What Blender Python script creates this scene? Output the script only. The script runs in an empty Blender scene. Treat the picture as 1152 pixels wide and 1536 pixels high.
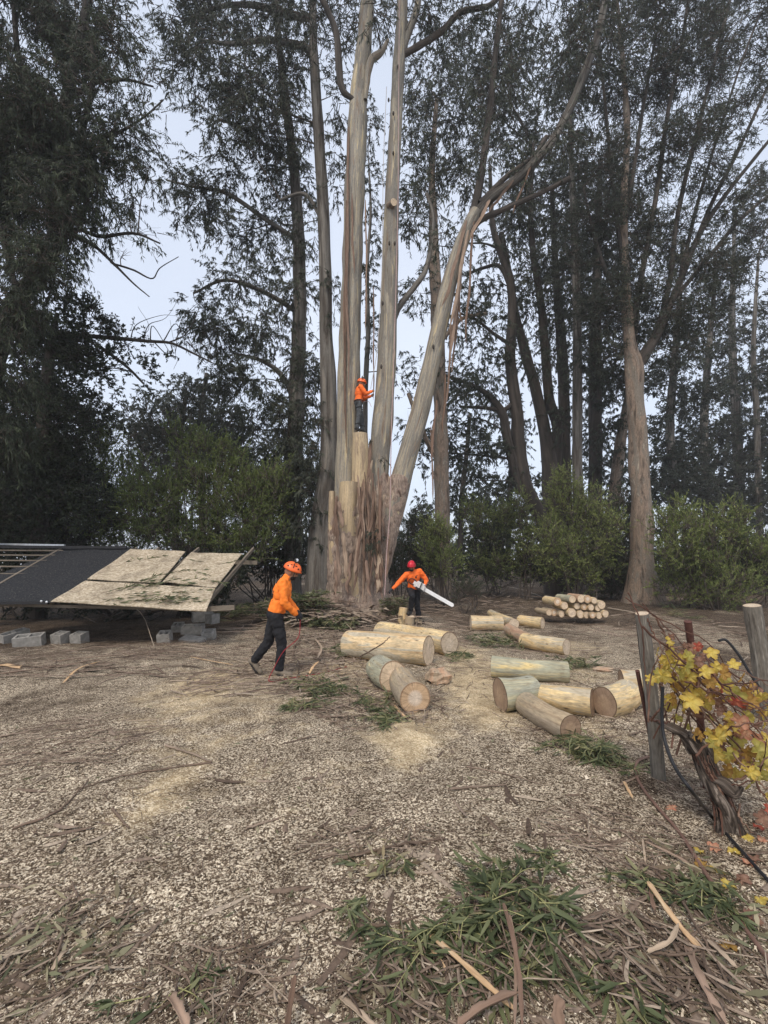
import bpy, math, random
import numpy as np
from mathutils import Vector, Matrix
R = math.radians
S = bpy.context.scene
C = S.collection
rng = np.random.default_rng(7)
random.seed(7)

# ------------------------------------------------------------------ camera
FP = 680.0                       # focal length in photo pixels (1152 x 1536)
HORIZ = 850.0
PITCH = math.atan((HORIZ - 768.0) / FP)
EYE = 1.6
cd = bpy.data.cameras.new('camera'); cam = bpy.data.objects.new('camera', cd); C.objects.link(cam)
cd.sensor_fit = 'VERTICAL'; cd.sensor_height = 36.0; cd.lens = 36.0 * FP / 1536.0
cd.clip_start = 0.05; cd.clip_end = 900
cam.location = (0, 0, EYE); cam.rotation_euler = (math.pi / 2 + PITCH, 0, 0)
S.camera = cam

# ------------------------------------------------------------------ sky, sun, exposure
SUN_EL, SUN_AZ = 52.0, 200.0     # sun is behind the camera, veiled by cloud
W = bpy.data.worlds.new('World'); S.world = W; W.use_nodes = True
nt = W.node_tree; nt.nodes.clear()
o_ = nt.nodes.new('ShaderNodeOutputWorld')
bg1 = nt.nodes.new('ShaderNodeBackground'); bg2 = nt.nodes.new('ShaderNodeBackground')
sk = nt.nodes.new('ShaderNodeTexSky'); sk.sky_type = 'NISHITA'; sk.sun_disc = False
sk.sun_elevation = R(SUN_EL); sk.sun_rotation = R(SUN_AZ); sk.dust_density = 3.0
nt.links.new(sk.outputs[0], bg1.inputs[0]); bg1.inputs[1].default_value = 0.05
tc = nt.nodes.new('ShaderNodeTexCoord')
nz = nt.nodes.new('ShaderNodeTexNoise'); nz.inputs['Scale'].default_value = 1.6; nz.inputs['Detail'].default_value = 5
nt.links.new(tc.outputs['Generated'], nz.inputs['Vector'])
cr = nt.nodes.new('ShaderNodeValToRGB')
cr.color_ramp.elements[0].position = 0.25; cr.color_ramp.elements[0].color = (0.53, 0.58, 0.67, 1)
cr.color_ramp.elements[1].position = 0.78; cr.color_ramp.elements[1].color = (0.75, 0.79, 0.87, 1)
nt.links.new(nz.outputs[0], cr.inputs[0]); nt.links.new(cr.outputs[0], bg2.inputs[0]); bg2.inputs[1].default_value = 0.80
ad = nt.nodes.new('ShaderNodeAddShader')
nt.links.new(bg1.outputs[0], ad.inputs[0]); nt.links.new(bg2.outputs[0], ad.inputs[1]); nt.links.new(ad.outputs[0], o_.inputs[0])
sl = bpy.data.lights.new('sun', 'SUN'); sun = bpy.data.objects.new('sun', sl); C.objects.link(sun)
sl.energy = 1.5; sl.angle = R(14); sl.color = (1.0, 0.90, 0.77)
az = R(SUN_AZ)
sun.rotation_euler = Vector((math.sin(az) * math.cos(R(SUN_EL)), math.cos(az) * math.cos(R(SUN_EL)), math.sin(R(SUN_EL)))).to_track_quat('Z', 'Y').to_euler()
S.view_settings.view_transform = 'Standard'; S.view_settings.look = 'None'
S.view_settings.gamma = 1; S.view_settings.use_curve_mapping = False
S.view_settings.exposure = 0.42
S.cycles.max_bounces = 5; S.cycles.diffuse_bounces = 3; S.cycles.glossy_bounces = 2
S.cycles.volume_bounces = 0; S.cycles.transmission_bounces = 2

# ------------------------------------------------------------------ geometry helpers
def gz(x, y):
    x = np.asarray(x, float); y = np.asarray(y, float)
    z = 0.022 * np.clip(y - 15, 0, 45)
    z = z + 0.42 * np.exp(-(((x + 0.8) / 2.3) ** 2 + ((y - 13.7) / 2.0) ** 2))
    z = z + 0.025 * np.sin(x * 1.3 + 0.7) * np.sin(y * 0.9) + 0.012 * np.sin(x * 3.1 + y * 2.3) + 0.01 * np.sin(x * 5.7 - y * 4.1 + 1)
    return z * np.clip((y + 3) / 4, 0, 1)
cp, sp = math.cos(PITCH), math.sin(PITCH)
def ray(u, v):
    dx = (u - 576) / FP; dz = (768 - v) / FP
    return np.array([dx, cp - sp * dz, sp + cp * dz])
def at(u, v, Y):                 # point on the vertical plane at distance Y
    d = ray(u, v); t = Y / d[1]
    return np.array([0, 0, EYE]) + d * t
def tt(u, v, Y):
    return Y / ray(u, v)[1]
def atz(u, v, z):                # point on the horizontal plane at height z
    d = ray(u, v); t = (z - EYE) / d[2]
    return np.array([0, 0, EYE]) + d * t
def gp(u, v, up=0.0):            # point on the terrain
    z = 0.0
    for _ in range(12):
        p = atz(u, v, z + up); z = 0.5 * z + 0.5 * float(gz(p[0], p[1]))
    return p

def nrm(a):
    return a / np.maximum(np.linalg.norm(a, axis=-1, keepdims=True), 1e-9)
def spl(P, n):                   # smooth curve through points (any width)
    P = np.asarray(P, float)
    if len(P) < 3:
        t = np.linspace(0, 1, n)[:, None]; return P[0] * (1 - t) + P[-1] * t
    Q = np.vstack([2 * P[0] - P[1], P, 2 * P[-1] - P[-2]])
    k = np.linspace(0, len(P) - 1 - 1e-6, n); i = k.astype(int); f = (k - i)[:, None]
    a, b, c, d = Q[i], Q[i + 1], Q[i + 2], Q[i + 3]
    return 0.5 * (2 * b + (c - a) * f + (2 * a - 5 * b + 4 * c - d) * f ** 2 + (3 * b - a - 3 * c + d) * f ** 3)

class MB:
    def __init__(s):
        s.V = []; s.BK = []; s.T = []; s.Q = []; s.TR = []; s.qm = []; s.tm = []; s.n = 0
    def add(s, V, Q=None, T=None, bk=None, tint=None, m=0):
        V = np.asarray(V, float).reshape(-1, 3)
        s.V.append(V); s.BK.append(V if bk is None else np.asarray(bk, float).reshape(-1, 3))
        s.T.append(np.full(len(V), 0.5) if tint is None else np.broadcast_to(np.asarray(tint, float), (len(V),)))
        if Q is not None and len(Q):
            Q = np.asarray(Q, np.int64); s.Q.append(Q + s.n); s.qm.append(np.full(len(Q), m))
        if T is not None and len(T):
            T = np.asarray(T, np.int64); s.TR.append(T + s.n); s.tm.append(np.full(len(T), m))
        s.n += len(V)
    def mesh(s, name, mats, org=(0, 0, 0), smooth=True):
        V = np.vstack(s.V) - np.asarray(org, float)
        Q = np.vstack(s.Q) if s.Q else np.zeros((0, 4), np.int64)
        T = np.vstack(s.TR) if s.TR else np.zeros((0, 3), np.int64)
        me = bpy.data.meshes.new(name)
        me.vertices.add(len(V)); me.vertices.foreach_set('co', V.astype(np.float32).ravel())
        li = np.concatenate([Q.ravel(), T.ravel()]).astype(np.int32)
        me.loops.add(len(li)); me.loops.foreach_set('vertex_index', li)
        nf = len(Q) + len(T); me.polygons.add(nf)
        st = np.concatenate([np.arange(len(Q)) * 4, len(Q) * 4 + np.arange(len(T)) * 3]).astype(np.int32)
        me.polygons.foreach_set('loop_start', st)
        me.polygons.foreach_set('use_smooth', np.full(nf, smooth))
        mi = np.concatenate(([np.concatenate(s.qm)] if s.qm else []) + ([np.concatenate(s.tm)] if s.tm else []))
        if not isinstance(mats, (list, tuple)): mats = [mats]
        for m in mats: me.materials.append(m)
        if len(mats) > 1: me.polygons.foreach_set('material_index', mi.astype(np.int32))
        a = me.attributes.new('bk', 'FLOAT_VECTOR', 'POINT'); a.data.foreach_set('vector', np.vstack(s.BK).astype(np.float32).ravel())
        a = me.attributes.new('tint', 'FLOAT', 'POINT'); a.data.foreach_set('value', np.concatenate(s.T).astype(np.float32))
        me.update(calc_edges=True); me.validate()
        return me
    def build(s, name, mats, parent=None, smooth=True, kind=None, label=None, org=None):
        if org is None: org = np.array(parent['_o']) if parent is not None else np.zeros(3)
        o = bpy.data.objects.new(name, s.mesh(name, mats, org, smooth)); C.objects.link(o)
        if parent is not None: o.parent = parent; o['_o'] = parent['_o']
        else: o.location = org; o['_o'] = list(map(float, org))
        if kind: o['kind'] = kind
        if label: o['label'] = label
        return o
def tag(o, label, cat, group=None, kind=None):
    o['label'] = label; o['category'] = cat
    if group: o['group'] = group
    if kind: o['kind'] = kind
    return o
def thing(name, loc, label, cat, group=None, kind=None):
    o = bpy.data.objects.new(name, None); C.objects.link(o); o.empty_display_size = 0.2
    o.location = [float(a) for a in loc]; o['_o'] = [float(a) for a in loc]
    return tag(o, label, cat, group, kind)

def frames(P):
    T = nrm(np.gradient(P, axis=0)); m = len(P)
    N = np.zeros_like(P); a = np.array([1.0, 0, 0]) if abs(T[0][0]) < 0.8 else np.array([0, 0, 1.0])
    n = a - T[0] * a.dot(T[0]); N[0] = n / np.linalg.norm(n)
    for i in range(1, m):
        n = N[i - 1] - T[i] * N[i - 1].dot(T[i]); N[i] = n / np.linalg.norm(n)
    return T, N, np.cross(T, N)
def tube(mb, P, rad, n=8, lump=0.0, fl=0, cap=True, m=0, seed=0, tint=0.5, flat=1.0, capm=None, s0=0.0):
    P = np.asarray(P, float); rad = np.broadcast_to(np.asarray(rad, float), (len(P),))
    T, N, B = frames(P)
    s = s0 + np.concatenate([[0], np.cumsum(np.linalg.norm(np.diff(P, axis=0), axis=1))])
    th = np.arange(n) / n * 2 * math.pi
    r = np.repeat(rad[:, None], n, 1).copy()
    if lump:
        q = np.random.default_rng(seed + 11); mod = 0
        for k in range(1, 6 + fl):
            mod = mod + np.sin(k * th[None] + q.uniform(0, 6) + s[:, None] / rad.max() * q.uniform(-.5, .5)) * q.uniform(.3, 1) / (k ** 0.7)
            mod = mod + 0.5 * np.sin(s[:, None] / rad.max() * q.uniform(.3, 2.2) + q.uniform(0, 6) + q.integers(0, 4) * th[None])
        r *= 1 + lump * mod
    V = P[:, None] + r[..., None] * (np.cos(th)[None, :, None] * N[:, None] + flat * np.sin(th)[None, :, None] * B[:, None])
    bk = np.stack([np.cos(th)[None] * r, np.sin(th)[None] * r, np.repeat(s[:, None], n, 1)], -1) + seed * 3.7
    M = len(P); i = np.arange(M - 1)[:, None]; j = np.arange(n)[None]
    a = i * n + j; b = i * n + (j + 1) % n
    mb.add(V, np.stack([a, b, b + n, a + n], -1).reshape(-1, 4), bk=bk, tint=tint, m=m)
    if cap:
        for e, fl_ in ((0, True), (M - 1, False)):
            c = P[e]; ring = V[e]
            X = np.vstack([ring, c[None]])
            bb = np.vstack([np.stack([np.cos(th) * r[e], np.sin(th) * r[e], th * 0], -1), [[0, 0, 0]]]) + seed
            jj = np.arange(n); t3 = np.stack([(jj + 1) % n, jj, np.full(n, n)], -1) if fl_ else np.stack([jj, (jj + 1) % n, np.full(n, n)], -1)
            mb.add(X, T=t3, bk=bb, tint=tint, m=m if capm is None else capm)
    return V
def box(mb, c, sx, sy, sz, M=None, m=0, bk=None, tint=0.5):
    v = np.array([[x, y, z] for x in (-.5, .5) for y in (-.5, .5) for z in (-.5, .5)]) * [sx, sy, sz]
    loc = v.copy()
    if M is not None: v = v @ np.asarray(M).T
    v = v + np.asarray(c)
    mb.add(v, [[0, 1, 3, 2], [4, 6, 7, 5], [0, 4, 5, 1], [2, 3, 7, 6], [0, 2, 6, 4], [1, 5, 7, 3]], bk=loc if bk is None else bk, m=m, tint=tint)
def bar(mb, a, b, w, h, m=0, up=(0, 0, 1), tint=0.5):   # box-section bar between two points
    a = np.asarray(a, float); b = np.asarray(b, float); d = b - a; L = np.linalg.norm(d); d /= L
    s_ = np.cross(d, up); s_ /= np.linalg.norm(s_); u_ = np.cross(s_, d)
    box(mb, (a + b) / 2, w, h, L, M=np.stack([s_, u_, d], 1), m=m, tint=tint)
def ellip(mb, c, r, M=None, n=14, k=9, m=0):
    th = np.arange(n) / n * 2 * math.pi; ph = np.linspace(-math.pi / 2, math.pi / 2, k)
    V = np.stack([np.cos(ph)[:, None] * np.cos(th), np.cos(ph)[:, None] * np.sin(th), np.repeat(np.sin(ph)[:, None], n, 1)], -1) * np.asarray(r)
    V = V.reshape(-1, 3)[n - 1:-(n - 1)]       # one vertex at each pole
    if M is not None: V = V @ np.asarray(M).T
    Q = []; T = []
    for i in range(k - 3):
        for j in range(n):
            a = 1 + i * n + j; b = 1 + i * n + (j + 1) % n; Q.append([a, b, b + n, a + n])
    last = 1 + (k - 2) * n
    for j in range(n):
        T.append([0, 1 + (j + 1) % n, 1 + j]); o = 1 + (k - 3) * n; T.append([o + j, o + (j + 1) % n, last])
    mb.add(V + np.asarray(c), Q, T, m=m)
def caps(mb, a, b, ra, rb, n=12):              # tapered capsule
    a = np.asarray(a, float); b = np.asarray(b, float); d = nrm(b - a); f = np.array([-.97, -.7, -.35, 0])
    P = [a + d * ra * x for x in f] + [b + d * rb * x for x in -f[::-1]]
    r = [ra * math.sqrt(1 - x * x) for x in f] + [rb * math.sqrt(1 - x * x) for x in f[::-1]]
    tube(mb, np.array(P), r, n=n)

# ------------------------------------------------------------------ materials
def new_mat(name, rough=0.85, spec=0.25):
    m = bpy.data.materials.new(name); m.use_nodes = True; t = m.node_tree
    b = t.nodes['Principled BSDF']; b.inputs['Roughness'].default_value = rough
    b.inputs['Specular IOR Level'].default_value = spec
    return m, t, b
def N_(t, kind, **kw):
    n = t.nodes.new(kind)
    for k, v in kw.items():
        if k in n.inputs: n.inputs[k].default_value = v
        else: setattr(n, k, v)
    return n
def ramp(t, src, stops, interp='LINEAR'):
    n = t.nodes.new('ShaderNodeValToRGB'); e = n.color_ramp.elements; n.color_ramp.interpolation = interp
    while len(e) > 1: e.remove(e[-1])
    e[0].position = stops[0][0]; e[0].color = (*stops[0][1], 1)
    for p, c in stops[1:]:
        x = e.new(p); x.color = (*c, 1)
    t.links.new(src, n.inputs[0]); return n.outputs[0]
def fac(t, src, a, b):
    n = t.nodes.new('ShaderNodeMapRange'); n.inputs[1].default_value = a; n.inputs[2].default_value = b; t.links.new(src, n.inputs[0]); return n.outputs[0]
def mixc(t, f, a, b, mode='MIX'):
    n = t.nodes.new('ShaderNodeMix'); n.data_type = 'RGBA'; n.blend_type = mode
    for s, x in ((0, f), (6, a), (7, b)):
        if isinstance(x, (int, float)): n.inputs[s].default_value = x
        elif isinstance(x, tuple): n.inputs[s].default_value = (*x, 1)
        else: t.links.new(x, n.inputs[s])
    return n.outputs[2]
def math_(t, op, a, b=0.0):
    n = t.nodes.new('ShaderNodeMath'); n.operation = op
    for i, x in enumerate((a, b)):
        if isinstance(x, (int, float)): n.inputs[i].default_value = x
        else: t.links.new(x, n.inputs[i])
    return n.outputs[0]
def vec_obj(t, scale, off=(0, 0, 0)):
    a = t.nodes.new('ShaderNodeTexCoord'); mp = t.nodes.new('ShaderNodeMapping'); mp.inputs['Scale'].default_value = scale; mp.inputs['Location'].default_value = off
    t.links.new(a.outputs['Object'], mp.inputs[0]); return mp.outputs[0]
def vec(t, scale, attr='bk', off=(0, 0, 0)):
    a = t.nodes.new('ShaderNodeAttribute'); a.attribute_name = attr
    mp = t.nodes.new('ShaderNodeMapping'); mp.inputs['Scale'].default_value = scale; mp.inputs['Location'].default_value = off
    t.links.new(a.outputs['Vector'], mp.inputs[0]); return mp.outputs[0]
vec_att = vec
def noise(t, v, scale=1.0, detail=4, rough=0.55, dist=0.0):
    n = N_(t, 'ShaderNodeTexNoise', Scale=scale, Detail=detail, Roughness=rough, Distortion=dist)
    t.links.new(v, n.inputs['Vector']); return n.outputs[0]
def bump(t, b, h, strength=0.5, dist=0.02):
    n = N_(t, 'ShaderNodeBump', Strength=strength, Distance=dist); t.links.new(h, n.inputs['Height']); t.links.new(n.outputs[0], b.inputs['Normal'])
def tint_out(t):
    a = t.nodes.new('ShaderNodeAttribute'); a.attribute_name = 'tint'; return a.outputs['Fac']

def bark(name, stops, ks=(4, 4, 0.45), dark=(0.10, 0.075, 0.055), streak=0.6, fine=0.5, bd=0.02, patch=None, obj=False, speck=False):
    vec = vec_obj if obj else vec_att
    m, t, b = new_mat(name, 0.8, 0.2)
    v = vec(t, ks)
    c = ramp(t, noise(t, v, 1.0, 5, 0.6, 0.8), stops)
    if patch is not None:                                  # broad islands of shed bark
        pf = math_(t, 'MULTIPLY', fac(t, noise(t, vec(t, (2.6, 2.6, 0.3), off=(5, 3, 1)), 1.0, 5, 0.65, 1.4), 0.53, 0.56), 0.8)
        c = mixc(t, pf, c, patch)
    v2 = vec(t, (30, 30, 1.1)); n2 = noise(t, v2, 1.0, 4, 0.65)
    c = mixc(t, math_(t, 'MULTIPLY', fac(t, n2, 0.55, 0.72), streak), c, dark)
    if speck:
        vs = N_(t, 'ShaderNodeTexVoronoi', Scale=1.0); t.links.new(vec(t, (9, 9, 4)), vs.inputs['Vector'])
        c = mixc(t, math_(t, 'MULTIPLY', fac(t, vs.outputs['Distance'], .16, .05), .8), c, (.10, .07, .05))
        c = mixc(t, math_(t, 'MULTIPLY', fac(t, noise(t, vec(t, (16, 16, 5)), 1.0, 6, .7), .54, .66), .55), c, (.22, .165, .11))
        c = mixc(t, .5, c, ramp(t, noise(t, vec(t, (3, 3, 3)), 1.0, 3), [(.35, (.72, .70, .66)), (.65, (1.15, 1.13, 1.1))]), 'MULTIPLY')
    v3 = vec(t, (60, 60, 14)); n3 = noise(t, v3, 1.0, 3)
    c = mixc(t, fine, c, ramp(t, n3, [(0.3, (0.62, 0.62, 0.62)), (0.7, (1.25, 1.25, 1.25))]), 'MULTIPLY')
    t.links.new(c, b.inputs['Base Color'])
    h = math_(t, 'ADD', math_(t, 'MULTIPLY', n2, 0.7), math_(t, 'MULTIPLY', n3, 0.3))
    bump(t, b, h, 0.7, bd)
    return m
def leafmat(name, stops, rough=0.55):
    m, t, b = new_mat(name, rough, 0.3)
    c = ramp(t, tint_out(t), stops); t.links.new(c, b.inputs['Base Color'])
    tr = t.nodes.new('ShaderNodeBsdfTranslucent'); t.links.new(c, tr.inputs[0])
    mx = t.nodes.new('ShaderNodeMixShader'); mx.inputs[0].default_value = 0.22
    t.links.new(b.outputs[0], mx.inputs[1]); t.links.new(tr.outputs[0], mx.inputs[2])
    t.links.new(mx.outputs[0], t.nodes['Material Output'].inputs[0]); return m
def plain(name, col, rough=0.7, var=0.25, sc=12, bd=0.0, metal=0, spec=0.3, coord='bk'):
    m, t, b = new_mat(name, rough, spec); b.inputs['Metallic'].default_value = metal
    n = noise(t, vec(t, (sc, sc, sc)), 1, 4)
    lo = tuple(x * (1 - var) for x in col); hi = tuple(min(1, x * (1 + var)) for x in col)
    t.links.new(ramp(t, n, [(0.3, lo), (0.7, hi)]), b.inputs['Base Color'])
    if bd: bump(t, b, n, 0.6, bd)
    return m
def tinted(name, stops, rough=0.8, sc=(40, 40, 4)):
    m, t, b = new_mat(name, rough, 0.2)
    n = noise(t, vec(t, sc), 1, 3)
    c = mixc(t, 0.8, ramp(t, tint_out(t), stops), ramp(t, n, [(0.3, (0.6, 0.6, 0.6)), (0.7, (1.3, 1.3, 1.3))]), 'MULTIPLY')
    t.links.new(c, b.inputs['Base Color']); return m

M = {}
M['gum'] = bark('smooth_gum_bark', [(0.30, (0.13, 0.09, 0.065)), (0.40, (0.27, 0.215, 0.16)), (0.46, (0.215, 0.21, 0.19)), (0.52, (0.36, 0.305, 0.22)), (0.57, (0.285, 0.275, 0.245)), (0.63, (0.50, 0.40, 0.235)), (0.72, (0.56, 0.48, 0.35))], ks=(7, 7, 0.33), streak=0.9, patch=(0.19, 0.175, 0.15))
M['gumbase'] = bark('peeling_gum_bark', [(0.30, (0.11, 0.075, 0.06)), (0.40, (0.27, 0.195, 0.155)), (0.50, (0.37, 0.29, 0.23)), (0.56, (0.24, 0.18, 0.145)), (0.62, (0.42, 0.34, 0.27)), (0.70, (0.55, 0.45, 0.31))], ks=(6, 6, 1.6), dark=(0.07, 0.05, 0.038), streak=0.9, fine=0.8, bd=0.05, obj=True)
M['barkgrey'] = bark('grey_trunk_bark', [(0.34, (0.05, 0.043, 0.036)), (0.45, (0.115, 0.10, 0.085)), (0.55, (0.16, 0.15, 0.135)), (0.66, (0.24, 0.215, 0.18))], ks=(6, 6, .5), streak=0.8, bd=0.03)
M['barkblack'] = bark('near_black_bark', [(0.3, (0.018, 0.016, 0.014)), (0.5, (0.035, 0.03, 0.026)), (0.7, (0.06, 0.052, 0.045))], streak=0.5, bd=0.04)  # near-black bark for the far left trunk
M['barkdim'] = bark('dim_grey_bark', [(0.34, (0.035, 0.03, 0.026)), (0.48, (0.085, 0.075, 0.063)), (0.58, (0.13, 0.12, 0.105)), (0.68, (0.20, 0.18, 0.15))], ks=(8, 8, .5), streak=0.8, bd=0.03)
M['barkdark'] = bark('dark_trunk_bark', [(0.3, (0.035, 0.03, 0.026)), (0.5, (0.065, 0.055, 0.047)), (0.7, (0.11, 0.09, 0.075))], streak=0.5, bd=0.04)
M['barkpink'] = bark('pinkish_flaking_bark', [(0.34, (0.082, 0.065, 0.051)), (0.44, (0.203, 0.155, 0.121)), (0.52, (0.300, 0.225, 0.167)), (0.58, (0.165, 0.140, 0.116)), (0.68, (0.386, 0.330, 0.260))], ks=(5, 5, 1.1), streak=0.8, fine=0.8, bd=0.04, patch=(0.193, 0.170, 0.140))
M['stump'] = bark('stump_bark', ks=(8, 8, .5), patch=(0.330, 0.250, 0.172), stops=[(0.25, (0.385, 0.289, 0.179)), (0.45, (0.543, 0.420, 0.259)), (0.6, (0.414, 0.329, 0.224)), (0.75, (0.671, 0.499, 0.281))], streak=0.9)
M['shag'] = tinted('hanging_bark', [(0, (0.10, 0.065, 0.045)), (0.4, (0.20, 0.13, 0.095)), (0.7, (0.30, 0.215, 0.16)), (1, (0.42, 0.33, 0.24))])
M['leaf'] = leafmat('gum_leaves', [(0, (0.035, 0.042, 0.030)), (0.5, (0.060, 0.070, 0.048)), (0.85, (0.085, 0.098, 0.062)), (1, (0.12, 0.125, 0.08))])
M['leafdark'] = leafmat('dark_leaves', [(0, (0.02, 0.026, 0.017)), (0.6, (0.042, 0.053, 0.030)), (1, (0.08, 0.10, 0.05))])
M['leafbush'] = leafmat('bush_leaves', [(0, (0.06, 0.085, 0.026)), (0.4, (0.16, 0.20, 0.06)), (0.7, (0.27, 0.31, 0.10)), (1, (0.38, 0.41, 0.16))])
M['leaffar'] = leafmat('far_leaves', [(0, (0.04, 0.045, 0.035)), (0.6, (0.065, 0.075, 0.052)), (1, (0.09, 0.10, 0.07))])
M['leafcut'] = leafmat('cut_gum_leaves', [(0, (0.045, 0.058, 0.028)), (0.35, (0.095, 0.115, 0.052)), (0.6, (0.16, 0.175, 0.085)), (0.8, (0.24, 0.225, 0.115)), (1, (0.34, 0.27, 0.16))], 0.5)

def cutmat(name, base, heart, rim):
    m, t, b = new_mat(name, 0.8, 0.15)
    v = vec(t, (1, 1, 1)); a = t.nodes.new('ShaderNodeVectorMath'); a.operation = 'LENGTH'; t.links.new(v, a.inputs[0])
    rad = a.outputs['Value']; wob = noise(t, vec(t, (9, 9, 9)), 1, 3)
    rr = math_(t, 'ADD', rad, math_(t, 'MULTIPLY', wob, 0.05))
    w = math_(t, 'SINE', math_(t, 'MULTIPLY', rr, 330.0))
    c = ramp(t, tint_out(t), [(0, heart), (0.35, heart), (0.55, base), (0.9, base), (0.94, rim), (1, rim)])
    c = mixc(t, 0.35, c, ramp(t, w, [(0, (0.75, 0.72, 0.68)), (1, (1.1, 1.1, 1.1))]), 'MULTIPLY')
    n = noise(t, vec(t, (6, 70, 6)), 1, 3)
    c = mixc(t, 0.5, c, ramp(t, n, [(0.3, (0.75, 0.72, 0.7)), (0.7, (1.15, 1.15, 1.15))]), 'MULTIPLY')
    c = mixc(t, math_(t, 'MULTIPLY', fac(t, noise(t, vec(t, (14, 14, 14)), 1, 4), 0.55, 0.75), 0.45), c, (0.24, 0.17, 0.12))
    sx = t.nodes.new('ShaderNodeSeparateXYZ'); t.links.new(v, sx.inputs[0]); an = math_(t, 'ARCTAN2', sx.outputs[1], sx.outputs[0])
    cx = t.nodes.new('ShaderNodeCombineXYZ'); t.links.new(math_(t, 'MULTIPLY', an, 2.2), cx.inputs[0]); t.links.new(math_(t, 'MULTIPLY', rad, 1.5), cx.inputs[1]); t.links.new(sx.outputs[2], cx.inputs[2])
    ck = noise(t, cx.outputs[0], 2.6, 3, .7); ckf = fac(t, math_(t, 'ABSOLUTE', math_(t, 'SUBTRACT', ck, .5)), .012, .0)
    c = mixc(t, math_(t, 'MULTIPLY', ckf, .75), c, (0.09, 0.06, 0.04))
    t.links.new(c, b.inputs['Base Color']); bump(t, b, math_(t, 'SUBTRACT', n, ckf), 0.5, 0.006); return m
M['cut'] = cutmat('sawn_face', (0.734, 0.583, 0.410), (0.778, 0.626, 0.464), (0.324, 0.227, 0.151))
M['cutheart'] = cutmat('sawn_face_pale_heart', (0.62, 0.44, 0.28), (0.78, 0.66, 0.53), (0.36, 0.24, 0.15))
M['cutdark'] = cutmat('sawn_face_dark', (0.34, 0.24, 0.165), (0.42, 0.30, 0.20), (0.17, 0.12, 0.08))
M['cutgrey'] = cutmat('sawn_face_greyed', (0.594, 0.484, 0.356), (0.660, 0.550, 0.421), (0.264, 0.187, 0.130))

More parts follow.
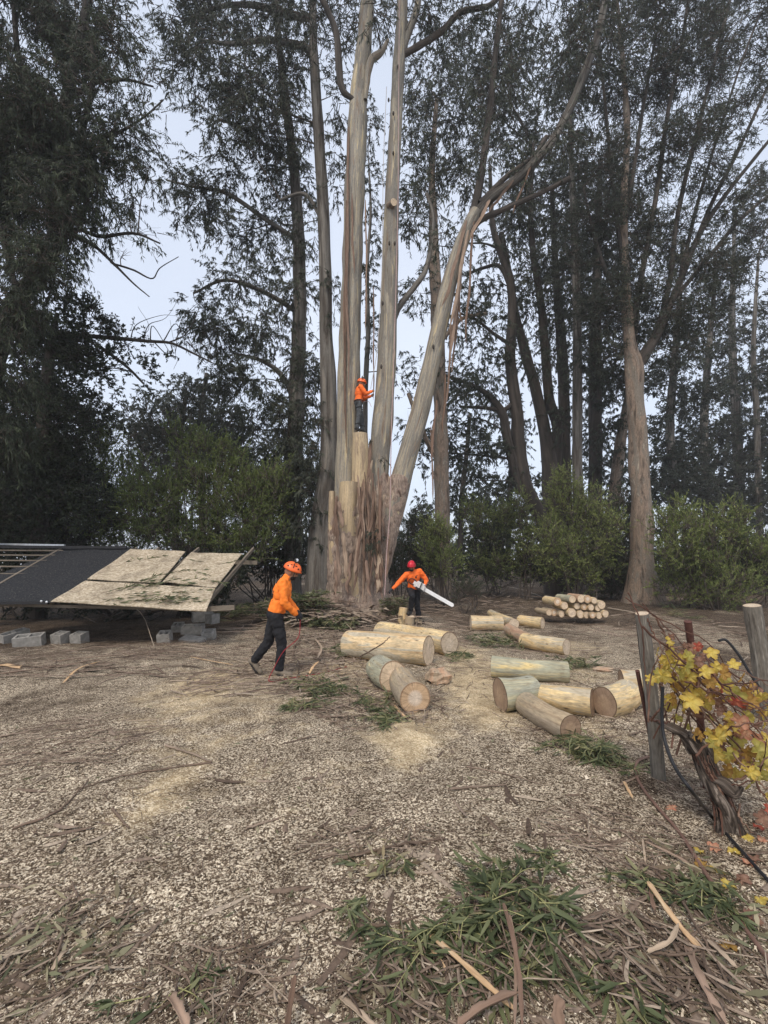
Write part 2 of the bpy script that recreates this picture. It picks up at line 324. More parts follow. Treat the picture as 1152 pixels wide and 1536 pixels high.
# ------------------------------------------------------------------ ground
def ground():
    ys = np.concatenate([np.linspace(-12, 0.9, 14), np.geomspace(1.0, 26, 330), np.linspace(26.6, 70, 50), np.geomspace(75, 420, 20)])
    xs = np.concatenate([-np.geomspace(320, 14.5, 22), np.linspace(-14, 14, 360), np.geomspace(14.5, 320, 22)])
    X, Y = np.meshgrid(xs, ys); Z = gz(X, Y)
    near = np.exp(-np.clip(Y - 3, 0, 50) / 9)
    Z = Z + near * (0.006 * np.sin(X * 19 + 3 * np.sin(Y * 7)) * np.sin(Y * 23) + 0.004 * np.sin(X * 41 + Y * 17))
    V = np.stack([X, Y, Z], -1); ny, nx = X.shape
    i = np.arange(ny - 1)[:, None]; j = np.arange(nx - 1)[None]; a = i * nx + j
    mb = MB(); mb.add(V, np.stack([a, a + 1, a + nx + 1, a + nx], -1).reshape(-1, 4))
    m, t, b = new_mat('chip_strewn_ground', 0.95, 0.1)
    v = vec(t, (1, 1, 1))
    col = N_(t, 'ShaderNodeTexVoronoi', Scale=95.0, Randomness=1.0); 
    wv = mixc(t, 0.03, v, N_(t, 'ShaderNodeTexNoise', Scale=30.0).outputs[1], 'ADD'); t.links.new(wv, col.inputs['Vector'])
    sepc = t.nodes.new('ShaderNodeSeparateColor'); t.links.new(col.outputs['Color'], sepc.inputs[0])
    col2 = N_(t, 'ShaderNodeTexVoronoi', Scale=210.0); t.links.new(wv, col2.inputs['Vector'])
    sep2 = t.nodes.new('ShaderNodeSeparateColor'); t.links.new(col2.outputs['Color'], sep2.inputs[0])
    g = math_(t, 'ADD', math_(t, 'MULTIPLY', sepc.outputs[0], 0.6), math_(t, 'MULTIPLY', sep2.outputs[0], 0.4))
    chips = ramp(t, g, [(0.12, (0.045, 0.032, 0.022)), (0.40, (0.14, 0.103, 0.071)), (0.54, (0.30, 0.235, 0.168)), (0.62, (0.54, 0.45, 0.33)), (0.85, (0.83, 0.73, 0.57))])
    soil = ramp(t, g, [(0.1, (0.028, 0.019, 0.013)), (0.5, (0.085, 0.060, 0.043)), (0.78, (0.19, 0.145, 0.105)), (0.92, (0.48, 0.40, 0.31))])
    saw = ramp(t, g, [(0.1, (0.38, 0.28, 0.16)), (0.5, (0.64, 0.50, 0.31)), (0.9, (0.82, 0.71, 0.51))])
    broad = noise(t, v, 0.55, 5, 0.6, 0.4); mid = noise(t, v, 3.5, 5, 0.65)
    ta = t.nodes.new('ShaderNodeAttribute'); ta.attribute_name = 'soil'
    sa = t.nodes.new('ShaderNodeAttribute'); sa.attribute_name = 'saw'
    jit = math_(t, 'ADD', math_(t, 'MULTIPLY', math_(t, 'SUBTRACT', broad, 0.5), 1.1), math_(t, 'MULTIPLY', math_(t, 'SUBTRACT', mid, 0.5), 1.3))
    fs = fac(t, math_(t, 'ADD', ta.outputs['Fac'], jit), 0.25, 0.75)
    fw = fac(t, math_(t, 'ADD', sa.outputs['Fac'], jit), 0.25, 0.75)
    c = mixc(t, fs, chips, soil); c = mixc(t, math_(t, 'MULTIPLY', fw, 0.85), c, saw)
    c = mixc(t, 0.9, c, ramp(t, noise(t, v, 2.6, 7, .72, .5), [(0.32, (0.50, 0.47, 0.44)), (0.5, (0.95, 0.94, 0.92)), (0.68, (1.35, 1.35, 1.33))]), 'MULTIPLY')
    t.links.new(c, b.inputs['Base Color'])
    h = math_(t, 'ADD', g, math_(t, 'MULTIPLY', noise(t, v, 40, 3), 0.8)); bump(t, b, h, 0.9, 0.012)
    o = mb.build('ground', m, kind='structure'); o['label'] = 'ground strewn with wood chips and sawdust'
    me = o.data; x = X.ravel(); y = Y.ravel()
    def el(u, v_, ru, rv):          # soft spot round a ground point seen at pixel (u, v)
        p = gp(u, v_); px = gp(u + ru, v_); py = gp(u, v_ - rv)
        return np.exp(-(((x - p[0]) / abs(px[0] - p[0])) ** 2 + ((y - p[1]) / abs(py[1] - p[1])) ** 2))
    soil_shade_a = 0.15 + 0 * x
    soil_shade_a += 0.75 / (1 + np.exp(-(y - 13.6 + 0.15 * np.abs(x)) / 0.9)) 
    soil_shade_a += 0.50 * el(40, 1080, 190, 70) + 0.3 * el(0, 1200, 120, 50) + 0.45 * el(1080, 990, 140, 50) + 0.45 * el(1140, 1300, 130, 160) + 0.25 * el(1000, 1180, 120, 60) - 0.3 * el(330, 1100, 220, 110) + 0.35 * el(400, 1500, 200, 90) + 0.3 * el(850, 1450, 260, 90)
    soil_shade_a += .28 * np.sin(x * 1.1 + 1.2 * np.sin(y * .6) + 1) * np.sin(y * .8 + x * .3) + 0.16 * np.sin(x * 2.7 - y * .9)
    soil_shade_a += 1.3 * el(150, 945, 230, 14) + 0.9 * el(120, 930, 260, 18)  # shade beneath the timber frame, painted in as darker ground
    soil_shade_a -= 0.35 * el(450, 1060, 330, 90) + 0.6 * el(740, 1040, 160, 60) + 0.5 * el(420, 960, 120, 30)
    a = me.attributes.new('soil', 'FLOAT', 'POINT'); a.data.foreach_set('value', soil_shade_a.astype(np.float32))
    s_ = 0 * x
    for q in ((612, 1108, 52, 34, 1.0), (720, 1050, 45, 40, .75), (740, 1010, 60, 30, .5), (285, 1045, 70, 22, .42), (245, 1190, 55, 45, .45), (860, 968, 60, 14, .45), (690, 975, 50, 12, .5), (905, 1100, 60, 20, .35), (330, 1010, 60, 20, .4), (330, 1110, 170, 80, .25), (620, 1000, 200, 50, .2), (430, 1000, 120, 30, .3), (880, 1010, 60, 20, .4), (520, 1000, 40, 20, .25)):
        s_ = s_ + q[4] * el(*q[:4])
    co = np.empty(len(x) * 3, np.float32); me.vertices.foreach_get('co', co); co = co.reshape(-1, 3); co[:, 2] += .05 * el(612, 1108, 30, 20) + .03 * el(720, 1050, 30, 26) + .012 * np.clip(s_, 0, 1) * np.sin(x * 9) * np.sin(y * 8); me.vertices.foreach_set('co', co.ravel())
    a = me.attributes.new('saw', 'FLOAT', 'POINT'); a.data.foreach_set('value', s_.astype(np.float32))
    return o
ground()

# ------------------------------------------------------------------ foliage and trees
def pn(p, q, f):                                # cheap smooth noise in space
    return (np.sin(p[:, 0] * f + q[0]) * np.sin(p[:, 1] * f * 1.1 + q[1]) + np.sin(p[:, 2] * f * 1.3 + q[2] + 1.7 * np.sin(p[:, 0] * f * .7 + q[3])) * 0.8
            + 0.6 * np.sin(p[:, 0] * f * 2.3 + p[:, 2] * f * 1.9 + q[4])) 
def leaves(mb, P, D, L, Wd, tint, curl=0.0):
    n = len(P); D = nrm(D); a = rng.normal(size=(n, 3)); Sd = nrm(np.cross(D, a))
    L = np.broadcast_to(L, (n,))[:, None]; Wd = np.broadcast_to(Wd, (n,))[:, None]
    Nn = np.cross(D, Sd)
    mid = P + D * L * 0.42 + Nn * L * curl
    V = np.stack([P, mid + Sd * Wd / 2, P + D * L, mid - Sd * Wd / 2], 1)
    mb.add(V.reshape(-1, 3), np.arange(n * 4).reshape(n, 4), tint=np.repeat(tint, 4))
def foliage(mbl, mbt, c, Rr, nleaf, L, Wd, K=12, hang=1.0, tw=0.5, gap=-0.35, f=2.2, tlo=0.0, thi=1.0):
    n = max(3, int(nleaf / K)); q = rng.uniform(0, 6, 5)
    m = int(n * 2.2) + 4
    d = nrm(rng.normal(size=(m, 3))); r = rng.uniform(0, 1, m) ** 0.45
    p = d * r[:, None]; p = p * Rr + c
    keep = pn(p, q, f / max(0.6, min(Rr) * 0.7)) > gap; p = p[keep][:n]
    if len(p) == 0: return
    n = len(p)
    out = nrm((p - c) / Rr); 
    d0 = nrm(out * 0.7 + rng.normal(size=(n, 3)) * 0.6 + np.array([0, 0, 0.15 if hang > 0 else 0.7]))
    Lt = tw * rng.uniform(0.5, 1.3, n)
    t = rng.uniform(0.1, 1, (n, K))
    P = p[:, None] + d0[:, None] * (t * Lt[:, None])[..., None]
    P[..., 2] -= max(hang, 0) * 0.55 * (t ** 2) * Lt[:, None]
    D = rng.normal(size=(n, K, 3)) * 0.5 + d0[:, None] * (0.45 if hang > 0 else 0.8) + np.array([0, 0, -1.15 * hang])
    base = rng.uniform(0.15, 0.75, n)[:, None] + rng.normal(size=(n, K)) * 0.16
    ti = np.clip(tlo + (thi - tlo) * base, 0, 1).ravel()
    leaves(mbl, P.reshape(-1, 3), D.reshape(-1, 3), rng.uniform(0.7, 1.25, n * K) * L, rng.uniform(0.7, 1.3, n * K) * Wd, ti, 0.06)
    e = p + d0 * Lt[:, None] * 0.95; e[:, 2] -= max(hang, 0) * 0.5 * Lt
    sticks(mbt, p - d0 * 0.12, e, 0.004 + 0.0005 * np.linalg.norm(c), 0.3)
def sticks(mb, A, B, r, tint):                   # thin three-sided tapered twigs, all at once
    n = len(A); D = nrm(B - A); S1 = nrm(np.cross(D, rng.normal(size=(n, 3)))); S2 = np.cross(D, S1)
    r = np.broadcast_to(r, (n,))[:, None]
    ring = [S1, -0.5 * S1 + 0.87 * S2, -0.5 * S1 - 0.87 * S2]
    V = np.stack([A + r * x for x in ring] + [B], 1); b = np.arange(n)[:, None] * 4
    T = np.concatenate([b + np.array([[0, 1, 3]]), b + np.array([[1, 2, 3]]), b + np.array([[2, 0, 3]])])
    mb.add(V.reshape(-1, 3), T=T, tint=np.repeat(np.broadcast_to(tint, (n,)), 4))
def path(pts, Y):                                # pixel path with widths -> points, radii
    P = []; r = []
    for q in pts:
        u, v, w = q[:3]; y = Y + (q[3] if len(q) > 3 else 0)
        P.append(at(u, v, y)); r.append(w / 2 * tt(u, v, y) / FP)
    return np.array(P), np.array(r)
LS = 1.27
def tree(name, label, Y, trunk, limbs=(), blobs=(), mt='barkdark', mlimb=None, ml='leaf', leaf=(0.2, 0.035), tau=1.1, cat='tree', group=None, hang=1.0, tw=0.5, K=16, lump=0.03, gap=-0.12, sink=0.15, ns=12, sec=6, ttl='trunk', tl=(0, 1), limbname='limb', flare=0.0, cname='crown'):
    P, r = path(trunk, Y)
    g = float(gz(P[0][0], P[0][1]))
    P[0][2] = min(P[0][2], g - sink)
    th = thing(name, (P[0][0], P[0][1], g), label, cat, group)
    A = np.hstack([P, r[:, None]]); n = max(8, len(P) * 6); A = spl(A, n)
    if flare:
        hgt = A[:, 2] - g; A[:, 3] *= 1 + flare * np.exp(-np.clip(hgt, 0, 9) / 0.45)
    mb = MB(); tube(mb, A[:, :3], np.maximum(A[:, 3], 0.004), n=ns, lump=lump, seed=int(Y * 7 + trunk[0][0]) % 97, fl=3)
    mb.build(ttl, M[mt], th)
    sk_ = [A]
    for lb in limbs:
        Pl, rl = path(lb, Y); B = spl(np.hstack([Pl, rl[:, None]]), len(lb) * 4)
        mb = MB(); tube(mb, B[:, :3], np.maximum(B[:, 3], 0.004), n=8, lump=lump, seed=int(lb[0][1]) % 89)
        mb.build(limbname, M[mlimb or mt], th); sk_.append(B)
    ALL = np.vstack(sk_)
    br = MB(); lf = MB()
    for q in blobs:
        u, v, ru, rv = q[:4]; dt = q[4] if len(q) > 4 else 1.0; dy = q[5] if len(q) > 5 else rng.uniform(-0.8, 0.8) * ru * Y / FP * 0.8
        c = at(u, v, Y + dy); s = tt(u, v, Y + dy) / FP
        Rr = np.array([ru * s, (ru + rv) / 2 * s, rv * s])
        lpx = leaf[0] * leaf[1] * 0.5 * 0.62 / (s * s)
        nl = tau * dt * math.pi * ru * rv / lpx * LS
        foliage(lf, br, c, Rr, nl, leaf[0], leaf[1], K=K, hang=hang, tw=tw, gap=gap, tlo=tl[0], thi=tl[1])
        # a branch from the skeleton to the clump, then lesser branches inside it
        dd = np.linalg.norm(ALL[:, :3] - c, axis=1) + 1.2 * np.clip(ALL[:, 2] - c[2], 0, 99) * 1.0
        k = int(np.argmin(dd)); a = ALL[k, :3]; ar = ALL[k, 3]
        L = np.linalg.norm(c - a)
        if L > 0.3:
            r0 = min(ar * 0.6, 0.012 + 0.012 * L)
            mid = a * 0.5 + c * 0.5 + rng.normal(size=3) * 0.08 * L + np.array([0, 0, 0.06 * L * (1 if hang > 0 else 0)])
            B = spl(np.vstack([np.append(a, r0), np.append(mid, r0 * 0.7), np.append(c, r0 * 0.35), np.append(c + (c - mid) * 0.5, r0 * 0.12)]), 10)
            tube(br, B[:, :3], B[:, 3], n=5, lump=0.05, seed=k % 50, cap=False, tint=0.3)
            for _ in range(sec):
                st = B[rng.integers(3, 9)]; e = c + nrm(rng.normal(size=3)) * Rr * rng.uniform(0.5, 1.05)
                m_ = (st[:3] + e) / 2 + rng.normal(size=3) * 0.1 * np.linalg.norm(e - st[:3]) + np.array([0, 0, 0.1 * np.linalg.norm(e - st[:3])])
                Q = spl(np.vstack([st[:3], m_, e]), 6); rr = max(st[3] * 0.55, 0.007)
                tube(br, Q, np.linspace(rr, rr * 0.25, 6), n=4, cap=False, tint=0.3)
    if br.n: br.build('branches', M['twig'] if mt not in ('barkdark',) else M['barkdark'], th, kind='stuff')
    if lf.n: lf.build(cname, M[ml], th, smooth=False, kind='stuff')
    return th, ALL
M['twig'] = plain('twig_bark', (0.085, 0.068, 0.055), 0.85, 0.3, 8)

# ------------------------------------------------------------------ the big gum being felled
YT = 13.6
base = at(537, 905, YT); base[2] = float(gz(base[0], base[1]))
big = thing('eucalyptus_tree', base, 'giant pale many-stemmed gum tree being felled, with cut stumps on its flared base', 'tree')
def bstem(pts, name, mat, Y=YT, n=18, lump=0.035, seed=1, parent=big, fl=2, cap=False, label=None, k=7):
    P, r = path(pts, Y); A = spl(np.hstack([P, r[:, None]]), len(pts) * k)
    mb = MB(); tube(mb, A[:, :3], np.maximum(A[:, 3], 0.01), n=n, lump=lump, seed=seed, fl=fl, cap=cap)
    mb.build(name, M[mat], parent, label=label); return A
sk_ = []
# flared, fluted base
mb = MB(); bz = float(base[2])
prof = [(-0.3, 1.40), (0.0, 1.20), (0.12, 1.05), (0.35, 0.92), (0.7, 0.85), (1.2, 0.82), (1.8, 0.84), (2.3, 0.85), (2.75, 0.80), (3.1, 0.66), (3.5, 0.40)]
PA = spl(np.array([[base[0] + 0.02 * h - 0.03, YT + 0.25, bz + h, r] for h, r in prof]), 48)
n = 84; th_ = np.arange(n) / n * 2 * math.pi; hh = PA[:, 2] - bz
q = np.random.default_rng(4)
fl = 0
for k, a in ((3, .04), (5, .055), (8, .05), (11, .05), (17, .035), (27, .022)):
    fl = fl + a * np.sin(k * th_[None] + q.uniform(0, 6) + 0.5 * np.sin(hh[:, None] * q.uniform(.4, 1.2) + q.uniform(0, 6)))
fl = fl * (1 + 0.9 * np.exp(-np.clip(hh, 0, 9)[:, None] / 0.5))
rr = PA[:, 3][:, None] * (1 + fl) + 0.02 * np.sin(23 * th_[None] + 9 * hh[:, None]) * np.sin(hh[:, None] * 13)
V = np.stack([PA[:, 0][:, None] + rr * np.cos(th_), PA[:, 1][:, None] + 0.85 * rr * np.sin(th_), PA[:, 2][:, None] + 0 * rr], -1)
i = np.arange(len(PA) - 1)[:, None]; j = np.arange(n)[None]; a = i * n + j; b = i * n + (j + 1) % n
mb.add(V, np.stack([a, b, b + n, a + n], -1).reshape(-1, 4))
mb.add(V[0], T=[[0, k + 1, k] for k in range(1, n - 1)]); mb.add(V[-1], T=[[0, k, k + 1] for k in range(1, n - 1)])
for pts in ([(519, 925, 44, .2), (519, 860, 42, .2), (519, 800, 42, .2), (519, 760, 38, .2), (520, 715, 32, .2)], [(550, 930, 54), (555, 860, 44), (566, 800, 38), (567, 755, 34), (569, 710, 30)],
            [(545, 935, 60, .1), (553, 880, 48, -.02), (568, 830, 42, -.1), (585, 775, 37, -.1), (602, 715, 30, -.1)], [(541, 930, 52, -.22), (541, 860, 42, -.22), (541, 790, 37, -.22), (541, 740, 30, -.22)],
            [(524, 935, 50, -.1), (521, 880, 44, -.15), (522, 820, 37, -.32), (523, 785, 31, -.40), (523, 760, 27, -.42)], [(512, 925, 34, -.1), (503, 870, 24, -.2), (500, 820, 17, -.3), (498, 775, 11, -.32)]):
    P_, r_ = path(pts, YT); A_ = spl(np.hstack([P_, r_[:, None]]), 24); tube(mb, A_[:, :3], A_[:, 3], n=20, lump=.04, seed=len(pts), fl=3)
for k in range(14):                                 # root toes and folds running into the ground
    a_ = math.pi * (1.02 + .96 * k / 13) + rng.uniform(-.08, .08); r0 = rng.uniform(1.15, 1.55); x0, y0 = base[0], YT + .25
    P_ = np.array([[x0 + r0 * math.cos(a_), y0 + .85 * r0 * math.sin(a_), bz - .12 - .10], [x0 + 1.03 * math.cos(a_), y0 + .85 * 1.03 * math.sin(a_), bz + .10], [x0 + .84 * math.cos(a_), y0 + .85 * .84 * math.sin(a_), bz + rng.uniform(.4, .7)], [x0 + .76 * math.cos(a_ + .05), y0 + .85 * .76 * math.sin(a_ + .05), bz + rng.uniform(1.0, 1.9)]])
    tube(mb, spl(P_, 16), np.linspace(.16, .07, 16) * rng.uniform(.7, 1.2), n=10, lump=.06, seed=k)
o = mb.build('trunk', M['gumbase'], big)
for a_, kw in (('REMESH', dict(mode='VOXEL', voxel_size=.034, use_smooth_shade=True)), ('SMOOTH', dict(factor=.5, iterations=3))):
    m_ = o.modifiers.new(a_.title(), a_)
    for k_, v_ in kw.items(): setattr(m_, k_, v_)
tx = bpy.data.textures.new('folded_bark', 'CLOUDS'); tx.noise_scale = .16; tx.noise_depth = 3
m_ = o.modifiers.new('Folds', 'DISPLACE'); m_.texture = tx; m_.strength = .07; m_.mid_level = .5; m_.texture_coords = 'LOCAL'
sk_.append(bstem([(519, 925, 40, .2), (519, 860, 40, .2), (519, 800, 40, .2), (519, 740, 36, .2), (521, 660, 33, .2), (523, 560, 33, .2), (525, 480, 31, .2), (528, 400, 31, .2), (531, 300, 30, .2), (535, 220, 29, .2), (538, 150, 27, .2), (545, 80, 23, .2), (549, 30, 21, .2), (553, -40, 18, .2), (560, -150, 12, .2)], 'stem', 'gum', seed=3, label='left upright stem streaked cream and grey'))
sk_.append(bstem([(550, 930, 46), (554, 870, 38), (563, 800, 35), (567, 720, 32), (573, 640, 31), (579, 560, 29), (583, 480, 27), (585, 400, 25), (588, 300, 21), (593, 200, 19), (598, 100, 18), (603, 30, 16), (605, -60, 13), (606, -150, 9)], 'stem', 'gum', seed=8, label='central upright stem with a small sawn knot'))
sk_.append(bstem([(545, 935, 50, .1), (553, 880, 42, -.05), (569, 826, 37, -.1), (590, 762, 34, -.1), (609, 690, 30, -.1), (627, 630, 28, -.1), (641, 570, 26, -.1), (655, 510, 24, -.1), (668, 450, 23, -.1), (684, 390, 22, -.1), (700, 345, 20, -.1), (714, 318, 18, -.1)], 'stem', 'gum', seed=12, label='long stem leaning to the right'))
sk_.append(bstem([(708, 330, 16, -.1), (735, 298, 14, -.1), (775, 268, 13, -.1), (822, 220, 12, -.1), (856, 160, 12, -.1), (880, 100, 12, -.1), (900, 40, 11, -.1), (912, -40, 9, -.1), (918, -120, 6, -.1)], 'limb', 'barkdim', seed=14, n=12))
sk_.append(bstem([(708, 332, 14, .3), (722, 260, 11, .3), (733, 180, 10, .3), (740, 110, 9, .3), (748, 40, 8, .3), (757, -40, 7, .3)], 'limb', 'barkdark', seed=15, n=10))
sk_.append(bstem([(705, 350, 8, -.2), (722, 330, 9, -.2), (760, 312, 8, -.2), (810, 290, 7, -.2), (854, 268, 8, -.2)], 'limb', 'barkdark', seed=16, n=8, cap=True))
sk_.append(bstem([(720, 305, 9, 0), (760, 265, 8, 0), (800, 235, 7, 0), (820, 205, 7, 0)], 'limb', 'barkdark', seed=17, n=8))
sk_.append(bstem([(600, 90, 8), (612, 50, 11), (626, 10, 10), (632, -60, 8)], 'limb', 'gum', seed=18, n=10))
sk_.append(bstem([(602, 84, 8), (630, 68, 9), (665, 45, 9), (692, 18, 8), (735, 8, 7), (760, -20, 5)], 'limb', 'barkdark', seed=19, n=8))
sk_.append(bstem([(532, 150, 6), (512, 130, 10), (506, 60, 10), (498, 30, 9), (480, -10, 9), (470, -60, 7)], 'limb', 'barkdark', seed=20, n=8))
sk_.append(bstem([(548, 150, 6), (555, 95, 11), (572, 78, 9), (582, 60, 5)], 'limb', 'gum', seed=21, n=8))
sk_.append(bstem([(585, 500, 6, .4), (598, 462, 9, .4), (622, 430, 9, .4), (640, 400, 7, .4), (650, 330, 6, .4), (640, 290, 5, .4)], 'limb', 'barkgrey', seed=22, n=8))
# sawn stumps rising from the base
def stump(pts, seed, top, mat='stump', n=26, label=None, tiltv=(0, 0)):
    P, r = path(pts, YT - 0.22); A = spl(np.hstack([P, r[:, None]]), len(pts) * 6)
    st = bpy.data.objects
    mb = MB(); V = tube(mb, A[:, :3], A[:, 3], n=n, lump=0.03, seed=seed, fl=2, cap=False)
    o = mb.build('stump', M[mat], big, label=label)
    disc(V[-1], V[-1].mean(0), M[top], o, big)
    return A
def disc(ring, c, mat, parent, org, name='cut_face', seed=0, bulge=0.0):
    n = len(ring); mb = MB(); Vs = []; bk = []; ti = []
    ax = ring[0] - c; rad = np.linalg.norm(ring - c, axis=1).mean(); ex = ax / np.linalg.norm(ax)
    nn = np.cross(ring[0] - c, ring[n // 4] - c); nn /= np.linalg.norm(nn); ey = np.cross(nn, ex)
    fr = [1, 0.93, 0.75, 0.5, 0.25]
    for f in fr:
        X = c + (ring - c) * f + nn * bulge * math.sin(f * 9) ; Vs.append(X); d = X - c
        bk.append(np.stack([d @ ex, d @ ey, np.full(n, seed * 1.7)], -1)); ti.append(np.full(n, f * 1.0))
    Vs.append(c[None]); bk.append(np.array([[0, 0, seed * 1.7]])); ti.append([0])
    i = np.arange(len(fr) - 1)[:, None]; j = np.arange(n)[None]; a = i * n + j; b = i * n + (j + 1) % n
    Q = np.stack([a, b, b + n, a + n], -1).reshape(-1, 4)
    jj = np.arange(n); T = np.stack([(len(fr) - 1) * n + jj, (len(fr) - 1) * n + (jj + 1) % n, np.full(n, len(fr) * n)], -1)
    mb.add(np.vstack(Vs), Q, T, bk=np.vstack(bk), tint=np.concatenate(ti))
    o = bpy.data.objects.new(name, mb.mesh(name, mat, org['_o'], smooth=False)); C.objects.link(o); o.parent = parent; o['_o'] = org['_o']
    return o
stump([(541, 930, 44), (541, 860, 40), (541, 790, 34), (541, 720, 28), (541, 651, 23)], 31, 'cut', label='tall pale stump the climber stands on')
stump([(524, 935, 44, .1), (522, 880, 40, .05), (522, 820, 33, -.12), (523, 770, 29, -.2), (523.5, 724, 26.5, -.2)], 37, 'cut', mat='stump', label='stump with a fresh sawn top')
stump([(510, 920, 26, .1), (503, 870, 18, 0), (500, 830, 14, -.1), (498, 780, 11, -.1), (498, 737, 9, -.1)], 39, 'cut', label='thin sliver of a stump')
# knot on the central stem and a lichen of small branch scars
kp, kr = path([(585, 309, 12, -.18), (588, 306, 12, -.30), (591, 303, 11, -.42)], YT)
mb = MB(); tube(mb, kp, kr, n=14, lump=0.05, seed=5, cap=True, capm=1); mb.build('branch_knot', [M['barkpink'], M['cut']], big)
for k, (u, v, dy) in enumerate([(583, 150, -.2), (584, 365, -.36), (590, 170, -.3), (574, 455, -.38), (590, 230, -.3), (650, 520, -.4), (572, 550, -.42), (597, 100, -.26), (592, 365, -.33)]):
    p = at(u, v, YT + dy); mb = MB(); ellip(mb, p, (0.035, 0.05, 0.075), n=10, k=7); mb.build('branch_scar', M['barkdark'], big)

def ribbon(mb, P, w, th=0.006, curl=0.5, tint=0.5, m=0, side=None, taper=1.0):   # a strip of bark with a curled cross-section
    P = np.asarray(P, float); T = nrm(np.gradient(P, axis=0))
    s_ = np.array([1.0, 0.2, 0]) if side is None else np.asarray(side, float)
    Sd = nrm(np.cross(T, np.cross(s_[None], T))) ; Nn = np.cross(T, Sd)
    k = np.linspace(0, 1, len(P)); ww = (w / 2 * np.clip(np.minimum(k * 12 + .45, (1 - k) * 7 + .1), 0, 1) * (1 + .16 * np.sin(k * 17 + w * 900) + .1 * np.sin(k * 41 + w * 300)))[:, None]
    pr = [(-1, curl), (-.5, curl * .2), (0, 0), (.5, curl * .2), (1, curl)]
    up = [P + Sd * ww * a + Nn * ww * c for a, c in pr]; dn = [P + Sd * ww * a + Nn * (ww * c - th) for a, c in pr[::-1]]
    V = np.stack(up + dn, 1); n = 10; i = np.arange(len(P) - 1)[:, None]; j = np.arange(n)[None]; a = i * n + j; b = i * n + (j + 1) % n
    s = np.concatenate([[0], np.cumsum(np.linalg.norm(np.diff(P, axis=0), axis=1))])
    bk = np.stack([np.broadcast_to(np.arange(n) * w / 5, (len(P), n)), np.zeros((len(P), n)) + tint * 9, np.repeat(s[:, None], n, 1)], -1)
    mb.add(V, np.stack([a, b, b + n, a + n], -1).reshape(-1, 4), bk=bk, tint=tint, m=m)
    e = (len(P) - 1) * n
    mb.add(V[0], [[0, 1, 8, 9], [1, 2, 7, 8], [2, 3, 6, 7], [3, 4, 5, 6]], bk=bk[0], tint=tint, m=m)
    mb.add(V[-1], [[9, 8, 1, 0], [8, 7, 2, 1], [7, 6, 3, 2], [6, 5, 4, 3]], bk=bk[-1], tint=tint, m=m)
def hang(u, v, du, dv, w, dy=-0.55, tint=0.5, parent=big, Y=YT, wig=3):
    w = w if w < 5 else 5 + (w - 5) * .15; pts = []
    for k in np.linspace(0, 1, 6):
        pts.append(at(u + du * k + rng.uniform(-1, 1) * wig * k, v + dv * k, Y + dy + rng.uniform(-.06, .06) - 0.1 * k))
    mb = MB(); ribbon(mb, spl(pts, 12), w * Y / FP, curl=rng.uniform(-.9, .9), tint=tint, side=(1, rng.uniform(-.8, .8), 0))
    mb.build('bark_strip', M['shag'], parent)
for q in [(540, 730, 8, 90, 6, -.75, .3), (545, 722, -6, 100, 5, -.8, .6), (550, 735, 4, 80, 7, -.8, .35), (553, 720, -3, 110, 6, -.7, .7), (548, 760, 10, 70, 8, -.85, .25), (556, 700, -8, 90, 4, -.6, .5), (560, 745, 6, 100, 7, -.75, .8),
          (505, 745, -3, 60, 5, -.7, .3), (508, 752, 5, 40, 7, -.8, .6), (503, 770, 4, 50, 6, -.8, .2), (556, 660, -4, 60, 5, -.55, .3), (559, 690, -7, 55, 4, -.6, .9), (552, 790, 12, 60, 7, -.95, .55), (540, 800, -9, 60, 8, -1.0, .7),
          (570, 760, -10, 70, 9, -.8, .75), (576, 742, -14, 60, 7, -.75, .9), (565, 790, 12, 70, 10, -.95, .6), (528, 830, -6, 60, 9, -1.1, .45), (515, 800, 4, 70, 9, -.95, .8), (506, 820, 5, 60, 8, -1.0, .65), (550, 840, 6, 55, 9, -1.15, .5), (570, 830, -4, 60, 9, -1.05, .9), (582, 800, -5, 70, 6, -.8, .55),
          (523, 190, -6, 330, 3.5, -.15, .35), (521, 250, 0, 330, 4, -.2, .5), (519, 300, -2, 380, 4, -.22, .2), (528, 290, 2, 120, 3, -.3, .4),
          *[(rng.uniform(535, 575), rng.uniform(700, 800), rng.uniform(-10, 10), rng.uniform(50, 110), rng.uniform(1.6, 3.6), rng.uniform(-1.1, -.8), rng.uniform(.05, .8)) for _ in range(34)],
          *[(rng.uniform(500, 585), rng.uniform(790, 850), rng.uniform(-8, 8), rng.uniform(40, 70), rng.uniform(3, 6), rng.uniform(-1.2, -1.05), rng.uniform(.2, .9)) for _ in range(3)],
          (700, 330, -35, 130, 6, -.4, .55), (703, 345, -28, 150, 5, -.45, .75), (712, 325, -14, 190, 4, -.3, .35), (695, 370, -20, 170, 5, -.35, .6), (690, 440, -12, 120, 3, -.2, .45), (676, 480, -6, 130, 3.5, -.2, .5), (668, 560, -4, 90, 3, -.1, .3), (655, 600, -8, 90, 3.5, -.1, .4), (646, 640, 4, 110, 3, 0, .5),
          (735, 300, -30, 60, 5, -.4, .7), (770, 270, -40, 50, 4, -.35, .55), (800, 240, -30, 80, 3, -.2, .3), (685, 400, 8, 90, 3, -.2, .25), (560, 430, 1, 170, 2, .1, .3), (548, 300, 2, 200, 2.5, -.1, .55)]:
    hang(*q)
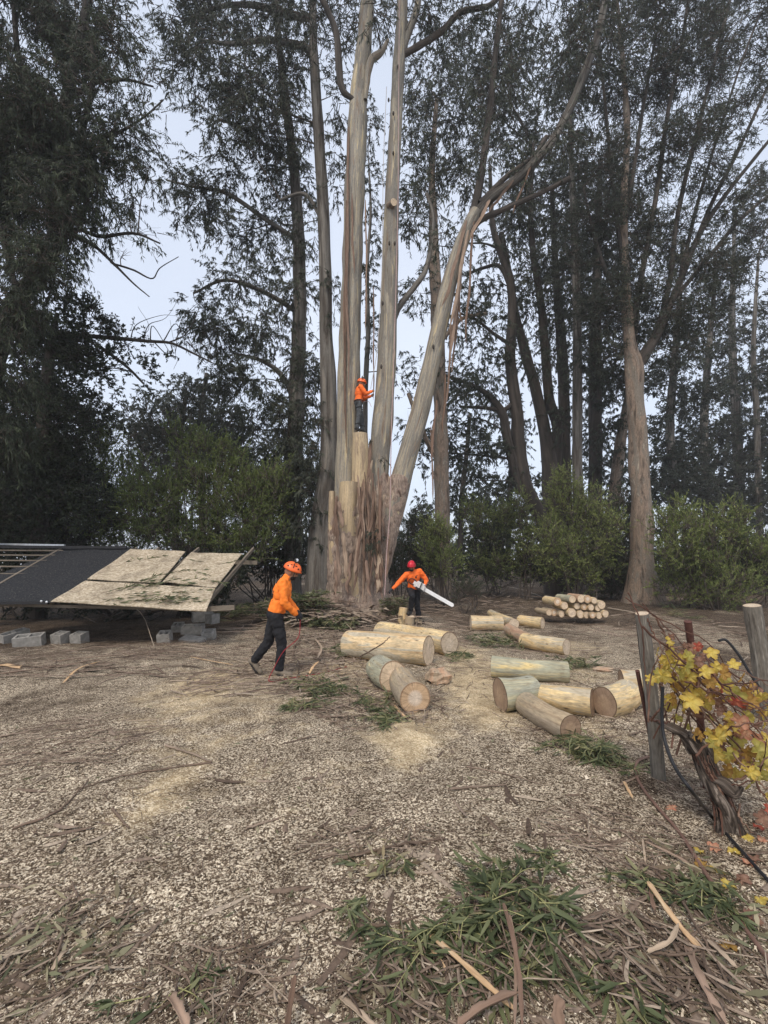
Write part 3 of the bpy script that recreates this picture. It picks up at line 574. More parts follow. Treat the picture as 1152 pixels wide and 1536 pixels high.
# flaking plates that cling to the base, too many to count
mb = MB()
for k in range(50):
    h = rng.uniform(0.02, 2.7); a = rng.uniform(math.pi * 0.98, math.pi * 2.02)
    i = int(np.argmin(np.abs(PA[:, 2] - bz - h))); j = int(a / (2 * math.pi) * n) % n if False else int(a / (2 * math.pi) * 84) % 84
    L = rng.uniform(0.15, 0.75); pts = []
    for f in np.linspace(0, 1, 5):
        ii = min(len(PA) - 1, max(0, int(np.argmin(np.abs(PA[:, 2] - bz - (h - L * (f - .5)))))))
        p = V[0] if False else None
        c = PA[ii, :3]; rr_ = rr[ii, j]; o2 = 0.03 + 0.03 * abs(f - .5) * rng.uniform(0, 2)
        pts.append([c[0] + (rr_ + o2) * math.cos(th_[j] + 0.05 * (f - .5)), c[1] + (.85 * rr_ + o2) * math.sin(th_[j]), bz + h - L * (f - .5)])
    ribbon(mb, spl(pts, 7), rng.uniform(0.015, 0.055), th=0.008, curl=rng.uniform(-.2, .4), tint=rng.uniform(0.25, .85), side=(-math.sin(th_[j]), math.cos(th_[j]), 0))
mb.build('bark_plates', M['shag'], big, kind='stuff')
# crown above, and sprouts on the trunk
ALLB = np.vstack(sk_); lf = MB(); br = MB()
for (u, v, ru, rv, d) in [(560, 20, 30, 40, .5), (520, 60, 30, 40, .6), (470, 10, 60, 30, .8), (640, 20, 40, 30, .8), (690, 30, 50, 30, .7), (860, 60, 50, 60, .6), (900, 20, 50, 60, .8), (800, 250, 40, 30, .6), (760, 60, 40, 50, .8), (840, 200, 30, 40, .6), (730, 220, 30, 50, .5), (660, 360, 25, 40, .5), (640, 300, 40, 40, .4),
                           (556, 668, 9, 13, .8), (565, 812, 14, 26, .6), (575, 690, 7, 10, .4), (590, -60, 120, 60, .8), (800, -60, 120, 60, .8), (750, 130, 40, 60, .6), (790, 300, 30, 20, .4)]:
    small = ru < 20; y = YT - (1.1 if v > 800 else .75) if small else YT + rng.uniform(-1, 1)
    c = at(u, v, y); s = tt(u, v, y) / FP
    L, Wd = (0.14, 0.025) if small else (0.19, 0.032)
    foliage(lf, br, c, np.array([ru, ru * (.35 if small else 1), rv]) * s, d * math.pi * ru * rv / (L * Wd * .31 / s ** 2), L, Wd, tw=0.2 if small else 0.5)
    if not small:
        k = int(np.argmin(np.linalg.norm(ALLB[:, :3] - c, axis=1))); a = ALLB[k, :3]; B = spl([a, (a + c) / 2 + [0, 0, .1], c], 8)
        tube(br, B, np.linspace(.03, .008, 8), n=5, cap=False)
lf.build('crown', M['leaf'], big, smooth=False, kind='stuff'); br.build('branches', M['twig'], big, kind='stuff')

# climbing ropes
M['rope'] = plain('rope', (0.42, 0.30, 0.28), 0.8, 0.3, 60)
M['ropegrey'] = plain('rope_pale', (0.45, 0.43, 0.42), 0.8, 0.3, 60)
P, r = path([(599, 2, 1, -.45), (598, 150, 1, -.45), (597, 300, 1, -.5), (592, 500, 1.2, -.7), (587, 650, 1.4, -.9), (585, 760, 1.6, -1.15), (580, 830, 1.8, -1.3), (577, 893, 1.8, -1.5)], YT)
mb = MB(); tube(mb, spl(P, 60), 0.013, n=6); o = mb.build('climbing_rope', M['rope'], org=P[-1]); tag(o, 'thin pinkish climbing rope hanging beside the central stem down to the ground', 'rope')
P, r = path([(580, 130, 1, -.35), (575, 250, 1, -.4), (573, 400, 1, -.5), (566, 520, 1, -.6), (556, 583, 1, -.65)], YT)
mb = MB(); tube(mb, spl(P, 40), 0.010, n=6); o = mb.build('climbing_rope', M['ropegrey'], org=P[-1]); tag(o, 'thin grey rope running up from the climber along the central stem', 'rope')

# ------------------------------------------------------------------ the other trees
tree('eucalyptus_tree', 'shaggy gum tree veiled in hanging leaves, behind the man walking in orange', 17.5,
     [(441, 868, 27), (439, 800, 27), (437, 740, 25), (442, 650, 24), (447, 550, 22), (450, 450, 20), (447, 350, 18), (441, 250, 15), (428, 150, 12), (418, 60, 9), (410, -60, 6)],
     limbs=[[(444, 600, 8), (420, 560, 8), (390, 540, 6), (350, 530, 4)], [(448, 470, 8), (400, 440, 7), (340, 420, 5), (290, 440, 3)], [(446, 360, 8), (400, 330, 7), (340, 290, 6), (290, 280, 4), (250, 270, 2.5)], [(441, 250, 7), (400, 220, 6), (360, 190, 5), (330, 180, 4)]],
     blobs=[(436, 700, 45, 60, 1.2), (410, 640, 45, 50, .9), (462, 600, 26, 70, 1), (452, 790, 22, 50, 1.0), (420, 770, 26, 50, .9), (458, 700, 20, 60, 1, -.6), (432, 620, 20, 60, .8, -.7), (372, 570, 50, 55, .75), (322, 495, 45, 45, .9), (360, 415, 55, 40, .7), (300, 460, 30, 30, .9), (400, 350, 55, 45, .65), (302, 300, 48, 38, .9), (345, 255, 60, 40, .6), (430, 270, 45, 50, .7), (262, 265, 35, 25, .6), (440, 430, 40, 60, .7), (392, 490, 55, 45, .8), (360, 640, 40, 60, .5), (330, 560, 30, 40, .7), (440, 800, 18, 40, .35), (270, 330, 30, 20, .4), (450, 540, 30, 50, .8), (350, 350, 40, 30, .6)],
     mt='barkgrey', leaf=(0.2, 0.036), tau=1.2, lump=0.05, flare=0.25)
tree('eucalyptus_tree', 'tall grey gum tree standing close behind the left side of the giant trunk', 16.0,
     [(478, 888, 42), (481, 800, 36), (493, 690, 28), (493, 600, 26), (489, 500, 20), (488, 400, 19), (484, 300, 18), (478, 200, 16), (472, 100, 14), (470, 60, 12), (469, -20, 10), (466, -120, 7)],
     limbs=[[(473, 92, 9), (462, 74, 11), (440, 66, 10), (400, 60, 8), (350, 66, 6), (300, 60, 4)], [(470, 28, 10), (430, 21, 10), (380, 8, 8), (330, 10, 6), (280, 30, 4)], [(482, 330, 5), (466, 300, 6), (450, 290, 5), (420, 300, 4)]],
     blobs=[(295, 40, 55, 45, .9), (340, 90, 65, 50, 1), (372, 150, 50, 55, 1), (290, 110, 45, 40, .8), (425, 110, 45, 50, 1), (325, 185, 50, 30, .6), (410, 205, 50, 50, .9), (250, 20, 30, 30, .7), (385, 25, 60, 30, .9), (440, 180, 30, 60, .7), (445, 20, 40, 40, .8), (500, 250, 20, 60, .5), (455, 340, 30, 40, .5), (470, 720, 22, 60, .9), (480, 640, 15, 40, .6), (460, 780, 20, 60, .7), (488, 830, 12, 40, .5), (340, -40, 120, 50, .9), (500, 440, 12, 60, .4), (505, 140, 20, 50, .5)],
     mt='barkgrey', leaf=(0.19, 0.034), tau=1.2, flare=0.35)
tree('eucalyptus_tree', 'huge dark gum tree at the far left, its crown filling the top corner', 12.0,
     [(-50, 850, 40), (-38, 700, 36), (-14, 560, 30), (22, 460, 26), (68, 395, 22), (92, 320, 22), (92, 230, 20), (104, 130, 16), (125, 40, 13), (140, -60, 10)],
     limbs=[[(92, 300, 9), (110, 240, 8), (135, 150, 8), (140, 90, 6), (130, 30, 5)], [(92, 250, 9), (60, 180, 9), (30, 100, 8), (20, 0, 6)], [(104, 150, 7), (140, 125, 6), (190, 120, 4), (230, 130, 2.5)], [(80, 390, 7), (110, 345, 6), (150, 355, 5), (200, 350, 4), (240, 365, 2.5)], [(104, 352, 6), (140, 368, 5), (170, 395, 4), (200, 425, 2.5), (224, 445, 1.5)], [(168, 395, 3), (200, 405, 3), (228, 418, 2), (240, 402, 1.5), (268, 385, 1)], [(30, 455, 9), (10, 380, 8), (-10, 300, 7)], [(110, 200, 6), (160, 205, 5), (210, 180, 3), (245, 150, 2)]],
     blobs=[(30, 60, 90, 80, 1.3), (130, 30, 80, 60, 1.0), (50, 170, 90, 70, 1.4), (140, 140, 70, 60, .8), (25, 280, 70, 70, 1.4), (120, 270, 70, 60, 1.3), (185, 200, 45, 40, .55), (50, 390, 60, 50, .8), (160, 240, 45, 40, .9), (228, 225, 30, 25, .5), (175, 60, 45, 50, .6), (225, 110, 28, 30, .3), (200, 310, 14, 18, .8), (150, 340, 55, 22, .35), (100, 350, 45, 30, .7), (210, 350, 45, 14, .3), (20, -40, 120, 50, 1.2), (-40, 200, 60, 200, 1.3), (10, 440, 40, 30, .7), (220, 265, 30, 20, .4), (240, 160, 25, 15, .3), (185, 380, 25, 12, .15), (80, 230, 60, 60, 1.2), (60, 400, 55, 45, 1.2, -1.0), (15, 470, 45, 45, 1.3, -1.0), (0, 550, 50, 60, 1.3, -.9), (-10, 640, 50, 60, 1.3, -.9), (75, 320, 50, 50, .8, -1.2)],
     mt='barkblack', leaf=(0.165, 0.027), tau=1.35, ml='leafdark', tl=(0.2, 1))
tree('evergreen_tree', 'dense dark broadleaf tree beneath the far left gum, one bare limb reaching right', 14.5,
     [(60, 880, 26), (62, 760, 24), (66, 640, 20), (72, 560, 16), (80, 500, 10), (86, 470, 6)],
     limbs=[[(78, 520, 7), (120, 505, 7), (180, 508, 6), (225, 512, 5), (258, 515, 4), (290, 530, 3), (320, 545, 2)], [(150, 520, 5), (190, 550, 4), (215, 575, 3)], [(250, 515, 2.5), (280, 500, 1.5), (300, 460, 1)], *[[(a, 512, 1.8), (a + rng.uniform(5, 22), 512 + rng.uniform(-30, 25), 1.2), (a + rng.uniform(15, 55), 512 + rng.uniform(-55, 40), .7), (a + rng.uniform(25, 75), 512 + rng.uniform(-80, 50), .4)] for a in (170, 195, 215, 230, 245, 262, 280, 300, 225, 255)]],
     blobs=[(30, 530, 80, 70, 1.7), (110, 490, 60, 45, 1.5), (140, 550, 45, 50, 1.3), (50, 620, 80, 60, 1.8), (120, 630, 55, 50, 1.3), (185, 510, 35, 22, .5), (215, 565, 25, 25, .6), (20, 720, 90, 90, 2), (10, 800, 90, 60, 2), (90, 770, 70, 80, 1.8), (235, 530, 25, 12, .3), (70, 700, 60, 60, 1.6)],
     mt='barkdark', ml='leafdark', leaf=(0.10, 0.05), tau=1.25, hang=0.15, tw=0.35)
# trees that stand in the middle distance
G = 'dark gum trees in the grove behind'
tree('eucalyptus_tree', 'reddish straight trunk seen between the leaning stem and the grove', 21.0,
     [(664, 800, 24), (662, 700, 22), (660, 600, 20), (656, 480, 19), (652, 400, 17), (650, 330, 13), (648, 250, 9), (655, 150, 6)],
     limbs=[[(661, 700, 8), (640, 660, 8), (620, 610, 6), (612, 590, 5)], [(657, 520, 6), (690, 480, 6), (730, 470, 5)]],
     blobs=[(630, 440, 35, 40, .5), (700, 470, 45, 40, .6), (628, 240, 45, 60, .8), (680, 180, 50, 60, .9), (620, 320, 40, 40, .7), (700, 260, 40, 50, .9), (650, 110, 50, 50, .8), (640, 560, 28, 40, .5), (680, 560, 30, 50, .6), (615, 640, 22, 30, .4), (690, 370, 30, 40, .5), (620, 160, 30, 50, .6)],
     mt='barkpink', leaf=(0.21, 0.042), tau=1.15, lump=0.06)
tree('eucalyptus_tree', 'dark leaning twin trunks crossed by bare limbs right of the leaning stem', 24.0,
     [(826, 850, 24), (823, 803, 22), (790, 733, 20), (778, 664, 19), (776, 623, 18), (765, 541, 16), (768, 480, 14), (765, 420, 12), (748, 370, 10), (738, 330, 8), (735, 250, 5)],
     limbs=[[(782, 740, 16), (762, 664, 15), (753, 619, 13), (729, 590, 9), (700, 575, 6), (660, 560, 4)], [(776, 600, 8), (755, 615, 7), (730, 612, 6), (690, 610, 4)], [(768, 440, 6), (750, 400, 6), (725, 402, 5), (700, 412, 4)], [(770, 520, 6), (740, 500, 5), (715, 480, 4), (690, 470, 3)], [(764, 420, 5), (752, 380, 4), (730, 366, 3), (700, 365, 2)]],
     blobs=[(700, 600, 45, 45, .7), (735, 560, 45, 40, .75), (720, 670, 40, 50, .8), (760, 700, 35, 45, .6), (690, 720, 35, 40, .5), (730, 500, 45, 35, .6), (760, 440, 40, 40, .45), (720, 420, 35, 30, .4), (750, 370, 30, 30, .5), (770, 310, 40, 40, .8), (800, 420, 30, 40, .6), (670, 650, 30, 50, .7), (640, 680, 30, 40, .5), (735, 740, 50, 30, .7), (800, 530, 30, 40, .5)],
     mt='barkdark', leaf=(0.22, 0.05), tau=1.15)
tree('eucalyptus_tree', 'thick twin-trunked dark gum rising behind the tallest light green bush', 26.0,
     [(838, 870, 34), (832, 780, 34), (826, 705, 26), (819, 656, 19), (803, 582, 16), (791, 541, 15), (775, 480, 12), (765, 420, 10), (752, 350, 8)],
     limbs=[[(832, 740, 18), (834, 690, 17), (836, 640, 17), (824, 600, 15), (819, 541, 14), (812, 460, 12), (800, 380, 10), (796, 310, 8), (800, 220, 5)]],
     blobs=[(780, 340, 40, 50, .8), (820, 380, 40, 50, .8), (790, 250, 45, 50, .9), (840, 300, 40, 50, .8), (760, 200, 50, 50, .9), (820, 170, 45, 50, .9), (790, 470, 35, 45, .6), (840, 520, 30, 50, .7), (850, 440, 35, 50, .8), (730, 140, 45, 50, .9), (700, 90, 45, 50, .8), (840, 620, 26, 50, .6), (780, 90, 50, 50, 1), (850, 90, 40, 50, .8)],
     mt='barkdark', leaf=(0.23, 0.05), tau=1.15)
for lab, Y, trk, bl, mt in [
    ('slim dark trunk left of the pale slim trunk in the grove', 27.5, [(852, 870, 18), (849, 760, 18), (847, 660, 17), (845, 560, 16), (838, 460, 13), (832, 380, 9), (828, 280, 6)], [(850, 400, 40, 50, .7), (830, 330, 35, 40, .7), (845, 480, 30, 50, .6), (860, 250, 40, 40, .8)], 'barkdark'),
    ('slim pale grey trunk standing among dark ones in the grove', 23.0, [(872, 870, 18), (869, 760, 17), (866, 705, 15), (866, 600, 14), (866, 500, 13), (864, 400, 12), (861, 330, 11), (858, 270, 9), (855, 180, 6)], [(880, 330, 35, 50, .7), (850, 230, 35, 40, .7), (890, 420, 35, 50, .7), (870, 150, 45, 50, .8), (875, 560, 25, 60, .5)], 'barkgrey'),
    ('straight dark trunk just right of the pale slim trunk', 29.0, [(897, 880, 24), (895, 800, 23), (893, 733, 20), (893, 640, 19), (893, 533, 18), (895, 430, 14), (898, 330, 10), (900, 240, 6)], [(900, 480, 40, 50, 1), (905, 560, 40, 50, 1), (890, 640, 35, 50, .8), (910, 380, 40, 50, .9), (905, 700, 30, 50, .8), (905, 290, 40, 50, .8)], 'barkdark'),
    ('brown trunk leaning right, half hidden behind the right gum', 25.0, [(905, 870, 20), (915, 790, 18), (924, 720, 17), (932, 656, 15), (942, 600, 12), (950, 540, 8), (956, 470, 5)], [(915, 640, 30, 50, .7), (925, 560, 35, 40, .9), (935, 740, 30, 50, .8), (960, 500, 40, 40, .9)], 'barkpink'),
    ('thin dark trunk glimpsed between the two tall stems', 24.0, [(546, 700, 8), (548, 600, 8), (552, 500, 7), (551, 400, 5), (556, 320, 4), (553, 240, 2)], [(553, 420, 14, 40, .7), (560, 500, 14, 40, .6), (556, 280, 16, 50, .6), (565, 350, 12, 40, .5), (556, 180, 14, 40, .6), (600, 560, 16, 40, .3)], 'barkgrey')]:
    tree('eucalyptus_tree', lab, Y, trk, (), bl, mt=mt, leaf=(0.23, 0.05), tau=1.2, group=G)
# the broad pink-barked gum on the right
tree('eucalyptus_tree', 'pink-barked gum tree on the right with a forked fan-shaped crown', 19.5,
     [(967, 902, 44), (965, 880, 40), (964, 830, 32), (963, 787, 31), (961, 740, 28), (958, 690, 27), (956, 640, 26), (954, 600, 25), (952, 565, 26), (950, 545, 24), (944, 515, 17), (939, 450, 13), (937, 380, 11), (936, 300, 10), (941, 200, 9), (935, 100, 7), (925, 0, 5)],
     limbs=[[(952, 560, 14), (965, 535, 17), (982, 508, 14), (1000, 470, 11), (1020, 420, 9), (1050, 350, 8), (1090, 290, 6), (1130, 240, 5), (1170, 190, 4)],
            [(1000, 470, 8), (1030, 400, 7), (1065, 310, 6), (1110, 220, 5), (1160, 110, 4)], [(985, 500, 8), (1005, 420, 8), (1015, 330, 7), (1040, 220, 6), (1070, 100, 5), (1095, 0, 4)],
            [(945, 500, 8), (965, 400, 8), (985, 290, 7), (1000, 180, 6), (1020, 80, 5), (1035, -20, 4)], [(938, 420, 7), (925, 330, 6), (915, 240, 5), (905, 130, 4), (890, 30, 3)], [(937, 350, 6), (950, 260, 6), (965, 160, 5), (985, 50, 4)],
            [(1010, 450, 6), (1060, 390, 6), (1110, 330, 5), (1170, 280, 4)], [(940, 470, 6), (910, 410, 6), (890, 350, 5), (875, 280, 3)], [(1020, 420, 6), (1045, 310, 5), (1075, 210, 4), (1110, 100, 3), (1140, 20, 3)]],
     blobs=[(940, 440, 50, 50, 1), (1000, 460, 55, 35, .9), (900, 480, 40, 45, .9), (1050, 470, 50, 30, .8), (935, 350, 50, 55, .9), (1000, 360, 55, 45, .8), (1050, 400, 50, 35, .8), (1105, 400, 45, 35, .6), (965, 240, 55, 55, .8), (1035, 230, 55, 55, .75), (1095, 300, 40, 40, .6), (900, 250, 40, 55, .7), (885, 340, 40, 45, .8), (960, 110, 60, 60, .8), (1040, 100, 60, 60, .8), (1110, 170, 45, 50, .55), (905, 90, 50, 70, .7), (1100, 40, 55, 45, .7), (1000, 10, 60, 40, .8), (930, -40, 80, 50, .8), (1080, -40, 80, 40, .7), (1130, 350, 40, 20, .4), (1010, 520, 50, 25, .6), (905, 540, 35, 25, .5), (1150, 90, 30, 50, .5), (860, 400, 25, 40, .6)],
     mt='barkpink', mlimb='barkdark', leaf=(0.18, 0.034), tau=1.35, hang=0.35, tw=0.7, flare=0.35, lump=0.07, ns=30)
# hazy far wood on the right
G = 'far gum trees fading in the mist'
for k, (lab, u0, Y, trk, bl) in enumerate([
    ('misty trunk nearest the right gum, split low', 1005, 34, [(1000, 860, 14), (1010, 740, 13), (1005, 640, 12), (1012, 540, 10), (1020, 440, 7), (1025, 360, 4)], [(1000, 560, 45, 45, 1), (1040, 600, 45, 50, 1), (1010, 660, 50, 50, 1.2), (1000, 720, 50, 50, 1.2), (1020, 500, 40, 30, .8)]),
    ('pale misty trunk in the middle of the far wood', 1060, 38, [(1062, 860, 13), (1060, 740, 12), (1056, 640, 11), (1062, 540, 9), (1070, 450, 6), (1074, 380, 3)], [(1060, 560, 40, 45, .9), (1070, 640, 45, 50, 1.1), (1060, 720, 50, 50, 1.3), (1080, 500, 40, 40, .7), (1055, 430, 30, 40, .5)]),
    ('palest tall trunk near the right edge in mist', 1105, 42, [(1112, 860, 15), (1110, 760, 14), (1105, 640, 13), (1100, 560, 11), (1098, 480, 9), (1100, 400, 6), (1102, 320, 4)], [(1110, 580, 40, 45, .8), (1120, 660, 45, 50, 1), (1110, 740, 50, 40, 1.2), (1100, 490, 35, 40, .5), (1110, 380, 40, 40, .6), (1120, 300, 35, 35, .6)]),
    ('darkest trunk at the right edge of the far wood', 1145, 36, [(1140, 860, 10), (1138, 740, 9), (1135, 620, 8), (1130, 540, 7), (1133, 460, 5), (1138, 380, 3)], [(1145, 560, 30, 45, .7), (1150, 660, 40, 60, 1.1), (1150, 750, 45, 40, 1.2), (1150, 470, 30, 40, .6), (1190, 560, 50, 150, 1), (1150, 330, 40, 30, .7), (1140, 270, 30, 25, .6)])]):
    tree('eucalyptus_tree', lab, Y, trk, (), bl, mt='barkgrey', ml='leaffar', leaf=(0.27, 0.075), tau=1.15, group=G, hang=0.5)
G = 'thin gum trees far behind the clearing'
for lab, Y, trk, bl in [
    ('thin dark far tree seen left of the giant trunk', 34, [(300, 860, 10), (304, 740, 9), (300, 640, 8), (310, 560, 6)], [(300, 600, 60, 40, .8), (340, 660, 60, 50, 1), (280, 680, 60, 50, 1.2), (380, 720, 50, 60, 1.1)]),
    ('far tree with ragged round crown above the left bushes', 30, [(262, 860, 10), (265, 740, 9), (272, 640, 8), (280, 590, 6)], [(280, 600, 45, 35, .9), (230, 620, 45, 40, .8), (320, 640, 45, 40, .8), (250, 680, 60, 50, 1), (190, 650, 40, 50, .9)]),
    ('thin far tree low behind the lopped limb', 36, [(690, 850, 9), (692, 760, 8), (700, 680, 7), (705, 620, 5)], [(700, 690, 45, 40, .6), (720, 750, 50, 40, .8), (660, 760, 45, 40, .7), (640, 790, 40, 30, 1)]),
    ('far tree whose foliage fills the gap beside the tall green bush', 38, [(760, 850, 9), (765, 740, 8), (770, 640, 7), (772, 580, 5)], [(770, 640, 40, 50, .5), (800, 760, 40, 50, .8), (760, 780, 50, 40, 1), (740, 620, 40, 40, .4)])]:
    tree('gum_tree', lab, Y, trk, (), bl, mt='barkdark', ml='leaffar', leaf=(0.27, 0.07), tau=1.1, group=G)

# the dark mass of far undergrowth behind everything
lf = MB(); br = MB()
for k in range(90):
    u = rng.uniform(-500, 1650); Y = rng.uniform(40, 60); v = rng.uniform(790, 850) if 560 < u < 830 else rng.uniform(700, 850)
    c = at(u, v, Y); s = Y / FP; foliage(lf, br, c, np.array([60, 40, 45]) * s, 520, 0.55, 0.3, K=16, hang=0.3, tw=1.0, gap=-1.2)
br.build('branches', M['barkdark'], None, kind='stuff'); bb = bpy.data.objects['branches'] if 'branches' in bpy.data.objects else None
o = lf.build('far_woods', M['leafdark'], None, smooth=False, kind='stuff'); o['label'] = 'dark far undergrowth closing the clearing'
for o2 in list(C.objects):
    if o2.name.startswith('branches') and o2.parent is None: o2.parent = o; o2.name = 'undergrowth_stems'

# ------------------------------------------------------------------ bushes
def bush(label, Y, u, vb, blobs, name='bush', tau=1.1, ml='leafbush', leaf=(0.10, 0.026), tl=(0, 1), stems=7, group='willowy bushes round the clearing', cat='bush', gap=-0.5):
    p = at(u, vb, Y); g = float(gz(p[0], p[1]))
    th = thing(name, (p[0], p[1], g), label, cat, group)
    lf = MB(); br = MB(); s = tt(u, vb, Y) / FP
    mbs = MB()
    for q in blobs:
        b = q[:4]; d = q[4] if len(q) > 4 else 1; dy = q[5] if len(q) > 5 else rng.uniform(-.5, .5) * b[2] * s * .7
        c = at(b[0], b[1], Y + dy); Rr = np.array([b[2], (b[2] + b[3]) / 2.3, b[3]]) * s
        if c[2] - Rr[2] < g - .3: pass
        # an uneven outline: a core and a fringe of smaller tufts
        lpx = leaf[0] * leaf[1] * .31 / s ** 2
        foliage(lf, br, c, Rr * .85, tau * d * math.pi * b[2] * b[3] / lpx * 0.75, *leaf, K=16, hang=-0.35, tw=0.45, gap=gap, tlo=tl[0], thi=tl[1])
        for _ in range(7):
            dd = nrm(rng.normal(size=3)) * [1, 1, .9]; dd[2] = abs(dd[2]) * (1 if rng.random() < .75 else -1)
            f = rng.uniform(.25, .45); cc = c + dd * Rr * .85
            if cc[2] < g + .1: continue
            foliage(lf, br, cc, Rr * f * [.7, .7, 1.2], tau * d * math.pi * b[2] * b[3] / lpx * f * f * .5, *leaf, K=14, hang=-0.5, tw=0.45, gap=-1, tlo=tl[0] + .1, thi=tl[1])
        for _ in range(max(2, stems // len(blobs))):
            a = np.array([p[0], p[1], g - .05]) + rng.normal(size=3) * [.35, .3, 0] * (Rr[0] / 1.2); e = c + rng.normal(size=3) * Rr * .4
            B = spl([a, (a + e) / 2 + rng.normal(size=3) * .12, e], 7); tube(mbs, B, np.linspace(.035, .008, 7), n=5, cap=False)
    mbs.build('stems', M['twig'], th, kind='stuff'); br.build('twigs', M['twig'], th, kind='stuff'); lf.build('foliage', M[ml], th, smooth=False, kind='stuff')
    return th
bush('tall light green bush pointed at the top, behind the stacked logs', 19.5, 865, 890, [(862, 800, 50, 70), (850, 745, 28, 40), (900, 800, 35, 50), (830, 830, 35, 50), (880, 860, 50, 30), (846, 722, 12, 20, .8)])
bush('broad green bush right of the pink-barked gum', 17.0, 1070, 905, [(1015, 815, 38, 52), (1062, 835, 50, 55), (1100, 800, 34, 34), (1030, 875, 55, 36), (1090, 885, 55, 32), (1024, 768, 18, 24, .8), (1128, 840, 36, 40), (1110, 768, 16, 18, .7), (1070, 780, 20, 24, .7), (996, 790, 20, 40, .8)], tl=(0, .85))
bush('dull green bush between the tall light bush and the right gum', 21.0, 930, 888, [(925, 830, 35, 50), (935, 780, 25, 45, .8), (915, 870, 30, 25), (945, 860, 30, 35)], ml='leafdark', tl=(.4, 1))
bush('round yellow-green bush behind the man with the chainsaw', 17.5, 662, 868, [(662, 822, 28, 36), (650, 795, 18, 20), (668, 850, 26, 22), (640, 830, 18, 26)], tl=(.15, 1))
bush('shadowy green bush behind the chainsaw man, nearest the giant trunk', 20.0, 620, 868, [(615, 810, 28, 36), (605, 840, 28, 30), (630, 780, 16, 20, .7), (640, 850, 22, 25)], ml='leafdark', tl=(.2, .9))
bush('narrow upright bush left of the tall light green one', 21.0, 790, 872, [(790, 800, 22, 44), (800, 840, 30, 34), (780, 760, 14, 24, .8)], tl=(0, .8))
bush('mid green bush in the gap above the cut yellow logs', 22.0, 735, 870, [(735, 810, 34, 40), (715, 770, 22, 26), (755, 780, 20, 26), (745, 850, 45, 28)], tl=(0, .75))
bush('light green feathery bush behind the plywood sheets', 15.5, 290, 850, [(280, 760, 70, 55), (330, 740, 55, 60), (230, 770, 45, 50), (300, 690, 50, 45), (370, 760, 50, 60), (280, 810, 90, 35), (380, 810, 50, 40), (340, 800, 60, 40), (410, 740, 34, 55, .8), (215, 730, 30, 40, .7), (265, 655, 22, 28, .6), (345, 685, 24, 34, .6)], tau=1.05, tl=(0, .55), stems=16)
bush('rounded green bush behind the black shade cloth', 16.5, 125, 850, [(120, 700, 50, 60), (140, 660, 35, 35), (90, 730, 45, 50), (170, 740, 45, 60), (130, 780, 70, 50), (190, 800, 60, 40)], tl=(0, .7), stems=14)
bush('dark bush filling the left edge behind the open rails', 15.0, 20, 860, [(20, 700, 70, 70), (10, 780, 90, 60), (70, 810, 70, 40), (-30, 640, 60, 50)], ml='leafdark', tl=(.1, .8), stems=14)
bush('dark low bush left of the shaggy gum trunk', 17.5, 405, 862, [(400, 800, 35, 45), (415, 840, 35, 28), (385, 740, 30, 40, .8), (420, 750, 26, 40, .7)], ml='leafdark', tl=(.3, 1))
bush('tall hazy grey-green bush between the left bushes and shaggy gum', 20.0, 290, 855, [(270, 640, 60, 45, .8), (230, 680, 50, 45, .9), (340, 670, 50, 45, .8), (290, 600, 30, 25, .6), (210, 620, 30, 30, .5)], ml='leaffar', leaf=(.12, .035), tau=1.0)
bush('low dark weedy bush beyond the chainsaw tip', 15.8, 702, 908, [(702, 888, 22, 18)], ml='leafdark', tl=(.3, 1), leaf=(.09, .02))
bush('dark bush at the right edge behind the grey post', 17.5, 1140, 900, [(1145, 870, 26, 26), (1165, 840, 30, 45)], ml='leafdark', tl=(.2, .9))
bush('dark undergrowth bush right behind the giant trunk base', 17.0, 600, 880, [(596, 860, 18, 22), (590, 830, 14, 26, .7)], ml='leafdark', tl=(.2, .9))

bush('low dark undergrowth just behind the plywood sheets', 14.0, 180, 880, [(30, 872, 60, 26), (110, 868, 60, 30), (190, 872, 60, 28), (270, 870, 60, 30), (335, 868, 40, 28), (60, 900, 80, 16), (200, 902, 90, 16), (310, 900, 40, 16)], ml='leafdark', tl=(0, .6), tau=3.2, leaf=(.13, .05), gap=-2, stems=20)
bush('low dark undergrowth beyond the walking man', 18.5, 400, 868, [(350, 845, 40, 26), (400, 850, 40, 24), (450, 850, 30, 24), (320, 830, 40, 36)], ml='leafdark', tl=(.1, .8), tau=2.4, leaf=(.14, .05), gap=-2)
bush('low dark undergrowth right of the giant trunk', 22.0, 700, 868, [(610, 850, 40, 22), (680, 852, 45, 20), (750, 850, 45, 22), (810, 852, 40, 24), (730, 820, 40, 30, .7)], ml='leafdark', tl=(.1, .8), tau=2.4, leaf=(.14, .05), gap=-2)
bush('low dark undergrowth beyond the stacked logs', 24.0, 920, 872, [(860, 852, 45, 24), (930, 850, 40, 28), (1000, 850, 45, 30), (1070, 850, 50, 30), (1140, 845, 50, 40)], ml='leafdark', tl=(.1, .8), tau=2.4, leaf=(.14, .05), gap=-2)

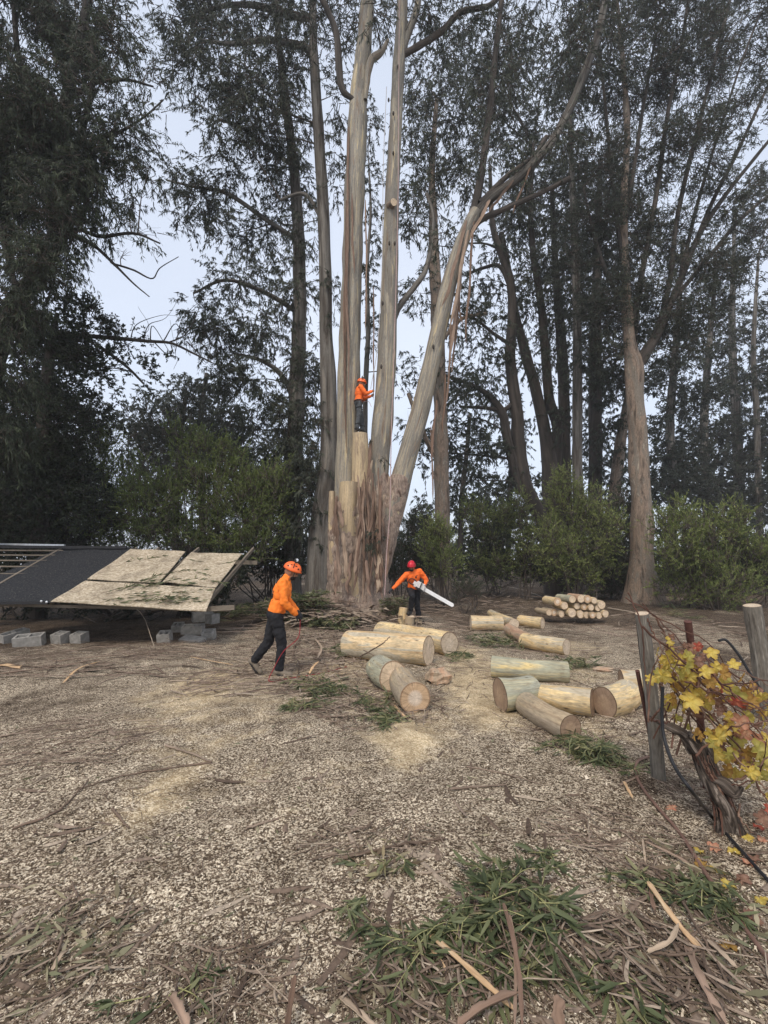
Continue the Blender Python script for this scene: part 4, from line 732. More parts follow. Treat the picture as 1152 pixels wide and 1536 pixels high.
# ------------------------------------------------------------------ logs
def logmat(name, stops, patch=None, streak=0.3):
    return bark(name, stops, ks=(8, 8, 1.1), streak=streak, fine=0.6, bd=0.006, patch=patch, dark=(0.16, 0.12, 0.09), speck=True)
M['logtan'] = logmat('peeled_log_tan', [(0.32, (0.434, 0.292, 0.156)), (0.43, (0.658, 0.487, 0.281)), (0.52, (0.553, 0.450, 0.292)), (0.6, (0.724, 0.548, 0.322)), (0.7, (0.789, 0.633, 0.406))], (0.474, 0.444, 0.359))
M['logyel'] = logmat('peeled_log_yellow', [(0.32, (0.497, 0.339, 0.177)), (0.43, (0.691, 0.515, 0.272)), (0.52, (0.553, 0.452, 0.295)), (0.6, (0.788, 0.604, 0.319)), (0.7, (0.800, 0.641, 0.414))], (0.457, 0.415, 0.331))
M['loggreen'] = logmat('peeled_log_grey_green', [(0.32, (0.291, 0.243, 0.161)), (0.43, (0.437, 0.403, 0.281)), (0.52, (0.358, 0.366, 0.281)), (0.6, (0.530, 0.475, 0.311)), (0.68, (0.688, 0.548, 0.271))], (0.344, 0.347, 0.281), .5)
M['loggrey'] = logmat('peeled_log_grey', [(0.32, (0.274, 0.196, 0.131)), (0.43, (0.423, 0.333, 0.221)), (0.55, (0.361, 0.305, 0.221)), (0.68, (0.572, 0.437, 0.282))], (0.373, 0.310, 0.236), 0.7)
M['logpink'] = logmat('peeled_log_pink', [(0.28, (0.36, 0.22, 0.15)), (0.45, (0.46, 0.30, 0.20)), (0.6, (0.42, 0.33, 0.24)), (0.75, (0.52, 0.42, 0.30))])
def log(A, B, r1, r2, label, mat='logtan', ca='cut', cb='cut', group=None, seed=0, n=30, sink=0.02, rings=14, snap=True, lump=0.026, bow=0.03):
    A = np.array(A, float); B = np.array(B, float)
    if snap:
        A[2] = gz(A[0], A[1]) + r1 - sink; B[2] = gz(B[0], B[1]) + r2 - sink
    c = (A + B) / 2; rb = (r1 + r2) / 2
    th = thing('log', (c[0], c[1], c[2] - rb), label, 'log', group)
    t = np.linspace(0, 1, rings)[:, None]; P = A * (1 - t) + B * t
    side = np.cross(B - A, [0, 0, 1]); side /= np.linalg.norm(side); P = P + side * bow * np.sin(t * math.pi)
    mb = MB(); V = tube(mb, P, np.linspace(r1, r2, rings), n=n, lump=lump, seed=seed, fl=2, cap=False)
    mb.build('bark', M[mat], th)
    for k, cm in ((0, ca), (-1, cb)):
        ring = V[k] if k else V[k][::-1]
        disc(ring, ring.mean(0), M[cm], th, th, seed=seed + k, bulge=0.0015)
    return th
def lp(u, v, r):                 # a log's end centre, given where it shows, resting on the ground
    z = r
    for _ in range(12):
        p = atz(u, v, z); z = .5 * z + .5 * (float(gz(p[0], p[1])) + r - .02)
    return p
LOGS = [
    ((524, 965), (643, 976), .245, .245, 'longest tan log, in front of the other long one, bluish bark patch', 'logtan', 'cut', 'cut'),
    ((572, 946), (674, 966), .20, .225, 'long pale yellow log lying behind the longest tan log', 'logyel', 'cutgrey', 'cutgrey'),
    ((569, 1002), (590, 1015), .185, .20, 'short bluish grey log pushed against the log with a split heart', 'loggreen', 'cut', 'cut'),
    ((603, 1020), (623, 1047), .165, .175, 'short log facing us with a pale splintered heart', 'loggrey', 'cut', 'cutheart'),
    ((706, 935), (751, 935), .19, .19, 'short tan log, left one of the row behind the leafy clippings', 'logtan', 'cutgrey', 'cut'),
    ((736, 920), (771, 936), .12, .14, 'thin pale log slanting behind the short tan log', 'logyel', 'cutgrey', 'cutgrey'),
    ((780, 931), (814, 935), .15, .155, 'short log with a dark hollow showing in its side', 'logyel', 'cutgrey', 'cut'),
    ((764, 944), (795, 962), .14, .14, 'reddish log half hidden behind the greenish tan log', 'logpink', 'cutgrey', 'cutgrey'),
    ((786, 961), (850, 971), .15, .155, 'greenish tan log just behind the log with a saw groove', 'logyel', 'cut', 'cutgrey'),
    ((738, 1000), (851, 1008), .155, .15, 'blue-grey log with a saw groove round its middle', 'loggreen', 'cut', 'cut'),
    ((750, 1043), (797, 1036), .19, .17, 'short thick grey and yellow log with dark end face', 'loggreen', 'cutdark', 'cutgrey'),
    ((800, 1040), (889, 1055), .135, .145, 'yellow-sided log wedged between the thick one and the forked one', 'logyel', 'cutgrey', 'cutdark'),
    ((790, 1056), (856, 1093), .125, .125, 'grey log nearest the camera, lying aslant on the others', 'loggrey', 'cutgrey', 'cutdark'),
    ((906, 1054), (942, 1040), .165, .155, 'thick yellow log with a sawn branch stub on its side', 'logyel', 'cutdark', 'cut'),
    ((932, 1022), (962, 1020), .145, .14, 'curved pale log behind the one with a branch stub', 'logtan', 'cutdark', 'cut')]
LT = {}
for k, (a, b, r1, r2, lab, mat, ca, cb) in enumerate(LOGS):
    LT[k] = log(lp(*a, r1), lp(*b, r2), r1, r2, lab, mat, ca, cb, group='sawn logs strewn on the clearing', seed=k + 3)
# details: branch stub, saw groove, hollow, knot
p = lp(938, 1056, .09); q_ = lp(946, 1066, .05)
mb = MB(); V = tube(mb, np.array([p, (p + q_) / 2, q_]), [.06, .052, .05], n=14, lump=.04, cap=False); mb.build('branch_stub', M['logyel'], LT[13]); disc(V[-1], V[-1].mean(0), M['cut'], LT[13], LT[13])
a, b = lp(738, 1000, .155), lp(851, 1008, .15); c = a * .53 + b * .47; d = nrm(b - a)
mb = MB(); tube(mb, np.array([c - d * .008, c + d * .008]), [.162, .162], n=30, cap=True); mb.build('saw_groove', M['cutgrey'], LT[9])
a, b = lp(780, 931, .15), lp(814, 935, .155); c = a * .72 + b * .28
mb = MB(); ellip(mb, c + [-.02, -.115, -.03], (.10, .05, .07)); mb.build('hollow', M['barkdark'], LT[6])
a, b = lp(800, 1040, .135), lp(889, 1055, .145); c = a * .72 + b * .28
mb = MB(); ellip(mb, c + [0, -.10, .085], (.045, .04, .025)); mb.build('knot', M['logyel'], LT[11])
for (c0, r_, h_, lab, m_, tl_) in [((603, 936), .12, .42, 'upright pale block beside the chainsaw man, under his raised boot', 'logyel', (.05, 0)), ((614, 938), .13, .24, 'squat greyed wood block the chainsaw man rests one boot on', 'loggrey', (.03, -.02))]:
    p = gp(*c0); c = np.array([p[0], p[1], float(gz(p[0], p[1]))]); th = thing('wood_block', c, lab, 'wood block')
    mb = MB(); V = tube(mb, np.array([c - [0, 0, .03], c + [tl_[0] * .4, 0, h_ * .5], c + [tl_[0], tl_[1], h_]]), [r_, r_ * .95, r_ * .9], n=20, lump=.04, cap=False, seed=4); mb.build('bark', M[m_], th); disc(V[-1], V[-1].mean(0), M['cut'], th, th)
def chunk(u, v, r, label, mat, seed, name='wood_chunk', sq=(1, .8, .7)):
    p = gp(u, v); c = np.array([p[0], p[1], float(gz(p[0], p[1]))]); q = np.random.default_rng(seed)
    mb = MB(); ellip(mb, (0, 0, 0), (1, 1, 1), n=14, k=10); V = mb.V[0]
    V = V * (1 + .22 * np.sin(V[:, :1] * 5 + q.uniform(0, 6)) * np.sin(V[:, 1:2] * 4 + q.uniform(0, 6)) + .15 * np.sin(V[:, 2:3] * 7 + q.uniform(0, 6) + 3 * V[:, :1]))
    V = np.sign(V) * np.abs(V) ** .8
    mb.V[0] = V * r * np.array(sq) + c + [0, 0, r * sq[2] * .7]; mb.BK[0] = mb.V[0]
    o = mb.build(name, M[mat], org=c, smooth=False); return tag(o, label, 'wood chunk')
chunk(659, 1024, .17, 'pinkish splintered wood chunk right of the split-heart log', 'logpink', 3)
chunk(627, 936, .12, 'small pale lump of wood at the feet of the chainsaw man', 'loggrey', 5)
chunk(904, 1006, .12, 'flat orange-pink slab of wood near the curved pale log', 'logpink', 8, sq=(1.3, .8, .25))

# the stack of small round logs
pile = [(435, 250, 48, 1.15, 'logyel'), (515, 295, 45, .8, 'logtan'), (605, 222, 44, 1.3, 'loggreen'), (705, 215, 48, 1.0, 'logpink'), (780, 220, 47, .8, 'logtan'), (855, 236, 38, .8, 'logyel'), (940, 285, 50, .9, 'logyel'),
        (660, 300, 38, .8, 'logtan'), (742, 312, 37, .8, 'logyel'), (820, 318, 37, .8, 'logtan'), (898, 322, 38, .8, 'logtan'), (335, 376, 37, 1.2, 'loggrey'), (395, 374, 42, 1.0, 'loggrey'), (600, 378, 55, .8, 'logtan'), (697, 394, 47, .8, 'logtan'),
        (768, 403, 38, .8, 'logyel'), (838, 404, 40, .8, 'loggrey'), (914, 408, 40, .8, 'logtan'), (985, 388, 42, .8, 'logyel'), (480, 392, 38, .8, 'loggrey')]
nm = ['leftmost yellow log on top of the log stack', 'pale round end under the gap between the top left logs of the stack', 'greenish log second on top of the log stack', 'orange-pink log at the peak of the log stack', 'broad pale end right of the orange-pink log at the stack peak', 'small log end on the shoulder of the stack, right of the peak', 'thick yellow log at the upper right end of the stack',
      'leftmost small end in the middle row of the stack', 'second small end in the middle row, under the orange-pink log', 'third small end in the middle row of the log stack', 'rightmost small end of the middle row, against the thick yellow log', 'darkest log lying lowest at the left foot of the stack', 'grey log between the darkest log and the split log of the stack', 'largest round end in the bottom row of the log stack', 'log end in the bottom row just right of the largest one',
      'third complete end in the bottom row of the stack', 'darkest round end in the bottom row of the stack', 'pale log end in the bottom row beneath the thick yellow log', 'rightmost log of the bottom row of the stack', 'split bark-covered log in the bottom row, left of the largest end']
YP = 13.2; ax_ = nrm(np.array([-.12, .99, 0]))
for k, (x, y, rp, L, mt_) in enumerate(pile):
    u, v = 780 + x / 7.68, 870 + y / 7.68; Y = YP + rng.uniform(-.07, .07) + (0.1 if x < 450 and y > 300 else 0); p = at(u, v, Y); r_ = rp / 7.68 * tt(u, v, Y) / FP
    g = float(gz(p[0], p[1])); p[2] = max(p[2] + 0.0, g + r_ * .9)
    log(p + ax_ * L * .62, p, r_ * rng.uniform(.92, 1.02), r_, nm[k], mt_, 'cutgrey', 'cutheart' if k % 4 == 0 else 'cut', group='round logs stacked at the far side', seed=k + 40, n=18, snap=False, rings=7, bow=.01)

# ------------------------------------------------------------------ sheets on the low timber frame at the left
M['timber'] = bark('weathered_timber', [(0.3, (0.11, 0.09, 0.07)), (0.5, (0.19, 0.16, 0.125)), (0.7, (0.28, 0.24, 0.19))], ks=(9, 9, 1), streak=0.5, bd=0.01)
M['post'] = bark('weathered_grey_post', [(0.32, (0.085, 0.072, 0.06)), (0.44, (0.20, 0.18, 0.15)), (0.55, (0.16, 0.145, 0.125)), (0.66, (0.33, 0.305, 0.265))], ks=(34, 34, 1.6), dark=(.04, .034, .03), streak=0.95, fine=.8, bd=0.012)
M['rust'] = plain('rusted_stake', (0.10, 0.045, 0.035), 0.8, .4, 30, .002)
M['metal'] = plain('dull_aluminium', (0.62, 0.64, 0.66), 0.4, .15, 20, metal=.5)
M['black'] = plain('black_bar', (0.02, 0.02, 0.022), 0.5, .2, 20)
m, t, b = new_mat('strandboard', .85, .2)
vv = vec(t, (1, 1, 1)); vo = N_(t, 'ShaderNodeTexVoronoi', Scale=1.0); mp = t.nodes.new('ShaderNodeMapping'); mp.inputs['Scale'].default_value = (26, 46, 26); t.links.new(mixc(t, .06, vv, N_(t, 'ShaderNodeTexNoise', Scale=4.0).outputs[1], 'ADD'), mp.inputs[0]); t.links.new(mp.outputs[0], vo.inputs['Vector'])
sc_ = t.nodes.new('ShaderNodeSeparateColor'); t.links.new(vo.outputs['Color'], sc_.inputs[0])
c = ramp(t, sc_.outputs[0], [(0, (.27, .215, .15)), (.5, (.41, .345, .25)), (1, (.57, .50, .39))])
c = mixc(t, .7, c, ramp(t, noise(t, vv, 2.2, 6, .65), [(.34, (.52, .5, .48)), (.5, (.95, .94, .92)), (.65, (1.18, 1.16, 1.14))]), 'MULTIPLY'); t.links.new(c, b.inputs[0]); bump(t, b, sc_.outputs[1], .3, .003); M['osb'] = m
m, t, b = new_mat('black_shade_cloth', .95, .1); vv = vec(t, (1, 1, 1))
c = ramp(t, noise(t, vv, 38, 3, .7), [(.3, (.012, .013, .015)), (.56, (.03, .032, .036)), (.68, (.10, .09, .08)), (.76, (.38, .32, .25))])
t.links.new(c, b.inputs[0]); bump(t, b, noise(t, vv, 200, 2), .4, .003); M['cloth'] = m
p0 = np.array([0, 9.3, .80]); p1 = np.array([0, 12.3, 2.02]); pn_ = nrm(np.cross([1, 0, 0], p1 - p0))
def onp(u, v, off=0.0):
    d = ray(u, v); o = np.array([0, 0, EYE]); t_ = (p0 + pn_ * off - o).dot(pn_) / d.dot(pn_); return o + d * t_
def sheet(name, corners, mat, thick, label, cat, off=0.0, nx=14, ny=10, wav=.012, seed=0):
    a, b_, c_, d_ = [onp(*q, off) for q in corners]    # front-left, front-right, back-right, back-left
    q = np.random.default_rng(seed); mb = MB(); s, t_ = np.meshgrid(np.linspace(0, 1, nx), np.linspace(0, 1, ny))
    s = s[..., None]; t_ = t_[..., None]
    P = (a * (1 - s) + b_ * s) * (1 - t_) + (d_ * (1 - s) + c_ * s) * t_
    z = wav * (np.sin(s * 5 + q.uniform(0, 6)) * np.sin(t_ * 4 + q.uniform(0, 6)) + .5 * np.sin(s * 13 + t_ * 9)) 
    up = P + pn_ * z; dn = up - pn_ * thick
    V = np.concatenate([up.reshape(-1, 3), dn.reshape(-1, 3)]); n0 = nx * ny
    i = np.arange(ny - 1)[:, None]; j = np.arange(nx - 1)[None]; f = i * nx + j
    Q = np.stack([f, f + 1, f + nx + 1, f + nx], -1).reshape(-1, 4); Q2 = Q[:, ::-1] + n0
    loop = list(range(nx)) + [nx * k - 1 for k in range(2, ny + 1)] + list(range(n0 - 2, n0 - nx - 1, -1)) + [nx * k for k in range(ny - 2, 0, -1)]
    E = [[loop[k], loop[k] + n0, loop[(k + 1) % len(loop)] + n0, loop[(k + 1) % len(loop)]] for k in range(len(loop))]
    mb.add(V, np.vstack([Q, Q2, E])); o = mb.build(name, mat, org=V.mean(0), smooth=False); return tag(o, label, cat)
sheet('plywood_sheet', [(76, 902), (309, 916), (323, 882), (128, 871)], M['osb'], .018, 'wide front plywood sheet strewn with twigs and leaves', 'plywood sheet', .02, seed=1)
sheet('plywood_sheet', [(131, 869), (240, 873), (278, 827), (196, 823)], M['osb'], .018, 'back plywood sheet next to the black shade cloth', 'plywood sheet', .035, seed=2)
sheet('plywood_sheet', [(244, 873), (324, 880), (363, 831), (287, 828)], M['osb'], .018, 'back plywood sheet at the right end, nearest the walking man', 'plywood sheet', .045, seed=3)
sheet('shade_cloth', [(-90, 898), (84, 904), (203, 822), (99, 818)], M['cloth'], .006, 'black shade cloth stretched over the left part of the frame', 'shade cloth', .0, nx=30, ny=20, wav=.02, seed=5)
fr = thing('timber_frame', gp(183, 966), 'low weathered timber frame carrying the plywood sheets and shade cloth', 'frame')
def fbar(name, a, b, w, h, mat='timber'):
    mb = MB(); bar(mb, a, b, w, h); return mb.build(name, M[mat], fr, smooth=False)
for u, vb in ((5, 962), (183, 966)):
    g = gp(u, vb); a = g.copy(); a[2] = float(gz(a[0], a[1])) - .05; fbar('post', a, a + [0, 0, .78 - a[2]], .11, .11)
g = gp(352, 966); a = g + [0, 0, -.1]; fbar('post', a, a + [0, 0, 1.02], .09, .09)
for u in (20, 180, 330, 386):
    c = at(u, 850, 12.4); g = float(gz(c[0], c[1])); fbar('post', [c[0], 12.45, g - .05], [c[0], 12.45, 1.93], .10, .10)
for k, u in enumerate((-60, 30, 75, 120, 200, 310)):
    a = onp(u, 905, -.08); b = a.copy(); L = (p1 - p0); b = a + L * 1.03; b[0] += .05; fbar('rafter', a, b, .05, .09)
a = onp(-90, 905, -.16); b = onp(345, 915, -.16); fbar('beam', a, b, .09, .06)
a = onp(-90, 905, -.02); b = onp(73, 904, -.02); fbar('rail', a, b, .06, .06, 'black')
a = at(300, 914, 9.45); b = at(352, 911, 9.45); fbar('rail', a, b, .06, .10)
a = at(-90, 820, 12.38); b = at(190, 821, 12.38); fbar('beam', a, b, .06, .07, 'black')
a = at(340, 843, 12.38); b = at(386, 844, 12.38); fbar('rail', a, b, .05, .11)
a = onp(-60, 815, .03); b = onp(97, 818, .03); fbar('rail', a, b, .06, .05, 'metal')
for k, v in enumerate((825, 832, 840, 849, 860)):
    a = onp(-70, v, -.02); b = onp(95 - k * 12, v + 1, -.02); fbar('slat', a, b, .07, .035)
a = onp(-5, 880, -.03); b = onp(95, 822, -.03); fbar('rafter', a, b, .05, .08)
for k, q in enumerate(((70, 903), (190, 821), (97, 818), (62, 902))):
    pp = onp(*q, .02); mb = MB(); ellip(mb, pp, (.025, .02, .025), n=10, k=7); mb.build('clip', M['metal'], fr)
a = onp(318, 831, .02); b = onp(366, 831, .02); fbar('rail', a, b, .04, .03, 'metal')
# old rail behind and a slim pale stake pair beside the trunks
for (u, v0, v1, w, Y, lab) in ((470, 838, 820, .05, 16.6, 'slim white marker stake left of the other, before the grey trunk'), (480, 838, 824, .05, 16.6, 'slim white marker stake right of the other, before the grey trunk'), (465.5, 897, 888, .05, 12.6, 'tiny pale stake in the leaf pile behind the walking man')):
    a = at(u, v0, Y); b = at(u, v1, Y); g = float(gz(a[0], a[1])); th = thing('marker_stake', (a[0], Y, g), lab, 'stake')
    mb = MB(); bar(mb, [a[0], Y, g - .05], [b[0], Y, a[2]], .02, .02, up=(0, 1, 0)); mb.build('stake', M['timber'], th, smooth=False)
    mb = MB(); bar(mb, [a[0], Y, a[2]], b, w, .03, up=(0, 1, 0)); mb.build('painted_top', plain('white_paint', (.75, .75, .72), .6), th, smooth=False)

# concrete blocks under the frame
M['conc'] = plain('concrete', (0.30, 0.285, 0.26), .95, .25, 16, .004)
def block(hollow=True, L=.40, Wd=.20, H=.19):
    mb = MB()
    if hollow:
        t_ = .032
        box(mb, (0, Wd / 2 - t_ / 2, H / 2), L, t_, H); box(mb, (0, -Wd / 2 + t_ / 2, H / 2), L, t_, H)
        for x in (-L / 2 + t_ / 2, 0, L / 2 - t_ / 2): box(mb, (x, 0, H / 2), t_, Wd - 2 * t_ - .002, H - .003)
        box(mb, (0, 0, .02), L - .07, Wd - .07, .03)
    else: box(mb, (0, 0, H / 2), L, Wd, H)
    return mb
bm_ = block().mesh('concrete_block', M['conc'], smooth=False); bh = block(L=.2).mesh('half_block', M['conc'], smooth=False); bf_ = block(False, H=.09).mesh('paver_block', M['conc'], smooth=False)
BL = [(bm_, 45, 968, 18, 0, 'grey hollow concrete block lying slanted in front at far left'), (bm_, 22, 962, 65, 0, 'hollow concrete block behind the slanted one at far left'), (bh, 92, 964, 80, 0, 'half-size concrete block left of its near twin'), (bh, 120, 964, 85, 0, 'half-size concrete block right of its near twin'),
      (bh, 248, 963, 10, 0, 'single square concrete block right of the middle frame post'), (bf_, 289, 963, -15, 0, 'thin flat concrete slab on the ground before the block heap'), (bm_, 290, 951, 5, 0, 'long concrete block at the back of the heap'), (bh, 314, 960, 95, 0, 'concrete block standing at the right foot of the heap'), (bh, 268, 948, 8, 0, 'shadowed concrete block left in the heap under the sheets'), (bm_, 303, 942, 30, .2, 'concrete block tilted on top of the heap'), (bh, 318, 945, 60, .19, 'half block on top at the right of the heap')]
for me_, u, v, a, dz, lab in BL:
    p = gp(u, v); o = bpy.data.objects.new('concrete_block', me_); C.objects.link(o); o.location = (p[0], p[1], float(gz(p[0], p[1])) + dz - .01)
    tl_ = rng.uniform(10, 20) if dz == 0 else 4; o.rotation_euler = (Matrix.Rotation(R(tl_), 3, 'X') @ Matrix.Rotation(R(a), 3, 'Z')).to_euler(); o.location[2] -= .01; o.scale = (1.25, 1.25, 1.25); tag(o, lab, 'concrete block', 'concrete blocks under the timber frame')

# ------------------------------------------------------------------ posts, stakes and the vine on the right
def postobj(name, top, bot, ytop, w, label, cat, mat='post', n=18, square=False):
    b = gp(*bot); b[2] -= .12; a = at(*top, ytop); th = thing(name, (b[0], b[1], b[2] + .12), label, cat)
    mb = MB(); P = spl([b, (a + b) / 2 + [.01, 0, 0], a], 16); V = tube(mb, P, np.linspace(w * 1.05, w, 16), n=n, lump=.03, cap=False, seed=int(top[0]) % 50, fl=3); mb.build('shaft', M[mat], th)
    disc(V[-1], V[-1].mean(0), M['cutgrey'] if mat == 'post' else M[mat], th, th, name='top_face'); return th, P
PA1, pP = postobj('fence_post', (963, 920), (988, 1166), 3.42, .047, 'weathered grey post leaning beside the grapevine', 'fence post')
postobj('fence_post', (1128, 908), (1153, 1080), 4.85, .078, 'thick weathered grey post at the right edge of the picture', 'fence post')
postobj('metal_stake', (956, 1006), (984, 1152), 3.55, .016, 'thin rusty stake leaning against the left grey post', 'stake', 'rust', 8)
postobj('metal_stake', (1032, 932), (1060, 1180), 3.15, .024, 'brown stake rising through the yellow vine leaves', 'stake', 'rust', 8)
# grapevine
M['vinebark'] = bark('shredding_vine_bark', [(0.36, (0.016, 0.012, 0.010)), (0.47, (0.06, 0.047, 0.038)), (0.57, (0.12, 0.097, 0.08)), (0.66, (0.30, 0.25, 0.21))], ks=(45, 45, 5), streak=.9, bd=.01)
M['cane'] = tinted('vine_canes', [(0, (.07, .035, .028)), (.5, (.16, .085, .06)), (1, (.27, .18, .13))])
vb_ = gp(1088, 1246); vine = thing('grapevine', vb_, 'old gnarled grapevine with yellow and red autumn leaves and trailing canes', 'grapevine')
P, r = path([(1094, 1268, 46), (1086, 1215, 27), (1072, 1178, 25), (1057, 1145, 22), (1046, 1118, 26), (1032, 1102, 15)], vb_[1])
A = spl(np.hstack([P, r[:, None]]), 30); VT = A; mb = MB(); tube(mb, A[:, :3], A[:, 3], n=34, lump=.14, fl=14, seed=6); mb.build('trunk', M['vinebark'], vine)
P, r = path([(1044, 1125, 24), (1025, 1102, 16, .03), (1008, 1092, 13, .05), (990, 1084, 8, .1), (975, 1076, 5, .2)], vb_[1]); A = spl(np.hstack([P, r[:, None]]), 22); mb = MB(); tube(mb, A[:, :3], A[:, 3], n=14, lump=.12, fl=4, seed=7); mb.build('arm', M['vinebark'], vine)
P, r = path([(1060, 1165, 16), (1085, 1175, 20, -.05), (1102, 1190, 14, -.08), (1112, 1180, 8, -.1)], vb_[1]); A = spl(np.hstack([P, r[:, None]]), 16); mb = MB(); tube(mb, A[:, :3], A[:, 3], n=14, lump=.12, fl=4, seed=9); mb.build('arm', M['vinebark'], vine)
YV = float(vb_[1])
mb = MB()
for k in range(46):
    i0 = rng.integers(0, 20); a_ = rng.uniform(math.pi, 2 * math.pi); pts = []
    for i1 in range(i0, min(29, i0 + rng.integers(4, 10))):
        c_ = VT[i1]; pts.append([c_[0] + (c_[3] * 1.08 + .002) * math.cos(a_), c_[1] + (c_[3] * 1.08 + .002) * math.sin(a_), c_[2]])
    if len(pts) > 3: ribbon(mb, spl(pts, 9) + rng.normal(size=(9, 3)) * .003, rng.uniform(.004, .012), th=.002, curl=rng.uniform(-.8, .8), tint=rng.uniform(0, .9), side=(-math.sin(a_), math.cos(a_), 0))
mb.build('bark_shreds', M['cane'], vine, kind='stuff')
CAN = [[(992, 950), (1020, 985), (1070, 1030), (1120, 1065), (1170, 1095)], [(965, 905), (1000, 940), (1040, 985), (1090, 1030), (1165, 1080)], [(1000, 1020), (1050, 1045), (1100, 1075), (1170, 1130)], [(1010, 985), (1060, 1010), (1110, 1050), (1170, 1075)],
       [(1042, 1118), (1035, 1060), (1060, 1020), (1110, 1040), (1165, 1065)], [(1000, 1090), (992, 1040), (990, 1000), (1010, 970), (1035, 980)], [(990, 1085), (993, 1030), (988, 985)], [(1020, 1100), (1022, 1060), (1010, 1020), (1020, 990)], [(1060, 1150), (1090, 1120), (1120, 1090), (1160, 1100)],
       [(1010, 1010), (1070, 1080), (1110, 1140), (1150, 1200), (1165, 1240)], [(1030, 1030), (1080, 1100), (1130, 1170), (1160, 1190)], [(1090, 1180), (1130, 1170), (1145, 1140), (1150, 1110)], [(1095, 1190), (1110, 1230), (1150, 1290)], [(985, 930), (1010, 975), (1000, 1010)], [(1050, 975), (1090, 1000), (1140, 1045), (1170, 1050)],
       [(975, 1078), (985, 1068), (1005, 1052)], [(975, 1078), (998, 1085), (1012, 1070)], [(1060, 1020), (1110, 1030), (1170, 1060)], [(940, 890), (960, 940), (968, 1000), (975, 1070)], [(1040, 1000), (1100, 1060), (1160, 1150)], [(1000, 965), (1060, 990), (1120, 1010), (1170, 1040)]]
cane_pts = []
CAN = CAN + [[(u + rng.uniform(-30, 30), v + rng.uniform(-25, 25)) for u, v in c_] for c_ in CAN[:15]]
for k, pts in enumerate(CAN):
    yy = YV + rng.uniform(-.15, .3); P = [at(u + rng.uniform(-3, 3), v + rng.uniform(-3, 3), yy + rng.uniform(-.08, .08) - .15 * (i_ / len(pts))) for i_, (u, v) in enumerate(pts)]
    P = spl(P, 22); P = P + .006 * np.sin(np.arange(22)[:, None] * 1.9 + k) ; rc = rng.uniform(.0035, .0060); cane_pts.append(P)
    mb = MB(); tube(mb, P, np.linspace(rc * 1.3, rc * .6, 22), n=6, tint=rng.uniform(.1, .9)); mb.build('cane', M['cane'], vine)
P, r = path([(1052, 1112, 2), (1040, 1125, 3), (1030, 1130, 2)], YV)
# vine leaves: five-lobed blades, each a part
def leafmesh(name, mat, seed):
    q = np.random.default_rng(seed); n = 40; a = np.linspace(-math.pi, math.pi, n, endpoint=False)
    rad = .55 + .30 * np.cos(a) * .5 + .30 * np.abs(np.cos(2.5 * a)) ** 1.1 - .06 + .045 * np.sin(a * 17 + 1) + .03 * q.normal(size=n); rad[np.abs(np.abs(a) - math.pi) < .3] *= .45
    X = rad * np.cos(a) + .3; Yv = rad * np.sin(a) * .95; V = [[.25, 0, 0]]
    cup = q.uniform(-.35, .5); tw_ = q.uniform(-.4, .4)
    for f in (.5, 1.0):
        x = .25 + (X - .25) * f; y = Yv * f; z = cup * (y ** 2) * .9 + tw_ * x * y + .09 * np.sin(a * 5 + seed) * f + .05 * np.sin(a * 11) * f - .3 * x * x * q.uniform(-.6, 1)
        V += list(np.stack([x, y, z], 1))
    V = np.array(V) * .07; jj = np.arange(n)
    T = np.stack([np.zeros(n, int), 1 + jj, 1 + (jj + 1) % n], 1); Q = np.stack([1 + jj, 1 + n + jj, 1 + n + (jj + 1) % n, 1 + (jj + 1) % n], 1)
    mb = MB(); mb.add(V, Q, T, bk=V, tint=np.concatenate([[0], np.full(n, .5), np.ones(n)]))
    mb.V.append(np.array([[.02, .001, 0], [.02, -.001, 0], [-.05, 0, .012]])); mb.BK.append(mb.V[-1]); mb.T.append(np.ones(3)); mb.TR.append(np.array([[0, 1, 2]]) + mb.n); mb.tm.append(np.zeros(1, int)); mb.n += 3
    me = mb.mesh(name, mat, smooth=True); return me
def vleaf(name, c1, c2, edge):
    m, t, b = new_mat(name, .6, .3); v = vec(t, (1, 1, 1))
    c = mixc(t, fac(t, noise(t, v, 28, 4, .6), .38, .62), c1, c2); c = mixc(t, math_(t, 'MULTIPLY', fac(t, tint_out(t), .55, 1.0), .55), c, edge)
    w = N_(t, 'ShaderNodeTexVoronoi', Scale=70.0); t.links.new(v, w.inputs['Vector']); c = mixc(t, .35, c, ramp(t, w.outputs['Distance'], [(0, (.6, .6, .6)), (.5, (1.15, 1.15, 1.15))]), 'MULTIPLY')
    t.links.new(c, b.inputs[0]); tr = t.nodes.new('ShaderNodeBsdfTranslucent'); t.links.new(c, tr.inputs[0]); mx = t.nodes.new('ShaderNodeMixShader'); mx.inputs[0].default_value = .4
    t.links.new(b.outputs[0], mx.inputs[1]); t.links.new(tr.outputs[0], mx.inputs[2]); t.links.new(mx.outputs[0], t.nodes['Material Output'].inputs[0]); return m
VL = {'y': vleaf('yellow_vine_leaf', (.60, .43, .07), (.68, .55, .15), (.42, .25, .06)), 'g': vleaf('yellow_green_vine_leaf', (.42, .38, .08), (.52, .46, .14), (.45, .33, .08)), 'o': vleaf('ochre_vine_leaf', (.38, .21, .05), (.48, .31, .09), (.30, .15, .05)),
      'r': vleaf('red_vine_leaf', (.42, .07, .05), (.52, .17, .10), (.25, .05, .04)), 'b': vleaf('brown_vine_leaf', (.25, .13, .09), (.36, .22, .15), (.16, .08, .06)), 'p': vleaf('salmon_vine_leaf', (.58, .25, .16), (.62, .38, .24), (.40, .16, .10))}
LM = {k: [leafmesh('vine_leaf', m_, i_ + 3) for i_ in range(3)] for k, m_ in VL.items()}
